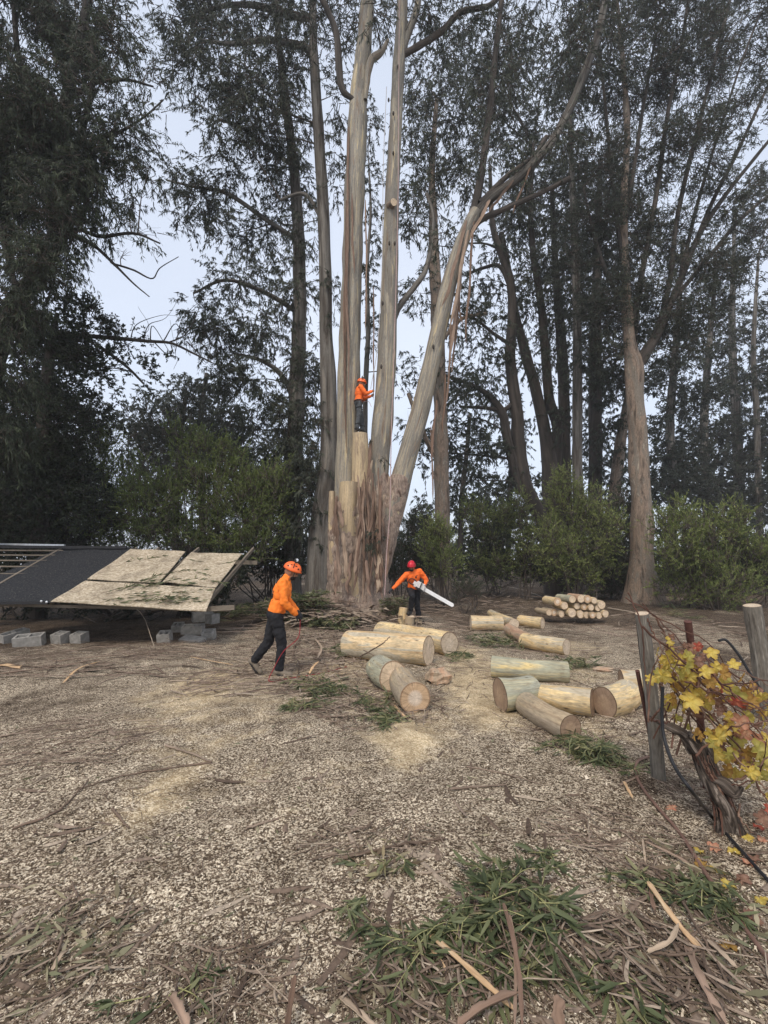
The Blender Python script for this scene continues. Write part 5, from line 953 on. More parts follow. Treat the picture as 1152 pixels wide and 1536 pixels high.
def put_leaf(kind, p, s, rot, parent=vine):
    o = bpy.data.objects.new('leaf', LM[kind][rng.integers(3)]); C.objects.link(o); o.parent = parent
    o.location = np.array(p) - np.array(parent['_o']); o.rotation_euler = rot; o.scale = (s, s, s); return o
spots = [(992, 985, 1.1, 'y'), (1005, 975, 1, 'g'), (985, 1008, 1.1, 'y'), (1003, 1000, 1.2, 'y'), (1020, 985, 1.1, 'y'), (1018, 1010, 1.2, 'g'), (1032, 1008, 1, 'g'), (1000, 1020, .9, 'o'), (1015, 1030, 1.1, 'o'), (1035, 1020, 1, 'y'), (1008, 1042, 1.2, 'o'), (1025, 1050, 1.5, 'y'), (1040, 1045, 1, 'g'), (1014, 1080, .8, 'g'), (1040, 1102, 1.2, 'o'), (1052, 1060, 1, 'y'),
         (1060, 985, .9, 'y'), (1068, 998, 1, 'y'), (1080, 1012, 1, 'o'), (1072, 1025, 1.1, 'y'), (1048, 990, .8, 'b'), (1090, 1000, .8, 'y'), (1098, 1045, 1.1, 'g'), (1110, 1040, 1, 'o'), (1125, 1058, 1.3, 'o'), (1085, 1038, .9, 'r'), (1095, 1046, .9, 'r'), (1062, 1042, .8, 'b'), (1075, 1060, .8, 'b'),
         (1100, 1086, 1.1, 'p'), (1118, 1100, 1.2, 'p'), (1074, 1105, 1.4, 'y'), (1090, 1112, 1.5, 'g'), (1068, 1125, 1.2, 'y'), (1095, 1095, 1.2, 'y'), (1085, 1135, 1.2, 'g'), (1110, 1125, 1.1, 'o'), (1132, 1130, 1.5, 'g'), (1140, 1165, 1.3, 'g'), (1128, 1150, 1, 'g'), (1148, 1110, 1.2, 'y'), (1150, 1140, 1.1, 'g'), (1110, 1148, 1.2, 'b'), (1090, 1158, 1.2, 'o'), (1120, 1160, 1, 'y'),
         (1055, 1030, .9, 'o'), (1045, 1070, .9, 'b'), (1066, 1080, .8, 'b'), (1005, 958, .7, 'y'), (1040, 968, .7, 'r'), (1142, 1080, 1, 'y'), (1155, 1060, 1.1, 'y'), (1030, 975, .8, 'b'), (1012, 992, .9, 'y'), (995, 1000, .9, 'g'), (1028, 1060, 1.1, 'y'), (1060, 1052, 1, 'o'), (1112, 1072, .9, 'g'), (1130, 1090, .9, 'b'), (1150, 1210, 1, 'r'), (1140, 1225, .9, 'b'),
         (982, 1018, .8, 'g'), (1035, 992, .9, 'g'), (1022, 1000, 1, 'y'), (1050, 1010, .9, 'y'), (1086, 1075, .9, 'y'), (1078, 1092, 1, 'y'), (1060, 1110, 1, 'g'), (1140, 1050, 1, 'y'), (1135, 1030, .8, 'b'), (1115, 1020, .8, 'o')]
for u, v, s_, kd in spots:
    y_ = YV - .12 + rng.uniform(-.12, .2)
    for rep in range(3):
        put_leaf(kd if rep == 0 or rng.random() < .4 else rng.choice(['y', 'o', 'b', 'g', 'b']), at(u + rng.uniform(-5, 5) * (1 + rep), v + rng.uniform(-5, 5) * (1 + rep), y_ + rep * .1), s_ * rng.uniform(.66, .95) * (1 if rep == 0 else .8), (R(rng.uniform(50, 125)), R(rng.uniform(-35, 35)), R(rng.uniform(-60, 60))))
# fallen vine leaves on the ground
FL = [(1052, 1282, 'y', 'yellow fallen leaf lying on the brown hose'), (1070, 1278, 'p', 'faded pink fallen leaf beside the brown hose'), (1100, 1335, 'y', 'yellow fallen leaf lowest down beside the brown hose'), (1093, 1215, 'b', 'brown fallen leaf at the left foot of the vine trunk'), (1098, 1276, 'y', 'yellow fallen leaf between the vine trunk and the black hose'), (1080, 1312, 'y', 'larger yellow fallen leaf just above the lowest one by the hose'), (1012, 1215, 'p', 'lone pink fallen leaf left of the vine, above the brown hose'),
      (1122, 1288, 'b', 'brown fallen leaf just below the black hose'), (1130, 1300, 'p', 'pinkish fallen leaf touching the black hose'), (1096, 1420, 'o', 'lone ochre leaf low down beside the grey bark blade'), (1140, 1350, 'y', 'yellow fallen leaf nearest the lower right edge'), (1135, 1240, 'r', 'deep red fallen leaf right of the vine trunk'), (1148, 1262, 'p', 'salmon fallen leaf below the deep red one'), (1110, 1325, 'b', 'brown leaf crowded among the yellow ones by the hose'), (1128, 1386, 'b', 'brown fallen leaf lowest on the right, beyond the brown hose'), (1118, 1255, 'y', 'pale yellow leaf right against the vine trunk foot'), (1060, 1300, 'o', 'ochre fallen leaf left of the brown hose')]
for u, v, kd, lab in FL:
    p = gp(u, v); o = bpy.data.objects.new('fallen_leaf', LM[kd][rng.integers(3)]); C.objects.link(o); o.location = p + [0, 0, .012]; o.rotation_euler = (R(rng.uniform(-20, 20)), R(rng.uniform(-20, 20)), R(rng.uniform(0, 360))); s_ = rng.uniform(.55, .8); o.scale = (s_, s_, s_)
    tag(o, lab, 'leaf', 'fallen vine leaves')
# hoses and bent canes
M['hose'] = plain('brown_hose', (.17, .10, .075), .6, .25, 9)
M['hoseblack'] = plain('black_hose', (.018, .018, .02), .5, .2, 10)
def gline(name, pts, r, mat, label, cat, n=60, lift=None, m2=8, group=None):
    P = [gp(u, v, r) if len(q_) < 1 else gp(u, v, q_[0]) for (u, v, *q_) in pts]; P = spl(P, n)
    z = gz(P[:, 0], P[:, 1]); P[:, 2] = np.maximum(P[:, 2], z + r * .7)
    mb = MB(); tube(mb, P, r if np.isscalar(r) else r, n=m2, tint=rng.uniform(.2, .8)); o = mb.build(name, M[mat], org=P[0]); return tag(o, label, cat, group)
gline('hose', [(972, 1135), (957, 1142), (953, 1158), (964, 1182), (990, 1215), (1020, 1250), (1060, 1312), (1110, 1382), (1160, 1450)], .011, 'hose', 'brown irrigation hose curling from the grey post to the lower right', 'hose')
Ph = [at(976, 1000, 3.3), at(993, 1060, 3.0), at(995, 1098, 2.95)] + [gp(u, v, h) for u, v, h in ((1005, 1140, .22), (1030, 1180, .13), (1060, 1218, .05), (1100, 1262, .02), (1160, 1325, .012))]
Ph = [at(994, 1030, 2.75), at(993, 1075, 2.75), at(997, 1110, 2.72), at(1012, 1150, 2.6), at(1040, 1190, 2.5), gp(1070, 1228, .03), gp(1105, 1268, .02), gp(1165, 1335, .012)]
mb = MB(); tube(mb, spl(Ph, 60), .0095, n=8); o = mb.build('hose', M['hoseblack'], org=Ph[-1]); tag(o, 'black drip hose dropping from the vine and running off to the right', 'hose')
Ph = [at(1078, 961, 4.6), at(1090, 961, 4.6), at(1110, 985, 4.55), at(1128, 1015, 4.5), at(1150, 1045, 4.45), at(1175, 1070, 4.4)]
mb = MB(); tube(mb, spl(Ph, 40), .013, n=8); o = mb.build('hose', M['hoseblack'], org=Ph[-1]); tag(o, 'stiff black tube arching in front of the thick right post', 'hose')

# ------------------------------------------------------------------ litter on the ground
M['chip'] = tinted('wood_chips', [(0, (.05, .034, .023)), (.45, (.15, .108, .074)), (.62, (.32, .25, .175)), (.70, (.58, .49, .37)), (1, (.83, .73, .58))], .9, (200, 200, 200))
M['stick'] = tinted('sticks', [(0, (.075, .052, .038)), (.4, (.16, .115, .085)), (.7, (.25, .19, .145)), (1, (.40, .33, .25))])
M['deadleaf'] = leafmat('dead_leaves', [(0, (.10, .07, .045)), (.4, (.20, .15, .10)), (.7, (.17, .18, .10)), (1, (.42, .36, .24))], .7)
n = 170000
y = 1.0 / rng.uniform(1 / 9.0, 1 / 0.9, n); x = rng.uniform(-1, 1, n) * (1.0 * y + .8)
keep = (x < 1.05 * y - .2) | (rng.random(n) < .4); x = x[keep]; y = y[keep]; n = len(x)
P = np.stack([x, y, gz(x, y) + rng.uniform(.002, .012, n)], 1); a = rng.uniform(0, 2 * math.pi, n)
D = np.stack([np.cos(a), np.sin(a), rng.normal(size=n) * .35], 1); D = nrm(D); Sd = nrm(np.cross(D, np.stack([rng.normal(size=n) * .35, rng.normal(size=n) * .35, np.ones(n)], 1)))
L = rng.lognormal(-5.15, .45, n)[:, None] * (1 + .05 * y[:, None]); Wd = L * rng.uniform(.15, .55, n)[:, None]
V = np.stack([P - D * L / 2 - Sd * Wd / 2, P + D * L / 2 - Sd * Wd / 3, P + D * L / 2.4 + Sd * Wd / 2, P - D * L / 2 + Sd * Wd / 2.4], 1)
mb = MB(); mb.add(V.reshape(-1, 3), np.arange(n * 4).reshape(n, 4), tint=np.repeat(np.clip(rng.beta(1.3, 1.2, n), 0, 1), 4))
o = mb.build('wood_chips', M['chip'], smooth=False, kind='stuff'); o['label'] = 'small wood chips strewn over the foreground'

def litter_sticks(mb, P, yaw, L, r, tl, bend=.15, flatness=1.0, tilt=.05):
    n = len(P); k = 4
    t = np.linspace(-.5, .5, k); d = np.stack([np.cos(yaw), np.sin(yaw), rng.normal(size=n) * tilt], 1); s = np.stack([-np.sin(yaw), np.cos(yaw), np.zeros(n)], 1)
    bnd = rng.normal(size=(n, 1)) * bend; b2 = rng.normal(size=(n, 1)) * bend * .5
    C_ = P[:, None] + d[:, None] * (t[None] * L[:, None])[..., None] + s[:, None] * ((bnd * (t ** 2)[None] + b2 * (t ** 3)[None] * 2) * L[:, None])[..., None]
    C_[..., 2] = np.maximum(C_[..., 2], gz(C_[..., 0], C_[..., 1]) + r[:, None] * .5)
    up = np.array([0, 0, 1.0]); rr_ = (r[:, None] * np.array([.7, 1, .9, .35])[None])[..., None]
    V = np.stack([C_ + s[:, None] * rr_ * flatness, C_ + up * rr_, C_ - s[:, None] * rr_ * flatness], 2).reshape(n, -1, 3)   # (n, k*3, 3)
    i = np.arange(k - 1)[:, None]; j = np.arange(3)[None]; a = i * 3 + j; b = i * 3 + (j + 1) % 3
    Q = np.stack([a, b, b + 3, a + 3], -1).reshape(1, -1, 4) + (np.arange(n) * k * 3)[:, None, None]
    mb.add(V.reshape(-1, 3), Q.reshape(-1, 4), tint=np.repeat(tl, k * 3))
def scatter(n, y0, y1, f=1.0, xl=None, xr=None):
    y = 1.0 / rng.uniform(1 / y1, 1 / y0, n); x = rng.uniform(-1, 1, n) * (1.0 * y + .8) * f
    return x, y
def spot(u, v, ru, rv, n):      # scatter round a ground spot
    p = gp(u, v); px = gp(u + ru, v); pd = gp(u, v + rv); pu = gp(u, v - rv * .9)
    r = np.sqrt(rng.uniform(0, 1, n)); a = rng.uniform(0, 2 * math.pi, n)
    x = p[0] + (px[0] - p[0]) * r * np.cos(a); yy = p[1] + np.where(np.sin(a) > 0, pu[1] - p[1], p[1] - pd[1]) * r * np.sin(a)
    return x, yy
def pts3(x, y, h=0.004): return np.stack([x, y, gz(x, y) + h], 1)
mb = MB(); lf = MB()
x, y = scatter(11000, 1.0, 14); n = len(x); litter_sticks(mb, pts3(x, y), rng.normal(.35, 1.1, n), rng.lognormal(-2.9, .75, n) * (1 + .04 * y), rng.uniform(.0007, .0026, n) * (1 + .10 * y), rng.beta(1.2, 1.3, n))
x, y = scatter(500, 1.0, 13); n = len(x); litter_sticks(mb, pts3(x, y), rng.normal(.5, .9, n), rng.lognormal(-1.9, .5, n) * (1 + .04 * y), rng.uniform(.003, .008, n) * (1 + .06 * y), rng.beta(1.2, 1.3, n), flatness=2.2)
def heap(u, v, ru, rv, n, Lm=-1.3, r=.006, h=.1, flat=1.0, yaw=(0, 2), tl=(2, 2)):
    x, y = spot(u, v, ru, rv, n); litter_sticks(mb, pts3(x, y, 0) + np.stack([0 * x, 0 * x, rng.uniform(0, h, n)], 1), rng.normal(*yaw, n), rng.lognormal(Lm, .5, n), rng.uniform(.5, 1.3, n) * r, rng.beta(*tl, n), bend=.35, flatness=flat, tilt=.12)
heap(530, 915, 150, 26, 700, -.9, .013, .32); heap(530, 925, 90, 16, 260, -.9, .02, .3, 2.0, tl=(3, 1.5)); heap(470, 935, 130, 30, 420, -.9, .012, .15); heap(480, 970, 100, 40, 380, -1.1, .010, .06); heap(690, 900, 110, 22, 300, -.8, .015, .3); heap(640, 935, 80, 20, 160, -1, .012, .08)
heap(360, 975, 180, 22, 420, -1.2, .006, .04, yaw=(.2, .9), tl=(1.2, 1.8)); heap(100, 985, 160, 25, 320, -1.2, .006, .04, yaw=(.2, .9), tl=(1.2, 1.8)); heap(400, 1020, 120, 26, 280, -1.2, .008, .04, yaw=(.3, .7)); heap(560, 1060, 110, 40, 260, -1.4, .007, .03); heap(1000, 940, 140, 30, 300, -.9, .012, .06); heap(850, 960, 180, 30, 200, -1.2, .008, .03)
heap(940, 1030, 120, 50, 160, -1.3, .007, .03); heap(90, 1120, 140, 50, 200, -1.5, .005, .02, yaw=(.5, .6)); heap(80, 1430, 120, 100, 90, -2.2, .0028, .03, 2.0, yaw=(.9, .6), tl=(1.2, 1.2)); heap(640, 1480, 130, 60, 190, -2.1, .0032, .04, 1.5, yaw=(1.9, .9), tl=(1.2, 1.5)); heap(980, 1460, 110, 90, 170, -2.0, .0035, .04, 2.0, yaw=(2.1, .8), tl=(1.2, 1.5)); heap(760, 1420, 90, 90, 160, -1.9, .004, .06, yaw=(1.7, .8))
heap(560, 1260, 110, 30, 120, -2.1, .004, .02, yaw=(.4, .8)); heap(920, 1260, 110, 60, 180, -2.0, .004, .02, yaw=(2.4, .8)); heap(1060, 1400, 90, 110, 160, -2.0, .004, .02, yaw=(2.1, .6)); heap(330, 1470, 130, 60, 90, -2.2, .004, .02); heap(1060, 1180, 80, 60, 120, -2.0, .004, .03); heap(180, 1000, 180, 20, 60, -.8, .008, .03, 2.5, yaw=(.15, .6), tl=(1.5, 2))
heap(455, 930, 50, 6, 260, -1.0, .010, .65, tl=(1, 1.5)); heap(420, 925, 36, 6, 140, -1.0, .010, .4, tl=(1, 1.5)); heap(365, 925, 30, 6, 100, -1.0, .010, .4, tl=(1, 1.5)); heap(592, 926, 16, 5, 80, -1.1, .010, .5, tl=(1, 1.5)); heap(490, 938, 60, 5, 120, -.9, .02, .3, 2.4, tl=(3, 1)); heap(700, 965, 190, 45, 420, -1.7, .006, .03, yaw=(.3, 1.2), tl=(1, 1)); heap(600, 1015, 190, 50, 420, -1.7, .0055, .03, yaw=(.3, 1.2), tl=(1, 1)); heap(880, 1080, 150, 50, 260, -1.8, .005, .02, yaw=(.3, 1.2), tl=(1, 1)); heap(480, 990, 120, 40, 300, -1.6, .006, .03, 2.4, yaw=(.3, 1.2), tl=(2, 1)); heap(540, 905, 90, 18, 150, -1.0, .02, .45, 2.6, yaw=(.8, 1.2), tl=(2, 1)); heap(470, 925, 60, 14, 120, -1.1, .018, .35, 2.6, yaw=(.8, 1.2), tl=(2, 1))
o = mb.build('twig_litter', M['stick'], smooth=False, kind='stuff'); o['label'] = 'dense litter of twigs and shed bark on the ground'
# fallen leaves scattered singly
x, y = scatter(2600, 1.0, 9); n = len(x); a = rng.uniform(0, 6.28, n)
leaves(lf, pts3(x, y, .006), np.stack([np.cos(a), np.sin(a), rng.normal(size=n) * .12], 1), rng.uniform(.03, .10, n), rng.uniform(.006, .018, n), rng.uniform(0, 1, n))
for (u, v, ru, rv, n) in ((80, 1430, 110, 90, 160), (1000, 1450, 110, 80, 200), (620, 1490, 120, 45, 140), (1080, 1350, 70, 110, 160), (560, 1290, 60, 40, 50), (480, 915, 80, 20, 250), (900, 1010, 80, 30, 50)):
    x, y = spot(u, v, ru, rv, n); a = rng.uniform(0, 6.28, n); leaves(lf, pts3(x, y, .01), np.stack([np.cos(a), np.sin(a), rng.normal(size=n) * .2], 1), rng.uniform(.06, .14, n), rng.uniform(.012, .026, n), rng.uniform(.2, 1, n))
o = lf.build('leaf_litter', M['deadleaf'], smooth=False, kind='stuff'); o['label'] = 'dry gum leaves lying over the ground'

# cut leafy gum branches
def cutbranch(u, v, ru, rv, n, label, L=.13, Wd=.022, h=.10, tl=(0, 1), nst=8, K=10, ml='leafcut'):
    p = gp(u, v); th = thing('leafy_branch', p, label, 'leafy branch', 'cut leafy branches lying on the ground')
    n = int(n * (.42 if L < .125 else .62)); x, y = spot(u, v, ru * .8, rv * .75, n); lfb = MB(); st = MB()
    for xs, ys in zip(x, y):
        b = np.array([xs, ys, float(gz(xs, ys)) + rng.uniform(.01, h)]); yaw = rng.uniform(0, 2 * math.pi); d = np.array([math.cos(yaw), math.sin(yaw), rng.uniform(-.1, .15 if h < .2 else .4)]); Ls = L * rng.uniform(1.0, 2.0)
        Q = spl([b, b + d * Ls * .5 + rng.normal(size=3) * .02, b + d * Ls + [0, 0, -.02]], 6); Q[:, 2] = np.maximum(Q[:, 2], gz(Q[:, 0], Q[:, 1]) + .006); tube(st, Q, np.linspace(.0028, .001, 6), n=4, cap=False, tint=.9)
        t = rng.uniform(.1, 1, K); i = (t * 4.99).astype(int); Pn = Q[i] + (Q[i + 1] - Q[i]) * (t * 5 - i)[:, None]
        D = d * .9 + rng.normal(size=(K, 3)) * [.8, .8, .22]; D[:, 2] -= .12
        # each leaf is a folded blade of four faces
        D = nrm(D); Ll = rng.uniform(.7, 1.2, K)[:, None] * L; Wl = rng.uniform(.5, 1.05, K)[:, None] * Wd; Ll = Ll * rng.uniform(.6, 1.15, K)[:, None]; up = np.array([0, 0, 1.0]) + rng.normal(size=(K, 3)) * .5; Sd = nrm(np.cross(D, up)); Nn = np.cross(Sd, D)
        Lp = Pn + np.array([0, 0, .004]); sag = rng.uniform(-.25, .1, K)[:, None]
        V = np.stack([Lp, Lp + D * Ll * .35 + Sd * Wl * .5, Lp + D * Ll * .35 - Nn * Wl * .15, Lp + D * Ll * .35 - Sd * Wl * .5, Lp + D * Ll * .72 + Sd * Wl * .36 + Nn * sag * Ll * .5, Lp + D * Ll * .72 + Nn * (sag * Ll * .5 - Wl * .1), Lp + D * Ll * .72 - Sd * Wl * .36 + Nn * sag * Ll * .5, Lp + D * Ll + Nn * sag * Ll], 1)
        V[..., 2] = np.maximum(V[..., 2], gz(V[..., 0], V[..., 1]) + .004)
        o_ = np.arange(K)[:, None] * 8; ti = np.repeat(np.clip(tl[0] + (tl[1] - tl[0]) * (rng.uniform(.1, .8) + rng.normal(size=K) * .15), 0, 1), 8)
        lfb.add(V.reshape(-1, 3), np.concatenate([o_ + [[1, 4, 5, 2]], o_ + [[2, 5, 6, 3]]]), np.concatenate([o_ + [[0, 1, 2]], o_ + [[0, 2, 3]], o_ + [[4, 7, 5]], o_ + [[5, 7, 6]]]), tint=ti)
    st.build('twigs', M['greentwig'], th, kind='stuff'); lfb.build('leaves', M[ml], th, kind='stuff')
M['greentwig'] = plain('green_twigs', (.30, .29, .13), .7, .3, 20)
CB = [(775, 1370, 70, 75, 120, 'largest heap of cut green gum leaves, in the middle foreground', .11, .021, .09), (690, 1410, 60, 50, 50, 'flat leafy spray left of the largest heap of cut leaves', .11, .02, .05), (600, 1450, 45, 35, 36, 'blue-green leafy sprig low left of the largest heap', .11, .018, .06), (760, 1470, 50, 50, 40, 'leafy sprig crossed by a long brown bark strip at the bottom edge', .11, .02, .05),
      (1055, 1352, 55, 35, 50, 'dark green leafy spray right of the orange bark strip', .10, .02, .05), (960, 1340, 25, 32, 18, 'small leafy sprig left of the orange bark strip', .10, .02, .05), (910, 1490, 60, 36, 40, 'pale-stemmed leafy sprig along the bottom right', .10, .018, .05), (585, 1292, 26, 12, 9, 'tiny blue-grey leafy sprig by the long pinkish stick', .10, .022, .03), (545, 1360, 30, 24, 12, 'straggly yellowish sprig left of the leaf heaps', .09, .014, .03), (835, 1300, 40, 20, 12, 'tip of a leafy spray behind the largest heap', .10, .018, .05),
      (880, 1132, 48, 22, 60, 'bushy cut branch in front of the grey log nearest the camera', .13, .02, .10), (480, 1035, 40, 16, 50, 'grassy-looking cut branch right of the walking man', .15, .022, .08), (450, 1058, 24, 12, 18, 'small green sprig in front of the cut branch beside the walker', .14, .02, .05), (745, 966, 42, 11, 60, 'cut branch lying behind the logs near the saw groove', .17, .026, .15), (865, 1000, 40, 10, 40, 'cut branch between the grooved log and the forked yellow one', .16, .025, .12), (575, 1082, 34, 11, 36, 'cut branch lying below the split-heart log', .14, .02, .06), (560, 1055, 25, 14, 22, 'cut branch tucked against the short bluish log', .14, .02, .06),
      (690, 985, 24, 9, 24, 'clump of leaves at the end of the long logs', .16, .024, .1), (525, 980, 34, 11, 34, 'clump of leaves under the left end of the long logs', .17, .024, .1), (455, 930, 46, 7, 330, 'waist-high heap of cut leafy boughs at the left foot of the trunk', .2, .034, .7), (420, 925, 36, 6, 170, 'heap of cut boughs behind the walking man', .2, .034, .4), (592, 926, 14, 5, 80, 'cut boughs against the right foot of the trunk', .2, .03, .5), (365, 925, 30, 7, 140, 'dark cut boughs between the two slim wooden posts', .2, .034, .3), (500, 942, 50, 6, 130, 'leafy debris in front of the trunk base', .19, .03, .22), (325, 930, 26, 12, 30, 'leafy debris by the right corner of the timber frame', .18, .03, .2),
      (1025, 928, 16, 8, 22, 'spiky green tuft behind the brown stake', .28, .018, .25), (930, 1140, 40, 30, 20, 'sparse leafy twigs left of the brown hose bend', .1, .015, .03), (250, 1500, 60, 26, 12, 'few green leaves at the bottom left edge', .09, .016, .02), (1000, 905, 50, 10, 24, 'weeds at the foot of the pink-barked gum', .2, .03, .2)]
for q in CB:
    cutbranch(*q[:6], L=q[6], Wd=q[7], h=q[8], K=11 if q[6] < .12 else 14, tl=(0, .8) if 'dark' in q[5] or 'heap' in q[5] else (0, 1))
# sprays of leaves fallen on the plywood
lfb = MB(); st = MB(); 
for k in range(60):
    u, v = (rng.uniform(150, 300), rng.uniform(872, 905)) if rng.random() < .75 else (rng.uniform(190, 345), rng.uniform(833, 875))
    if u > 350 - (v - 831) * .55: continue
    c = onp(u, v, .065); a = rng.uniform(-.6, .9); d = np.array([math.cos(a), math.sin(a) * .9, math.sin(a) * .37]); sticks(st, c[None] - d * .2, c[None] + d * rng.uniform(.1, .4), .005, .4)
    n = 6; leaves(lfb, c + d * rng.uniform(-.2, .2, (n, 1)), d + rng.normal(size=(n, 3)) * [.6, .5, .12], .17, .028, rng.uniform(.1, .7, n))
o = lfb.build('fallen_sprigs', M['leafcut'], smooth=False, kind='stuff'); o['label'] = 'leafy sprigs fallen on the plywood sheets'
o2 = st.build('fallen_twigs', M['stick'], smooth=False, kind='stuff'); o2['label'] = 'thin twigs fallen on the plywood sheets'
# single prominent sticks and bark strips
def gribbon(pts, w, tint, label, th=.004, curl=.5, group='long strips of shed bark', name='bark_strip', mat='shag', n=24):
    P = spl([gp(u, v, q_[0] if q_ else .012) for (u, v, *q_) in pts], n); z = gz(P[:, 0], P[:, 1]); P[:, 2] = np.maximum(P[:, 2], z + .006)
    d = P[-1] - P[0]; s_ = (-d[1], d[0], 0); mb = MB(); ribbon(mb, P, w, th=th, curl=curl, tint=tint, side=s_); o = mb.build(name, M[mat], org=P[len(P) // 2]); tag(o, label, 'bark strip', group)
def gstick(pts, r, label, mat='stick', name='stick', group='single sticks lying on the clearing', n=24, tint=None):
    P = spl([gp(u, v, q_[0] if q_ else r) for (u, v, *q_) in pts], n); P = P + rng.normal(size=P.shape) * r * .25
    mb = MB(); tube(mb, P, np.linspace(r, r * .55, n), n=7, lump=.08, seed=int(pts[0][0]) % 40, tint=rng.uniform(.2, .8) if tint is None else tint); o = mb.build(name, M[mat], org=P[0]); tag(o, label, 'stick', group)
M['splint'] = bark('fresh_splinter', [(.3, (.44, .27, .14)), (.5, (.56, .38, .22)), (.7, (.62, .47, .30))], ks=(60, 60, 3), streak=.3, bd=.003)
gribbon([(972, 1322, .05), (1000, 1362, .06), (1030, 1400, .04), (1058, 1428, .02)], 0.022, .9, 'broad fresh orange-tan splinter between two leafy sprigs at right', mat='splint', curl=.15, th=.008)
gribbon([(636, 1393, .03), (680, 1430, .06), (730, 1475, .06), (776, 1516, .03)], 0.019, .9, 'pale orange splinter slanting under the brown bark at bottom centre', mat='splint', curl=.15, th=.008)
gribbon([(645, 1420, .02), (660, 1440, .03), (672, 1458, .02)], 0.012, .8, 'short pale splinter left of the long pale orange one', mat='splint', curl=.2)
gribbon([(755, 1355, .10), (770, 1410, .11), (779, 1470, .09), (784, 1545, .05)], 0.017, .4, 'long brown bark strip running off the bottom edge at centre', curl=.8)
gribbon([(764, 1370, .08), (773, 1430, .10), (772, 1545, .05)], 0.012, .65, 'thin reddish bark strip beside the long brown one', curl=.8)
gribbon([(688, 1540, .04), (725, 1512, .06), (778, 1488, .08)], 0.022, .5, 'rolled brown bark crossing the long brown strip low down', curl=1.2)
gribbon([(1062, 1410, .03), (1082, 1428, .04), (1106, 1452, .02)], 0.019, .95, 'pale grey bark blade right of the orange splinter', curl=.3)
gribbon([(1030, 1418, .03), (1052, 1470, .04), (1092, 1545, .02)], 0.028, .62, 'wide grey-brown bark slab at the lower right', curl=.5)
gribbon([(968, 1262, .02), (1010, 1282, .03), (1035, 1296, .02)], 0.016, .7, 'greyish bark strip lying left of the hose', curl=.4)
gribbon([(964, 1258, .02), (966, 1276, .03), (968, 1294, .01)], 0.011, .95, 'small pale bark blade pointing at the leafy sprigs', curl=.2)
gribbon([(972, 1428, .04), (1005, 1412, .07), (1018, 1385, .07)], 0.017, .98, 'curled cream bark peel over the orange splinter', curl=.7)
gribbon([(975, 1320, .02), (978, 1350, .04), (982, 1365, .03)], 0.017, .35, 'reddish brown bark piece behind the orange splinter', curl=.7)
gribbon([(845, 1548, .02), (838, 1515, .06), (846, 1500, .08)], 0.037, .55, 'rolled brown bark standing at the bottom edge right of centre', curl=1.3)
gribbon([(430, 1548, .02), (437, 1500, .08), (443, 1462, .12)], 0.019, .2, 'dark bark spike rising at the bottom edge left of centre', curl=1.0)
gribbon([(255, 1495, .02), (268, 1515, .04), (282, 1545, .02)], 0.028, .68, 'broad grey bark curl at the bottom left edge', curl=.9)
gribbon([(78, 1455, .01), (92, 1432, .03), (102, 1425, .01)], 0.017, .95, 'yellowish bark sliver at the lower left', curl=.4)
gribbon([(510, 1495, .02), (540, 1520, .03), (565, 1545, .02)], 0.019, .95, 'pale bark strip at the bottom edge left of centre', curl=.5)
gribbon([(936, 1172, .01), (942, 1184, .02), (949, 1197, .01)], 0.019, .85, 'short orange bark piece left of the hose bend', mat='splint', curl=.3)
gribbon([(-10, 1000, .02), (10, 998, .04), (30, 1002, .02)], 0.119, .98, 'broad pinkish fresh bark slab at the left edge', mat='splint', curl=.3, th=.012)
gribbon([(95, 1024, .01), (118, 1003, .04), (150, 992, .02)], 0.031, .95, 'curved orange-tan bark strip near the concrete blocks', mat='splint', curl=.5)
gribbon([(75, 992, .02), (150, 985, .04), (240, 978, .03), (330, 980, .02)], 0.025, .7, 'very long pinkish bark strip lying before the timber frame', curl=.6)
gribbon([(-10, 1012, .02), (60, 1003, .03), (160, 987, .03)], 0.025, .55, 'long brown bark strip left of the very long pinkish one', curl=.6)
gribbon([(285, 985, .02), (320, 992, .03), (350, 997, .02)], 0.025, .9, 'pale tan strip left of the boots of the walking man', mat='splint', curl=.3)
gribbon([(472, 958, .02), (482, 972, .12), (476, 988, .05)], 0.043, .9, 'upturned pinkish bark plate between walker and long logs', curl=.5)
gribbon([(464, 1010, .02), (470, 1000, .10), (478, 992, .12)], 0.037, .95, 'upturned orange bark plate near the short bluish log', mat='splint', curl=.4)
gribbon([(592, 1058, .01), (600, 1068, .03), (612, 1078, .02)], 0.031, .85, 'pale wood slab leaning under the split-heart log', mat='splint', curl=.2)
gribbon([(790, 1070, .02), (760, 1055, .02), (735, 1040, .02)], 0.017, .9, 'pale strip left of the grey log nearest the camera', curl=.2)
gstick([(247, 1117), (285, 1130), (318, 1143)], .011, 'short thick stick forming a V with a longer one at left')
gstick([(318, 1143), (255, 1152), (190, 1163), (120, 1182)], .009, 'long dark stick forming a V with the thick short one')
gstick([(20, 1242), (70, 1225), (100, 1205), (133, 1170)], .009, 'forked grey stick at the left side')
gstick([(0, 1105), (45, 1096), (80, 1087)], .010, 'grey stick at the left edge, above the forked one')
gstick([(172, 1125), (210, 1100)], .008, 'short grey stick slanting at left in the dark chips')
gstick([(80, 1118), (135, 1105)], .008, 'thin pale stick in the dark chips at left')
gstick([(168, 1213), (180, 1226), (192, 1242)], .010, 'stub of brown stick beside the sawdust at left')
gstick([(82, 1440), (95, 1400), (106, 1355)], .007, 'thin grey stick pointing up at lower left')
gstick([(370, 1242), (422, 1226)], .008, 'short brown stick in the open middle ground')
gstick([(515, 1286), (580, 1272), (668, 1257)], .011, 'long pinkish stick across the middle ground')
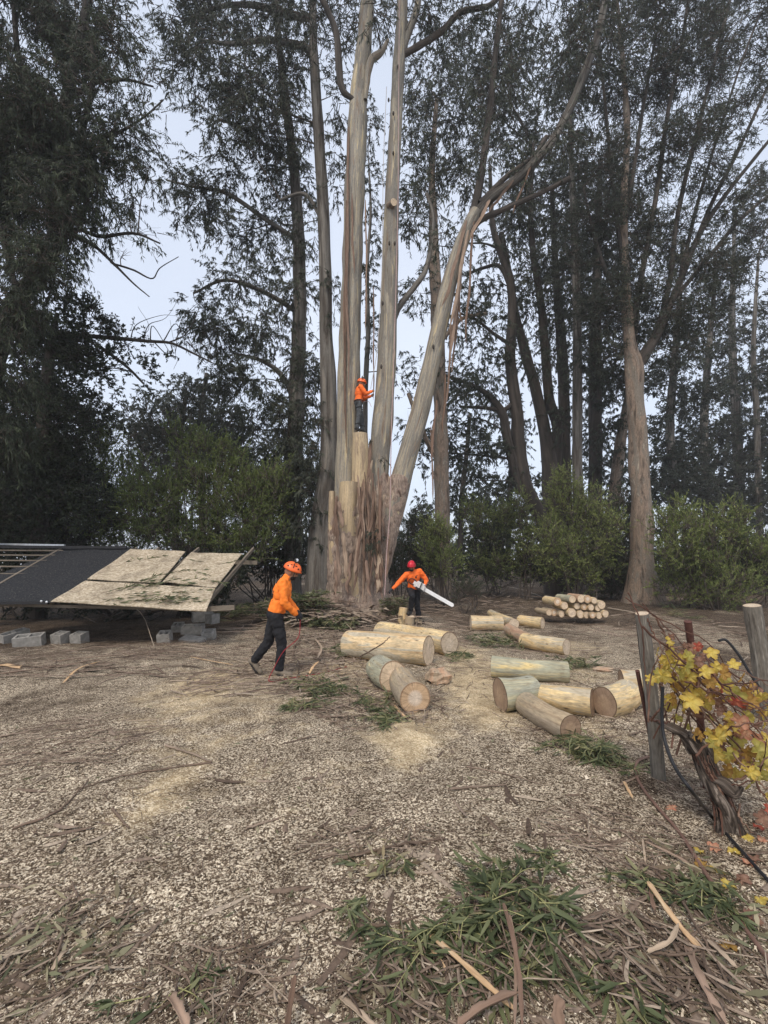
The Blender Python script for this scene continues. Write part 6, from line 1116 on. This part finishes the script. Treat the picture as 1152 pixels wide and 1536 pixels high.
gstick([(675, 1184), (720, 1180), (760, 1177)], .010, 'reddish brown stick right of the sawdust heap')
gstick([(700, 1150), (755, 1160), (815, 1178)], .006, 'thin curved stick behind the reddish brown one')
gstick([(612, 1310), (665, 1308)], .009, 'short reddish stick above the leaf heaps')
gstick([(690, 1385, .03), (705, 1355, .04), (722, 1320, .02)], .010, 'grey stick rising from the largest leaf heap')
gstick([(860, 1470, .02), (905, 1445, .03), (935, 1420, .02)], .007, 'crooked thin stick left of the pale-stemmed sprig')
gstick([(975, 1428, .03), (1020, 1432, .04), (1062, 1422, .03)], .007, 'dark twig crossing the orange splinter low down')
gstick([(985, 1310, .02), (1020, 1345, .03), (1050, 1400, .03), (1075, 1440, .02)], .008, 'long grey-brown stick right of the orange splinter')
gstick([(540, 1390), (595, 1385), (625, 1375)], .008, 'forked grey twig left of the leafy sprays')
gstick([(700, 970, .04), (640, 950, .3)], .012, 'slim bough leaning over the end of the long logs')
gstick([(456, 950, .02), (440, 975, .04), (452, 1000, .05)], .016, 'crooked peeled stick right of the walking man')
gstick([(540, 985, .12), (570, 968, .35), (585, 955, .5)], .012, 'dry twig standing against the longest tan log')
gstick([(545, 975, .25), (562, 985, .2), (570, 1000, .05)], .008, 'small dry fork before the longest tan log')
gstick([(683, 872), (760, 880), (805, 892), (830, 906)], .03, 'long pale pole on the ground behind the log stack', tint=.95)
gstick([(912, 912), (960, 920), (1000, 926)], .025, 'pale pole running right from the log stack', tint=.95)
gstick([(195, 906, .5), (215, 925, .45), (232, 972, .02)], .010, 'bare pale branch hanging over the front plywood edge', tint=.95)
gstick([(1075, 1008), (1100, 1000), (1122, 985)], .014, 'pale forked branch left of the thick right post', tint=.95)
gstick([(0, 1330), (20, 1328), (34, 1334)], .008, 'short dark stick at the left edge, halfway down')

# ------------------------------------------------------------------ people
M['hiviz'] = plain('orange_shirt', (.95, .23, .03), .8, .10, 9, .004)
M['hiviz2'] = plain('red_orange_shirt', (.90, .17, .03), .8, .10, 9, .004)
M['trouser'] = plain('black_trousers', (.016, .016, .019), .85, .3, 14, .003)
M['trousergrey'] = plain('grey_trousers', (.075, .08, .085), .85, .35, 10, .003)
M['skin'] = plain('skin', (.30, .16, .10), .6, .1, 20)
M['boot'] = plain('tan_boots', (.20, .165, .125), .85, .2, 20); M['bootblack'] = plain('black_boots', (.018, .017, .016), .6, .2, 20)
M['sole'] = plain('rubber_sole', (.03, .027, .025), .8)
M['glove'] = plain('dark_gloves', (.025, .026, .03), .8, .2, 30)
M['helmor'] = plain('orange_helmet', (.92, .16, .03), .35, .05, 5, spec=.5); M['helmred'] = plain('red_helmet', (.55, .012, .03), .35, .05, 5, spec=.5)
M['hair'] = plain('dark_hair', (.02, .015, .012), .8); M['eyes'] = plain('eye_dark', (.02, .015, .012), .3)
M['line'] = plain('red_line', (.28, .02, .03), .7); M['gear'] = plain('gear_black', (.02, .02, .02), .5)
clouds = bpy.data.textures.new('folds', 'CLOUDS'); clouds.noise_scale = .075; clouds.noise_depth = 1
def soften(o, vox=.012, it=3, fold=0.0):
    m_ = o.modifiers.new('Remesh', 'REMESH'); m_.mode = 'VOXEL'; m_.voxel_size = vox; m_.use_smooth_shade = True
    m_ = o.modifiers.new('Smooth', 'SMOOTH'); m_.factor = .5; m_.iterations = it
    if fold:
        m_ = o.modifiers.new('Folds', 'DISPLACE'); m_.texture = clouds; m_.strength = fold; m_.mid_level = .5; m_.texture_coords = 'LOCAL'
def hand(mb, w, d, n_, s=1.0, curl=.9, side=1):
    """palm and five bent fingers: w wrist, d pointing direction, n_ palm normal, side which way the thumb lies"""
    w = np.asarray(w, float); d = nrm(np.asarray(d, float)); n_ = np.asarray(n_, float); n_ = nrm(n_ - d * n_.dot(d)); x = np.cross(d, n_) * side
    pc = w + d * .05 * s; F = np.stack([x, n_, d], 1); ellip(mb, pc, (.042 * s, .018 * s, .055 * s), M=F)
    for k, L in enumerate((.072, .08, .075, .06)):
        b = w + d * .09 * s + x * (.03 - .02 * k) * s; a1 = curl * .6; a2 = curl * 1.5
        e1 = b + (d * math.cos(a1) + n_ * math.sin(a1)) * L * .5 * s; e2 = e1 + (d * math.cos(a2) + n_ * math.sin(a2)) * L * .5 * s
        caps(mb, b - d * .02 * s, e1, .0105 * s, .0095 * s, 8); caps(mb, e1, e2, .0095 * s, .008 * s, 8)
    b = w + d * .025 * s + x * .03 * s; e1 = b + (x * .7 + d * .7 + n_ * .25) * .04 * s; e2 = e1 + (d * .8 + n_ * .6) * .03 * s
    caps(mb, b, e1, .013 * s, .011 * s, 8); caps(mb, e1, e2, .011 * s, .009 * s, 8)
def person(org, yaw, J, label, shirt, trouser, boot, helm, muffs=True, glove=True, headyaw=0, headpitch=0.3, beard=False, scale=1.0):
    org = np.asarray(org, float); F = np.array([[math.cos(yaw), -math.sin(yaw), 0], [math.sin(yaw), math.cos(yaw), 0], [0, 0, 1.0]])
    J = {k: org + F @ (np.asarray(v, float) * scale) for k, v in J.items()}
    th = thing('person', org, label, 'person'); fw, lf_, up = F[:, 0], F[:, 1], F[:, 2]
    hy, hp = R(headyaw), headpitch
    hf = nrm(F @ np.array([math.cos(hy) * math.cos(hp), math.sin(hy) * math.cos(hp), -math.sin(hp)])); hl = nrm(np.cross([0, 0, 1.0], hf)); hu = np.cross(hf, hl); H = np.stack([hf, hl, hu], 1); hc = J['head']
    tv = nrm(J['chest'] - J['pelvis']); T = np.stack([nrm(np.cross(lf_, tv)), lf_, tv], 1)
    sh = nrm(J['shl'] - J['shr']); TC = np.stack([nrm(np.cross(sh, tv)), sh, tv], 1)
    # body
    b = MB(); caps(b, J['neck'] - tv * .06, hc - hu * .05, .058, .055)
    ellip(b, hc + hu * .015 - hf * .008, (.098, .077, .112), M=H, n=18, k=13); ellip(b, hc + hf * .03 - hu * .055, (.062, .058, .06), M=H, n=14); ellip(b, hc + hf * .074 - hu * .085, (.024, .026, .02), M=H)   # skull, jaw, chin
    ellip(b, hc + hf * .098 - hu * .022, (.02, .014, .026), M=H); ellip(b, hc + hf * .083 + hu * .012, (.018, .045, .010), M=H); ellip(b, hc + hf * .088 - hu * .056, (.012, .024, .007), M=H)      # nose, brow, lips
    for s_ in (-1, 1): ellip(b, hc + hl * s_ * .079 - hf * .008 - hu * .012, (.018, .009, .03), M=H)
    ellip(b, J['chest'], (.085, .13, .19), M=TC); ellip(b, J['pelvis'] + up * .04, (.09, .12, .16), M=T)
    for s_ in 'lr':
        caps(b, J['sh' + s_], J['el' + s_], .042, .034); caps(b, J['el' + s_], J['wr' + s_], .034, .024)
        caps(b, J['hip' + s_], J['kn' + s_], .07, .048); caps(b, J['kn' + s_], J['an' + s_], .045, .032)
        hd = J['hd' + s_] - J['wr' + s_]; hand(b, J['wr' + s_], hd, J.get('pn' + s_, J['pelvis'] - J['hd' + s_] + up * .2) if ('pn' + s_) in J else (J['pelvis'] - J['hd' + s_]), 0.93, side=1 if s_ == 'l' else -1)
    o = b.build('body', M['skin'], th); soften(o, .008, 3)
    for s_ in (-1, 1):
        e = MB(); ellip(e, hc + hl * s_ * .032 + hf * .088 - hu * .004, (.010, .014, .009), M=H, n=10, k=7); e.build('eye', M['eyes'], th)
    if beard:
        e = MB(); ellip(e, hc + hf * .045 - hu * .075, (.058, .06, .045), M=H); ellip(e, hc + hf * .097 - hu * .046, (.008, .026, .006), M=H); o = e.build('beard', M['hair'], th); soften(o, .008, 2)
    # shirt
    s = MB(); ellip(s, J['chest'] + tv * .02, (.135, .185, .205), M=TC, n=18, k=13); ellip(s, J['pelvis'] * .6 + J['chest'] * .4, (.124, .165, .17), M=T, n=18, k=13); ellip(s, J['pelvis'] + tv * .07, (.130, .172, .13), M=T, n=18, k=13)
    caps(s, J['shl'], J['shr'], .074, .074); caps(s, J['neck'] - tv * .07, J['neck'] + (hc - J['neck']) * .32, .075, .066)
    for s_ in 'lr': caps(s, J['sh' + s_], J['el' + s_], .078, .064); caps(s, J['el' + s_], J['el' + s_] * .04 + J['wr' + s_] * .96, .063, .044)
    o = s.build('shirt', M[shirt], th); soften(o, .012, 2, .036)
    # trousers
    t_ = MB(); ellip(t_, J['pelvis'] + up * .0, (.132, .168, .14), M=T, n=18, k=13)
    for s_ in 'lr': caps(t_, J['hip' + s_], J['kn' + s_], .102, .078); caps(t_, J['kn' + s_], J['an' + s_] + (J['kn' + s_] - J['an' + s_]) * .08, .076, .066)
    o = t_.build('trousers', M[trouser], th); soften(o, .012, 2, .036)
    for s_ in 'lr':
        a = J['an' + s_]; to = J['toe' + s_]; d = nrm(to - a); heel = a - nrm(np.array([d[0], d[1], 0]) + 1e-6) * .035 + (to - a) * 0
        k_ = MB(); dn = nrm(np.cross(np.cross(d, up), d)) if abs(d[2]) < .95 else up
        sd = np.cross(d, nrm(np.cross(np.cross(d, [0, 0, 1.0]), d))); fu = nrm(np.cross(np.cross(d, [0, 0, 1.0]), d)); fu = fu if fu[2] >= 0 or abs(d[2]) > .8 else -fu; fs = np.cross(fu, d)
        B_ = np.stack([d, fs, fu], 1); Lf = np.linalg.norm(to - a); c0 = a + (to - a) * .5 - fu * .02
        ellip(k_, c0, (Lf * .5 + .045, .048, .042), M=B_); ellip(k_, to - fu * .01, (.055, .05, .038), M=B_); caps(k_, a - fu * .02, a + nrm(J['kn' + s_] - a) * .10, .05, .052); ellip(k_, a - fu * .035 - d * .02, (.05, .042, .04), M=B_)
        o = k_.build('boot', M[boot], th); soften(o, .009, 2)
        so = MB(); ellip(so, c0 - fu * .036, (Lf * .5 + .06, .050, .02), M=B_); so.build('sole', M['sole'], o)
        if glove:
            g = MB(); hd = J['hd' + s_] - J['wr' + s_]; caps(g, J['wr' + s_] - nrm(hd) * .03, J['wr' + s_] + nrm(hd) * .03, .034, .034)
            hand(g, J['wr' + s_], hd, J['pelvis'] - J['hd' + s_], 1.12, side=1 if s_ == 'l' else -1); o = g.build('glove', M['glove'], th); soften(o, .007, 1)
    # helmet
    hm = MB(); ph = np.linspace(-.12, math.pi / 2 - .02, 12); n_ = 28; t2 = np.arange(n_) / n_ * 2 * math.pi
    X = np.stack([np.cos(ph)[:, None] * np.cos(t2) * .140, np.cos(ph)[:, None] * np.sin(t2) * .115, np.repeat(np.sin(ph)[:, None], n_, 1) * .125], -1)
    X[0, :, 0] += .022 * (np.cos(t2) > .3) * np.cos(t2); X[..., 2] += .012 * np.cos(2 * t2)[None] * np.cos(ph)[:, None]
    X = X.reshape(-1, 3); inner = X * .93 + [0, 0, -.002]; hcn = hc + hu * .035
    i_ = np.arange(11)[:, None]; j_ = np.arange(n_)[None]; a_ = i_ * n_ + j_; b_ = i_ * n_ + (j_ + 1) % n_; Q = np.stack([a_, b_, b_ + n_, a_ + n_], -1).reshape(-1, 4)
    nn = len(X); rim = np.stack([np.arange(n_), nn + np.arange(n_), nn + (np.arange(n_) + 1) % n_, (np.arange(n_) + 1) % n_], 1)
    V = np.vstack([X, inner, [[0, 0, .125]]]) @ H.T + hcn; T3 = np.stack([11 * n_ + np.arange(n_), 11 * n_ + (np.arange(n_) + 1) % n_, np.full(n_, 2 * nn)], 1)
    hm.add(V, np.vstack([Q, Q[:, ::-1] + nn, rim]), T3); ho = hm.build('helmet', M[helm], th)
    for s_ in (-1, 1):
        for k in range(5):
            a_ = math.pi / 2 * s_ + (k - 2) * .33; z_ = .5 + .10 * (2 - abs(k - 2)) if k in (1, 2, 3) else .32
            pv = np.array([math.cos(z_) * math.cos(a_) * .141, math.cos(z_) * math.sin(a_) * .116, math.sin(z_) * .126]); v_ = MB(); ellip(v_, H @ pv + hcn, (.017, .006, .007 if k in (1, 2, 3) else .012), M=H @ np.array([[-math.sin(a_), math.cos(a_), 0], [math.cos(a_), math.sin(a_), 0], [0, 0, 1.0]]).T, n=10, k=6); v_.build('vent', M['gear'], ho)
    st = MB(); tube(st, spl([hcn + H @ np.array(q) for q in ((.05, .1, -.01), (.045, .075, -.10), (.06, 0, -.145), (.045, -.075, -.10), (.05, -.1, -.01))], 18), .006, n=6); st.build('chin_strap', M['gear'], ho)
    if muffs:
        mf = MB()
        for s_ in (-1, 1): ellip(mf, hcn + H @ np.array([.01, s_ * .045, .155]), (.035, .022, .04), M=H)
        tube(mf, spl([hcn + H @ np.array(q) for q in ((0, .11, .03), (.0, .10, .12), (0, .06, .17), (0, 0, .178), (0, -.06, .17), (0, -.10, .12), (0, -.11, .03))], 20), .006, n=6); mf.build('ear_muffs', M['gear'], ho)
        c_ = MB(); ellip(c_, hcn + H @ np.array([.015, -.068, .158]), (.022, .004, .026), M=H); c_.build('muff_badge', M['metal'], ho)
    return th, J, F, H, T, TC
# man walking at the left
p = gp(411, 1013); p[2] = float(gz(p[0], p[1]))
J1 = dict(pelvis=(.0, 0, .89), chest=(.08, 0, 1.22), neck=(.14, 0, 1.42), head=(.215, -.01, 1.525), shl=(.12, .19, 1.36), shr=(.08, -.19, 1.35), hipl=(-.01, .09, .86), hipr=(.01, -.09, .86), knl=(-.10, .10, .47), knr=(.10, -.10, .47), anl=(-.30, .11, .20), anr=(.07, -.10, .09), toel=(-.20, .11, .055), toer=(.22, -.12, .04),
          ell=(.17, .22, 1.10), elr=(.11, -.26, 1.08), wrl=(.32, .10, .92), wrr=(.29, -.17, .91), hdl=(.38, .06, .86), hdr=(.36, -.13, .86))
th1, J, F, H, T, TC = person(p, R(14), J1, 'man in orange shirt and orange helmet walking to the right, trailing a red line', 'hiviz', 'trouser', 'boot', 'helmor', True, True, headpitch=.35, beard=True)
# print on his back
mb = MB(); bk_ = -TC[:, 0]
for k in range(16):
    col_, row_ = k % 2, k // 2; zz = .17 - row_ * .045 - (.05 if row_ > 5 else 0); yy = (.01 if col_ else -.045) - .02
    if row_ > 5 and col_: continue
    c = J['chest'] + TC[:, 2] * zz + TC[:, 1] * yy; c = c + bk_ * (.121 * math.sqrt(max(0, 1 - (yy / .17) ** 2 - ((zz - .02) / .21) ** 2 * .5)) + .004)
    ellip(mb, c, (.006, .017 if row_ != 4 else .028, .013 if row_ != 4 else .02), M=TC, n=8, k=6)
mb.build('back_print', M['gear'], th1)
P = [J['hdr'] + [0, 0, -.02], J['hdr'] + [-.02, -.03, -.3], J['knr'] + [.06, -.12, -.08], J['anr'] + [-.05, -.13, .05], gp(404, 1022, .01), gp(430, 1018, .01), gp(480, 1010, .01), gp(520, 1000, .01)]
mb = MB(); tube(mb, spl(P, 40), .006, n=6); o = mb.build('hand_line', M['line'], org=P[4]); tag(o, 'thin dark red line held in the walking man\'s hand, trailing to the ground', 'rope')
# man with the chainsaw
p = gp(621, 935); p[2] = float(gz(p[0], p[1]))
J2 = dict(pelvis=(0, .01, .88), chest=(.09, -.02, 1.19), neck=(.15, -.05, 1.385), head=(.21, -.09, 1.49), shl=(.14, .15, 1.36), shr=(.11, -.23, 1.27), hipl=(0, .09, .87), hipr=(.02, -.09, .88), knl=(.03, .08, .47), knr=(.34, -.10, .74), anl=(-.02, .15, .09), anr=(.18, -.12, .36), toel=(.12, .22, .04), toer=(.29, -.20, .29),
          ell=(.08, .33, 1.12), elr=(.16, -.42, 1.07), wrl=(.22, .22, .98), wrr=(.20, -.58, .92), hdl=(.30, .20, .96), hdr=(.22, -.66, .87))
th2, J, F, H, T, TC = person(p, R(-84), J2, 'man in orange shirt and red helmet holding a long chainsaw, one boot raised', 'hiviz2', 'trouser', 'bootblack', 'helmred', False, True, headyaw=-18, headpitch=.35, beard=True)
mb = MB(); c = J['chest'] + TC[:, 0] * .135 + TC[:, 2] * .05 + TC[:, 1] * .05; ellip(mb, c, (.006, .022, .028), M=TC, n=8, k=6); ellip(mb, c + TC[:, 1] * .02 + TC[:, 2] * .035, (.006, .03, .008), M=TC, n=8, k=6); mb.build('chest_print', M['gear'], th2)
a = J['hdl'] * .4 + J['pelvis'] * .6 + F @ np.array([.22, .0, .07]); tip = at(681, 909, a[1] - .30); d = nrm(tip - a); sw = thing('chainsaw', a, 'chainsaw with a very long silver bar, held by the man in the red helmet', 'chainsaw')
sd = nrm(np.cross(d, [0, 0, 1.0])); uu = np.cross(sd, d); S3 = np.stack([d, sd, uu], 1)
mb = MB(); box(mb, a + d * .02, .30, .12, .13, M=S3); box(mb, a + d * .02 + uu * .085, .22, .10, .05, M=S3); box(mb, a - d * .14 + uu * .02, .06, .10, .09, M=S3); o = mb.build('engine_body', plain('saw_body', (.62, .60, .58), .5, .2, 30), sw, smooth=False); bv = o.modifiers.new('Bevel', 'BEVEL'); bv.width = .012; bv.segments = 2
mb = MB(); box(mb, a + d * .05 - uu * .06 + sd * .01, .22, .125, .05, M=S3); mb.build('lower_housing', M['gear'], sw, smooth=False)
L = np.linalg.norm(tip - a); n_ = 30; s_ = np.linspace(0, 1, n_); hw = .048 * np.sqrt(np.clip(1 - (np.clip(s_ - .94, 0, 1) / .06) ** 2, 0, 1)) * (1 + .0 * s_); P = a + d * .12 + (tip - a - d * .12) * s_[:, None]
def blade(w, th_, mat, nm_, par):
    mb = MB(); V = np.stack([P + uu * (hw * w)[:, None] + sd * th_, P - uu * (hw * w)[:, None] + sd * th_, P - uu * (hw * w)[:, None] - sd * th_, P + uu * (hw * w)[:, None] - sd * th_], 1); i_ = np.arange(n_ - 1)[:, None]; j_ = np.arange(4)[None]; a_ = i_ * 4 + j_; b_ = i_ * 4 + (j_ + 1) % 4
    mb.add(V.reshape(-1, 3), np.stack([a_, b_, b_ + 4, a_ + 4], -1).reshape(-1, 4)); return mb.build(nm_, mat, par, smooth=False)
blade(1.0, .004, plain('bar_steel', (.78, .78, .78), .45, .08, 10), 'guide_bar', sw); P = P - d * .0; hw = hw * 1.12; blade(1.0, .0028, M['gear'], 'chain', sw)
mb = MB(); tube(mb, spl([a + sd * .08 - uu * .05 + d * .06, a + sd * .10 + uu * .06 + d * .05, a + sd * .05 + uu * .15 + d * .04, a - sd * .06 + uu * .15 + d * .04, a - sd * .10 + uu * .05 + d * .05, a - sd * .08 - uu * .05 + d * .06], 24), .012, n=8); mb.build('front_handle', M['gear'], sw)
mb = MB(); tube(mb, spl([a - d * .12 + uu * .07, a - d * .22 + uu * .09, a - d * .30 + uu * .05, a - d * .30 - uu * .03, a - d * .20 - uu * .05, a - d * .1 - uu * .04], 20), .014, n=8); mb.build('rear_handle', M['gear'], sw)
# climber
tp = at(541, 649, YT - .22); g3 = tp + np.array([-.03, 0, .02])
J3 = dict(pelvis=(-.04, 0, .90), chest=(-.02, 0, 1.22), neck=(.0, 0, 1.42), head=(.05, 0, 1.55), shl=(.0, .18, 1.36), shr=(.0, -.18, 1.36), hipl=(-.04, .09, .87), hipr=(-.04, -.09, .87), knl=(.07, .11, .47), knr=(-.04, -.10, .47), anl=(.10, .11, .09), anr=(-.10, -.09, .09), toel=(.22, .12, .04), toer=(.03, -.10, .04),
          ell=(.16, .25, 1.15), elr=(.14, -.22, 1.14), wrl=(.36, .16, 1.22), wrr=(.34, -.13, 1.26), hdl=(.43, .12, 1.26), hdr=(.41, -.10, 1.32))
th3, J, F, H, T, TC = person(g3, R(12), J3, 'climber in orange shirt and grey trousers standing on a tall stump up the tree', 'hiviz2', 'trousergrey', 'bootblack', 'helmor', True, False, headpitch=.1)
mb = MB(); th_a = np.linspace(0, 2 * math.pi, 24); c = J['pelvis'] + [0, 0, .06]; tube(mb, c + np.stack([np.cos(th_a) * .13, np.sin(th_a) * .17, 0 * th_a], 1) @ F.T, .02, n=6)
for s_ in 'lr':
    h_ = J['hip' + s_]; k_ = J['kn' + s_]; m_ = h_ * .65 + k_ * .35; tube(mb, m_ + np.stack([np.cos(th_a) * .098, np.sin(th_a) * .098, 0 * th_a + .02 * np.cos(th_a)], 1), .014, n=6)
    m2 = J['kn' + s_] * .35 + J['an' + s_] * .65; tube(mb, m2 + np.stack([np.cos(th_a) * .066, np.sin(th_a) * .066, 0 * th_a], 1), .016, n=6)
for k in range(4): caps(mb, c + F @ np.array([-.10 + .05 * k, -.17 + .0 * k, -.02]), c + F @ np.array([-.10 + .05 * k, -.18, -.18 + .03 * k]), .012, .012, 6)
mb.build('harness', M['gear'], th3)
mb = MB(); P = [c + F @ np.array([.12, 0, 0]), c + F @ np.array([.30, -.05, .0]), at(557, 610, YT - .5)]; tube(mb, spl(P, 14), .008, n=6); o = mb.build('lanyard', M['rope'], org=P[1]); tag(o, 'short lanyard from the climber\'s harness round the central stem', 'rope')

# ------------------------------------------------------------------ mist in the air
hz = bpy.data.meshes.new('haze'); hb = MB(); box(hb, (0, 204, 20), 900, 440, 44.6); hm_ = hb.mesh('haze', [], smooth=False)
ho = bpy.data.objects.new('haze', hm_); C.objects.link(ho); ho['kind'] = 'stuff'; ho['label'] = 'thin pale mist hanging among the far trees'
m = bpy.data.materials.new('mist'); m.use_nodes = True; t = m.node_tree; t.nodes.remove(t.nodes['Principled BSDF'])
pv = t.nodes.new('ShaderNodeVolumePrincipled'); pv.inputs['Color'].default_value = (.93, .95, 1, 1); pv.inputs['Density'].default_value = .0011; t.links.new(pv.outputs[0], t.nodes['Material Output'].inputs['Volume'])
hm_.materials.append(m)
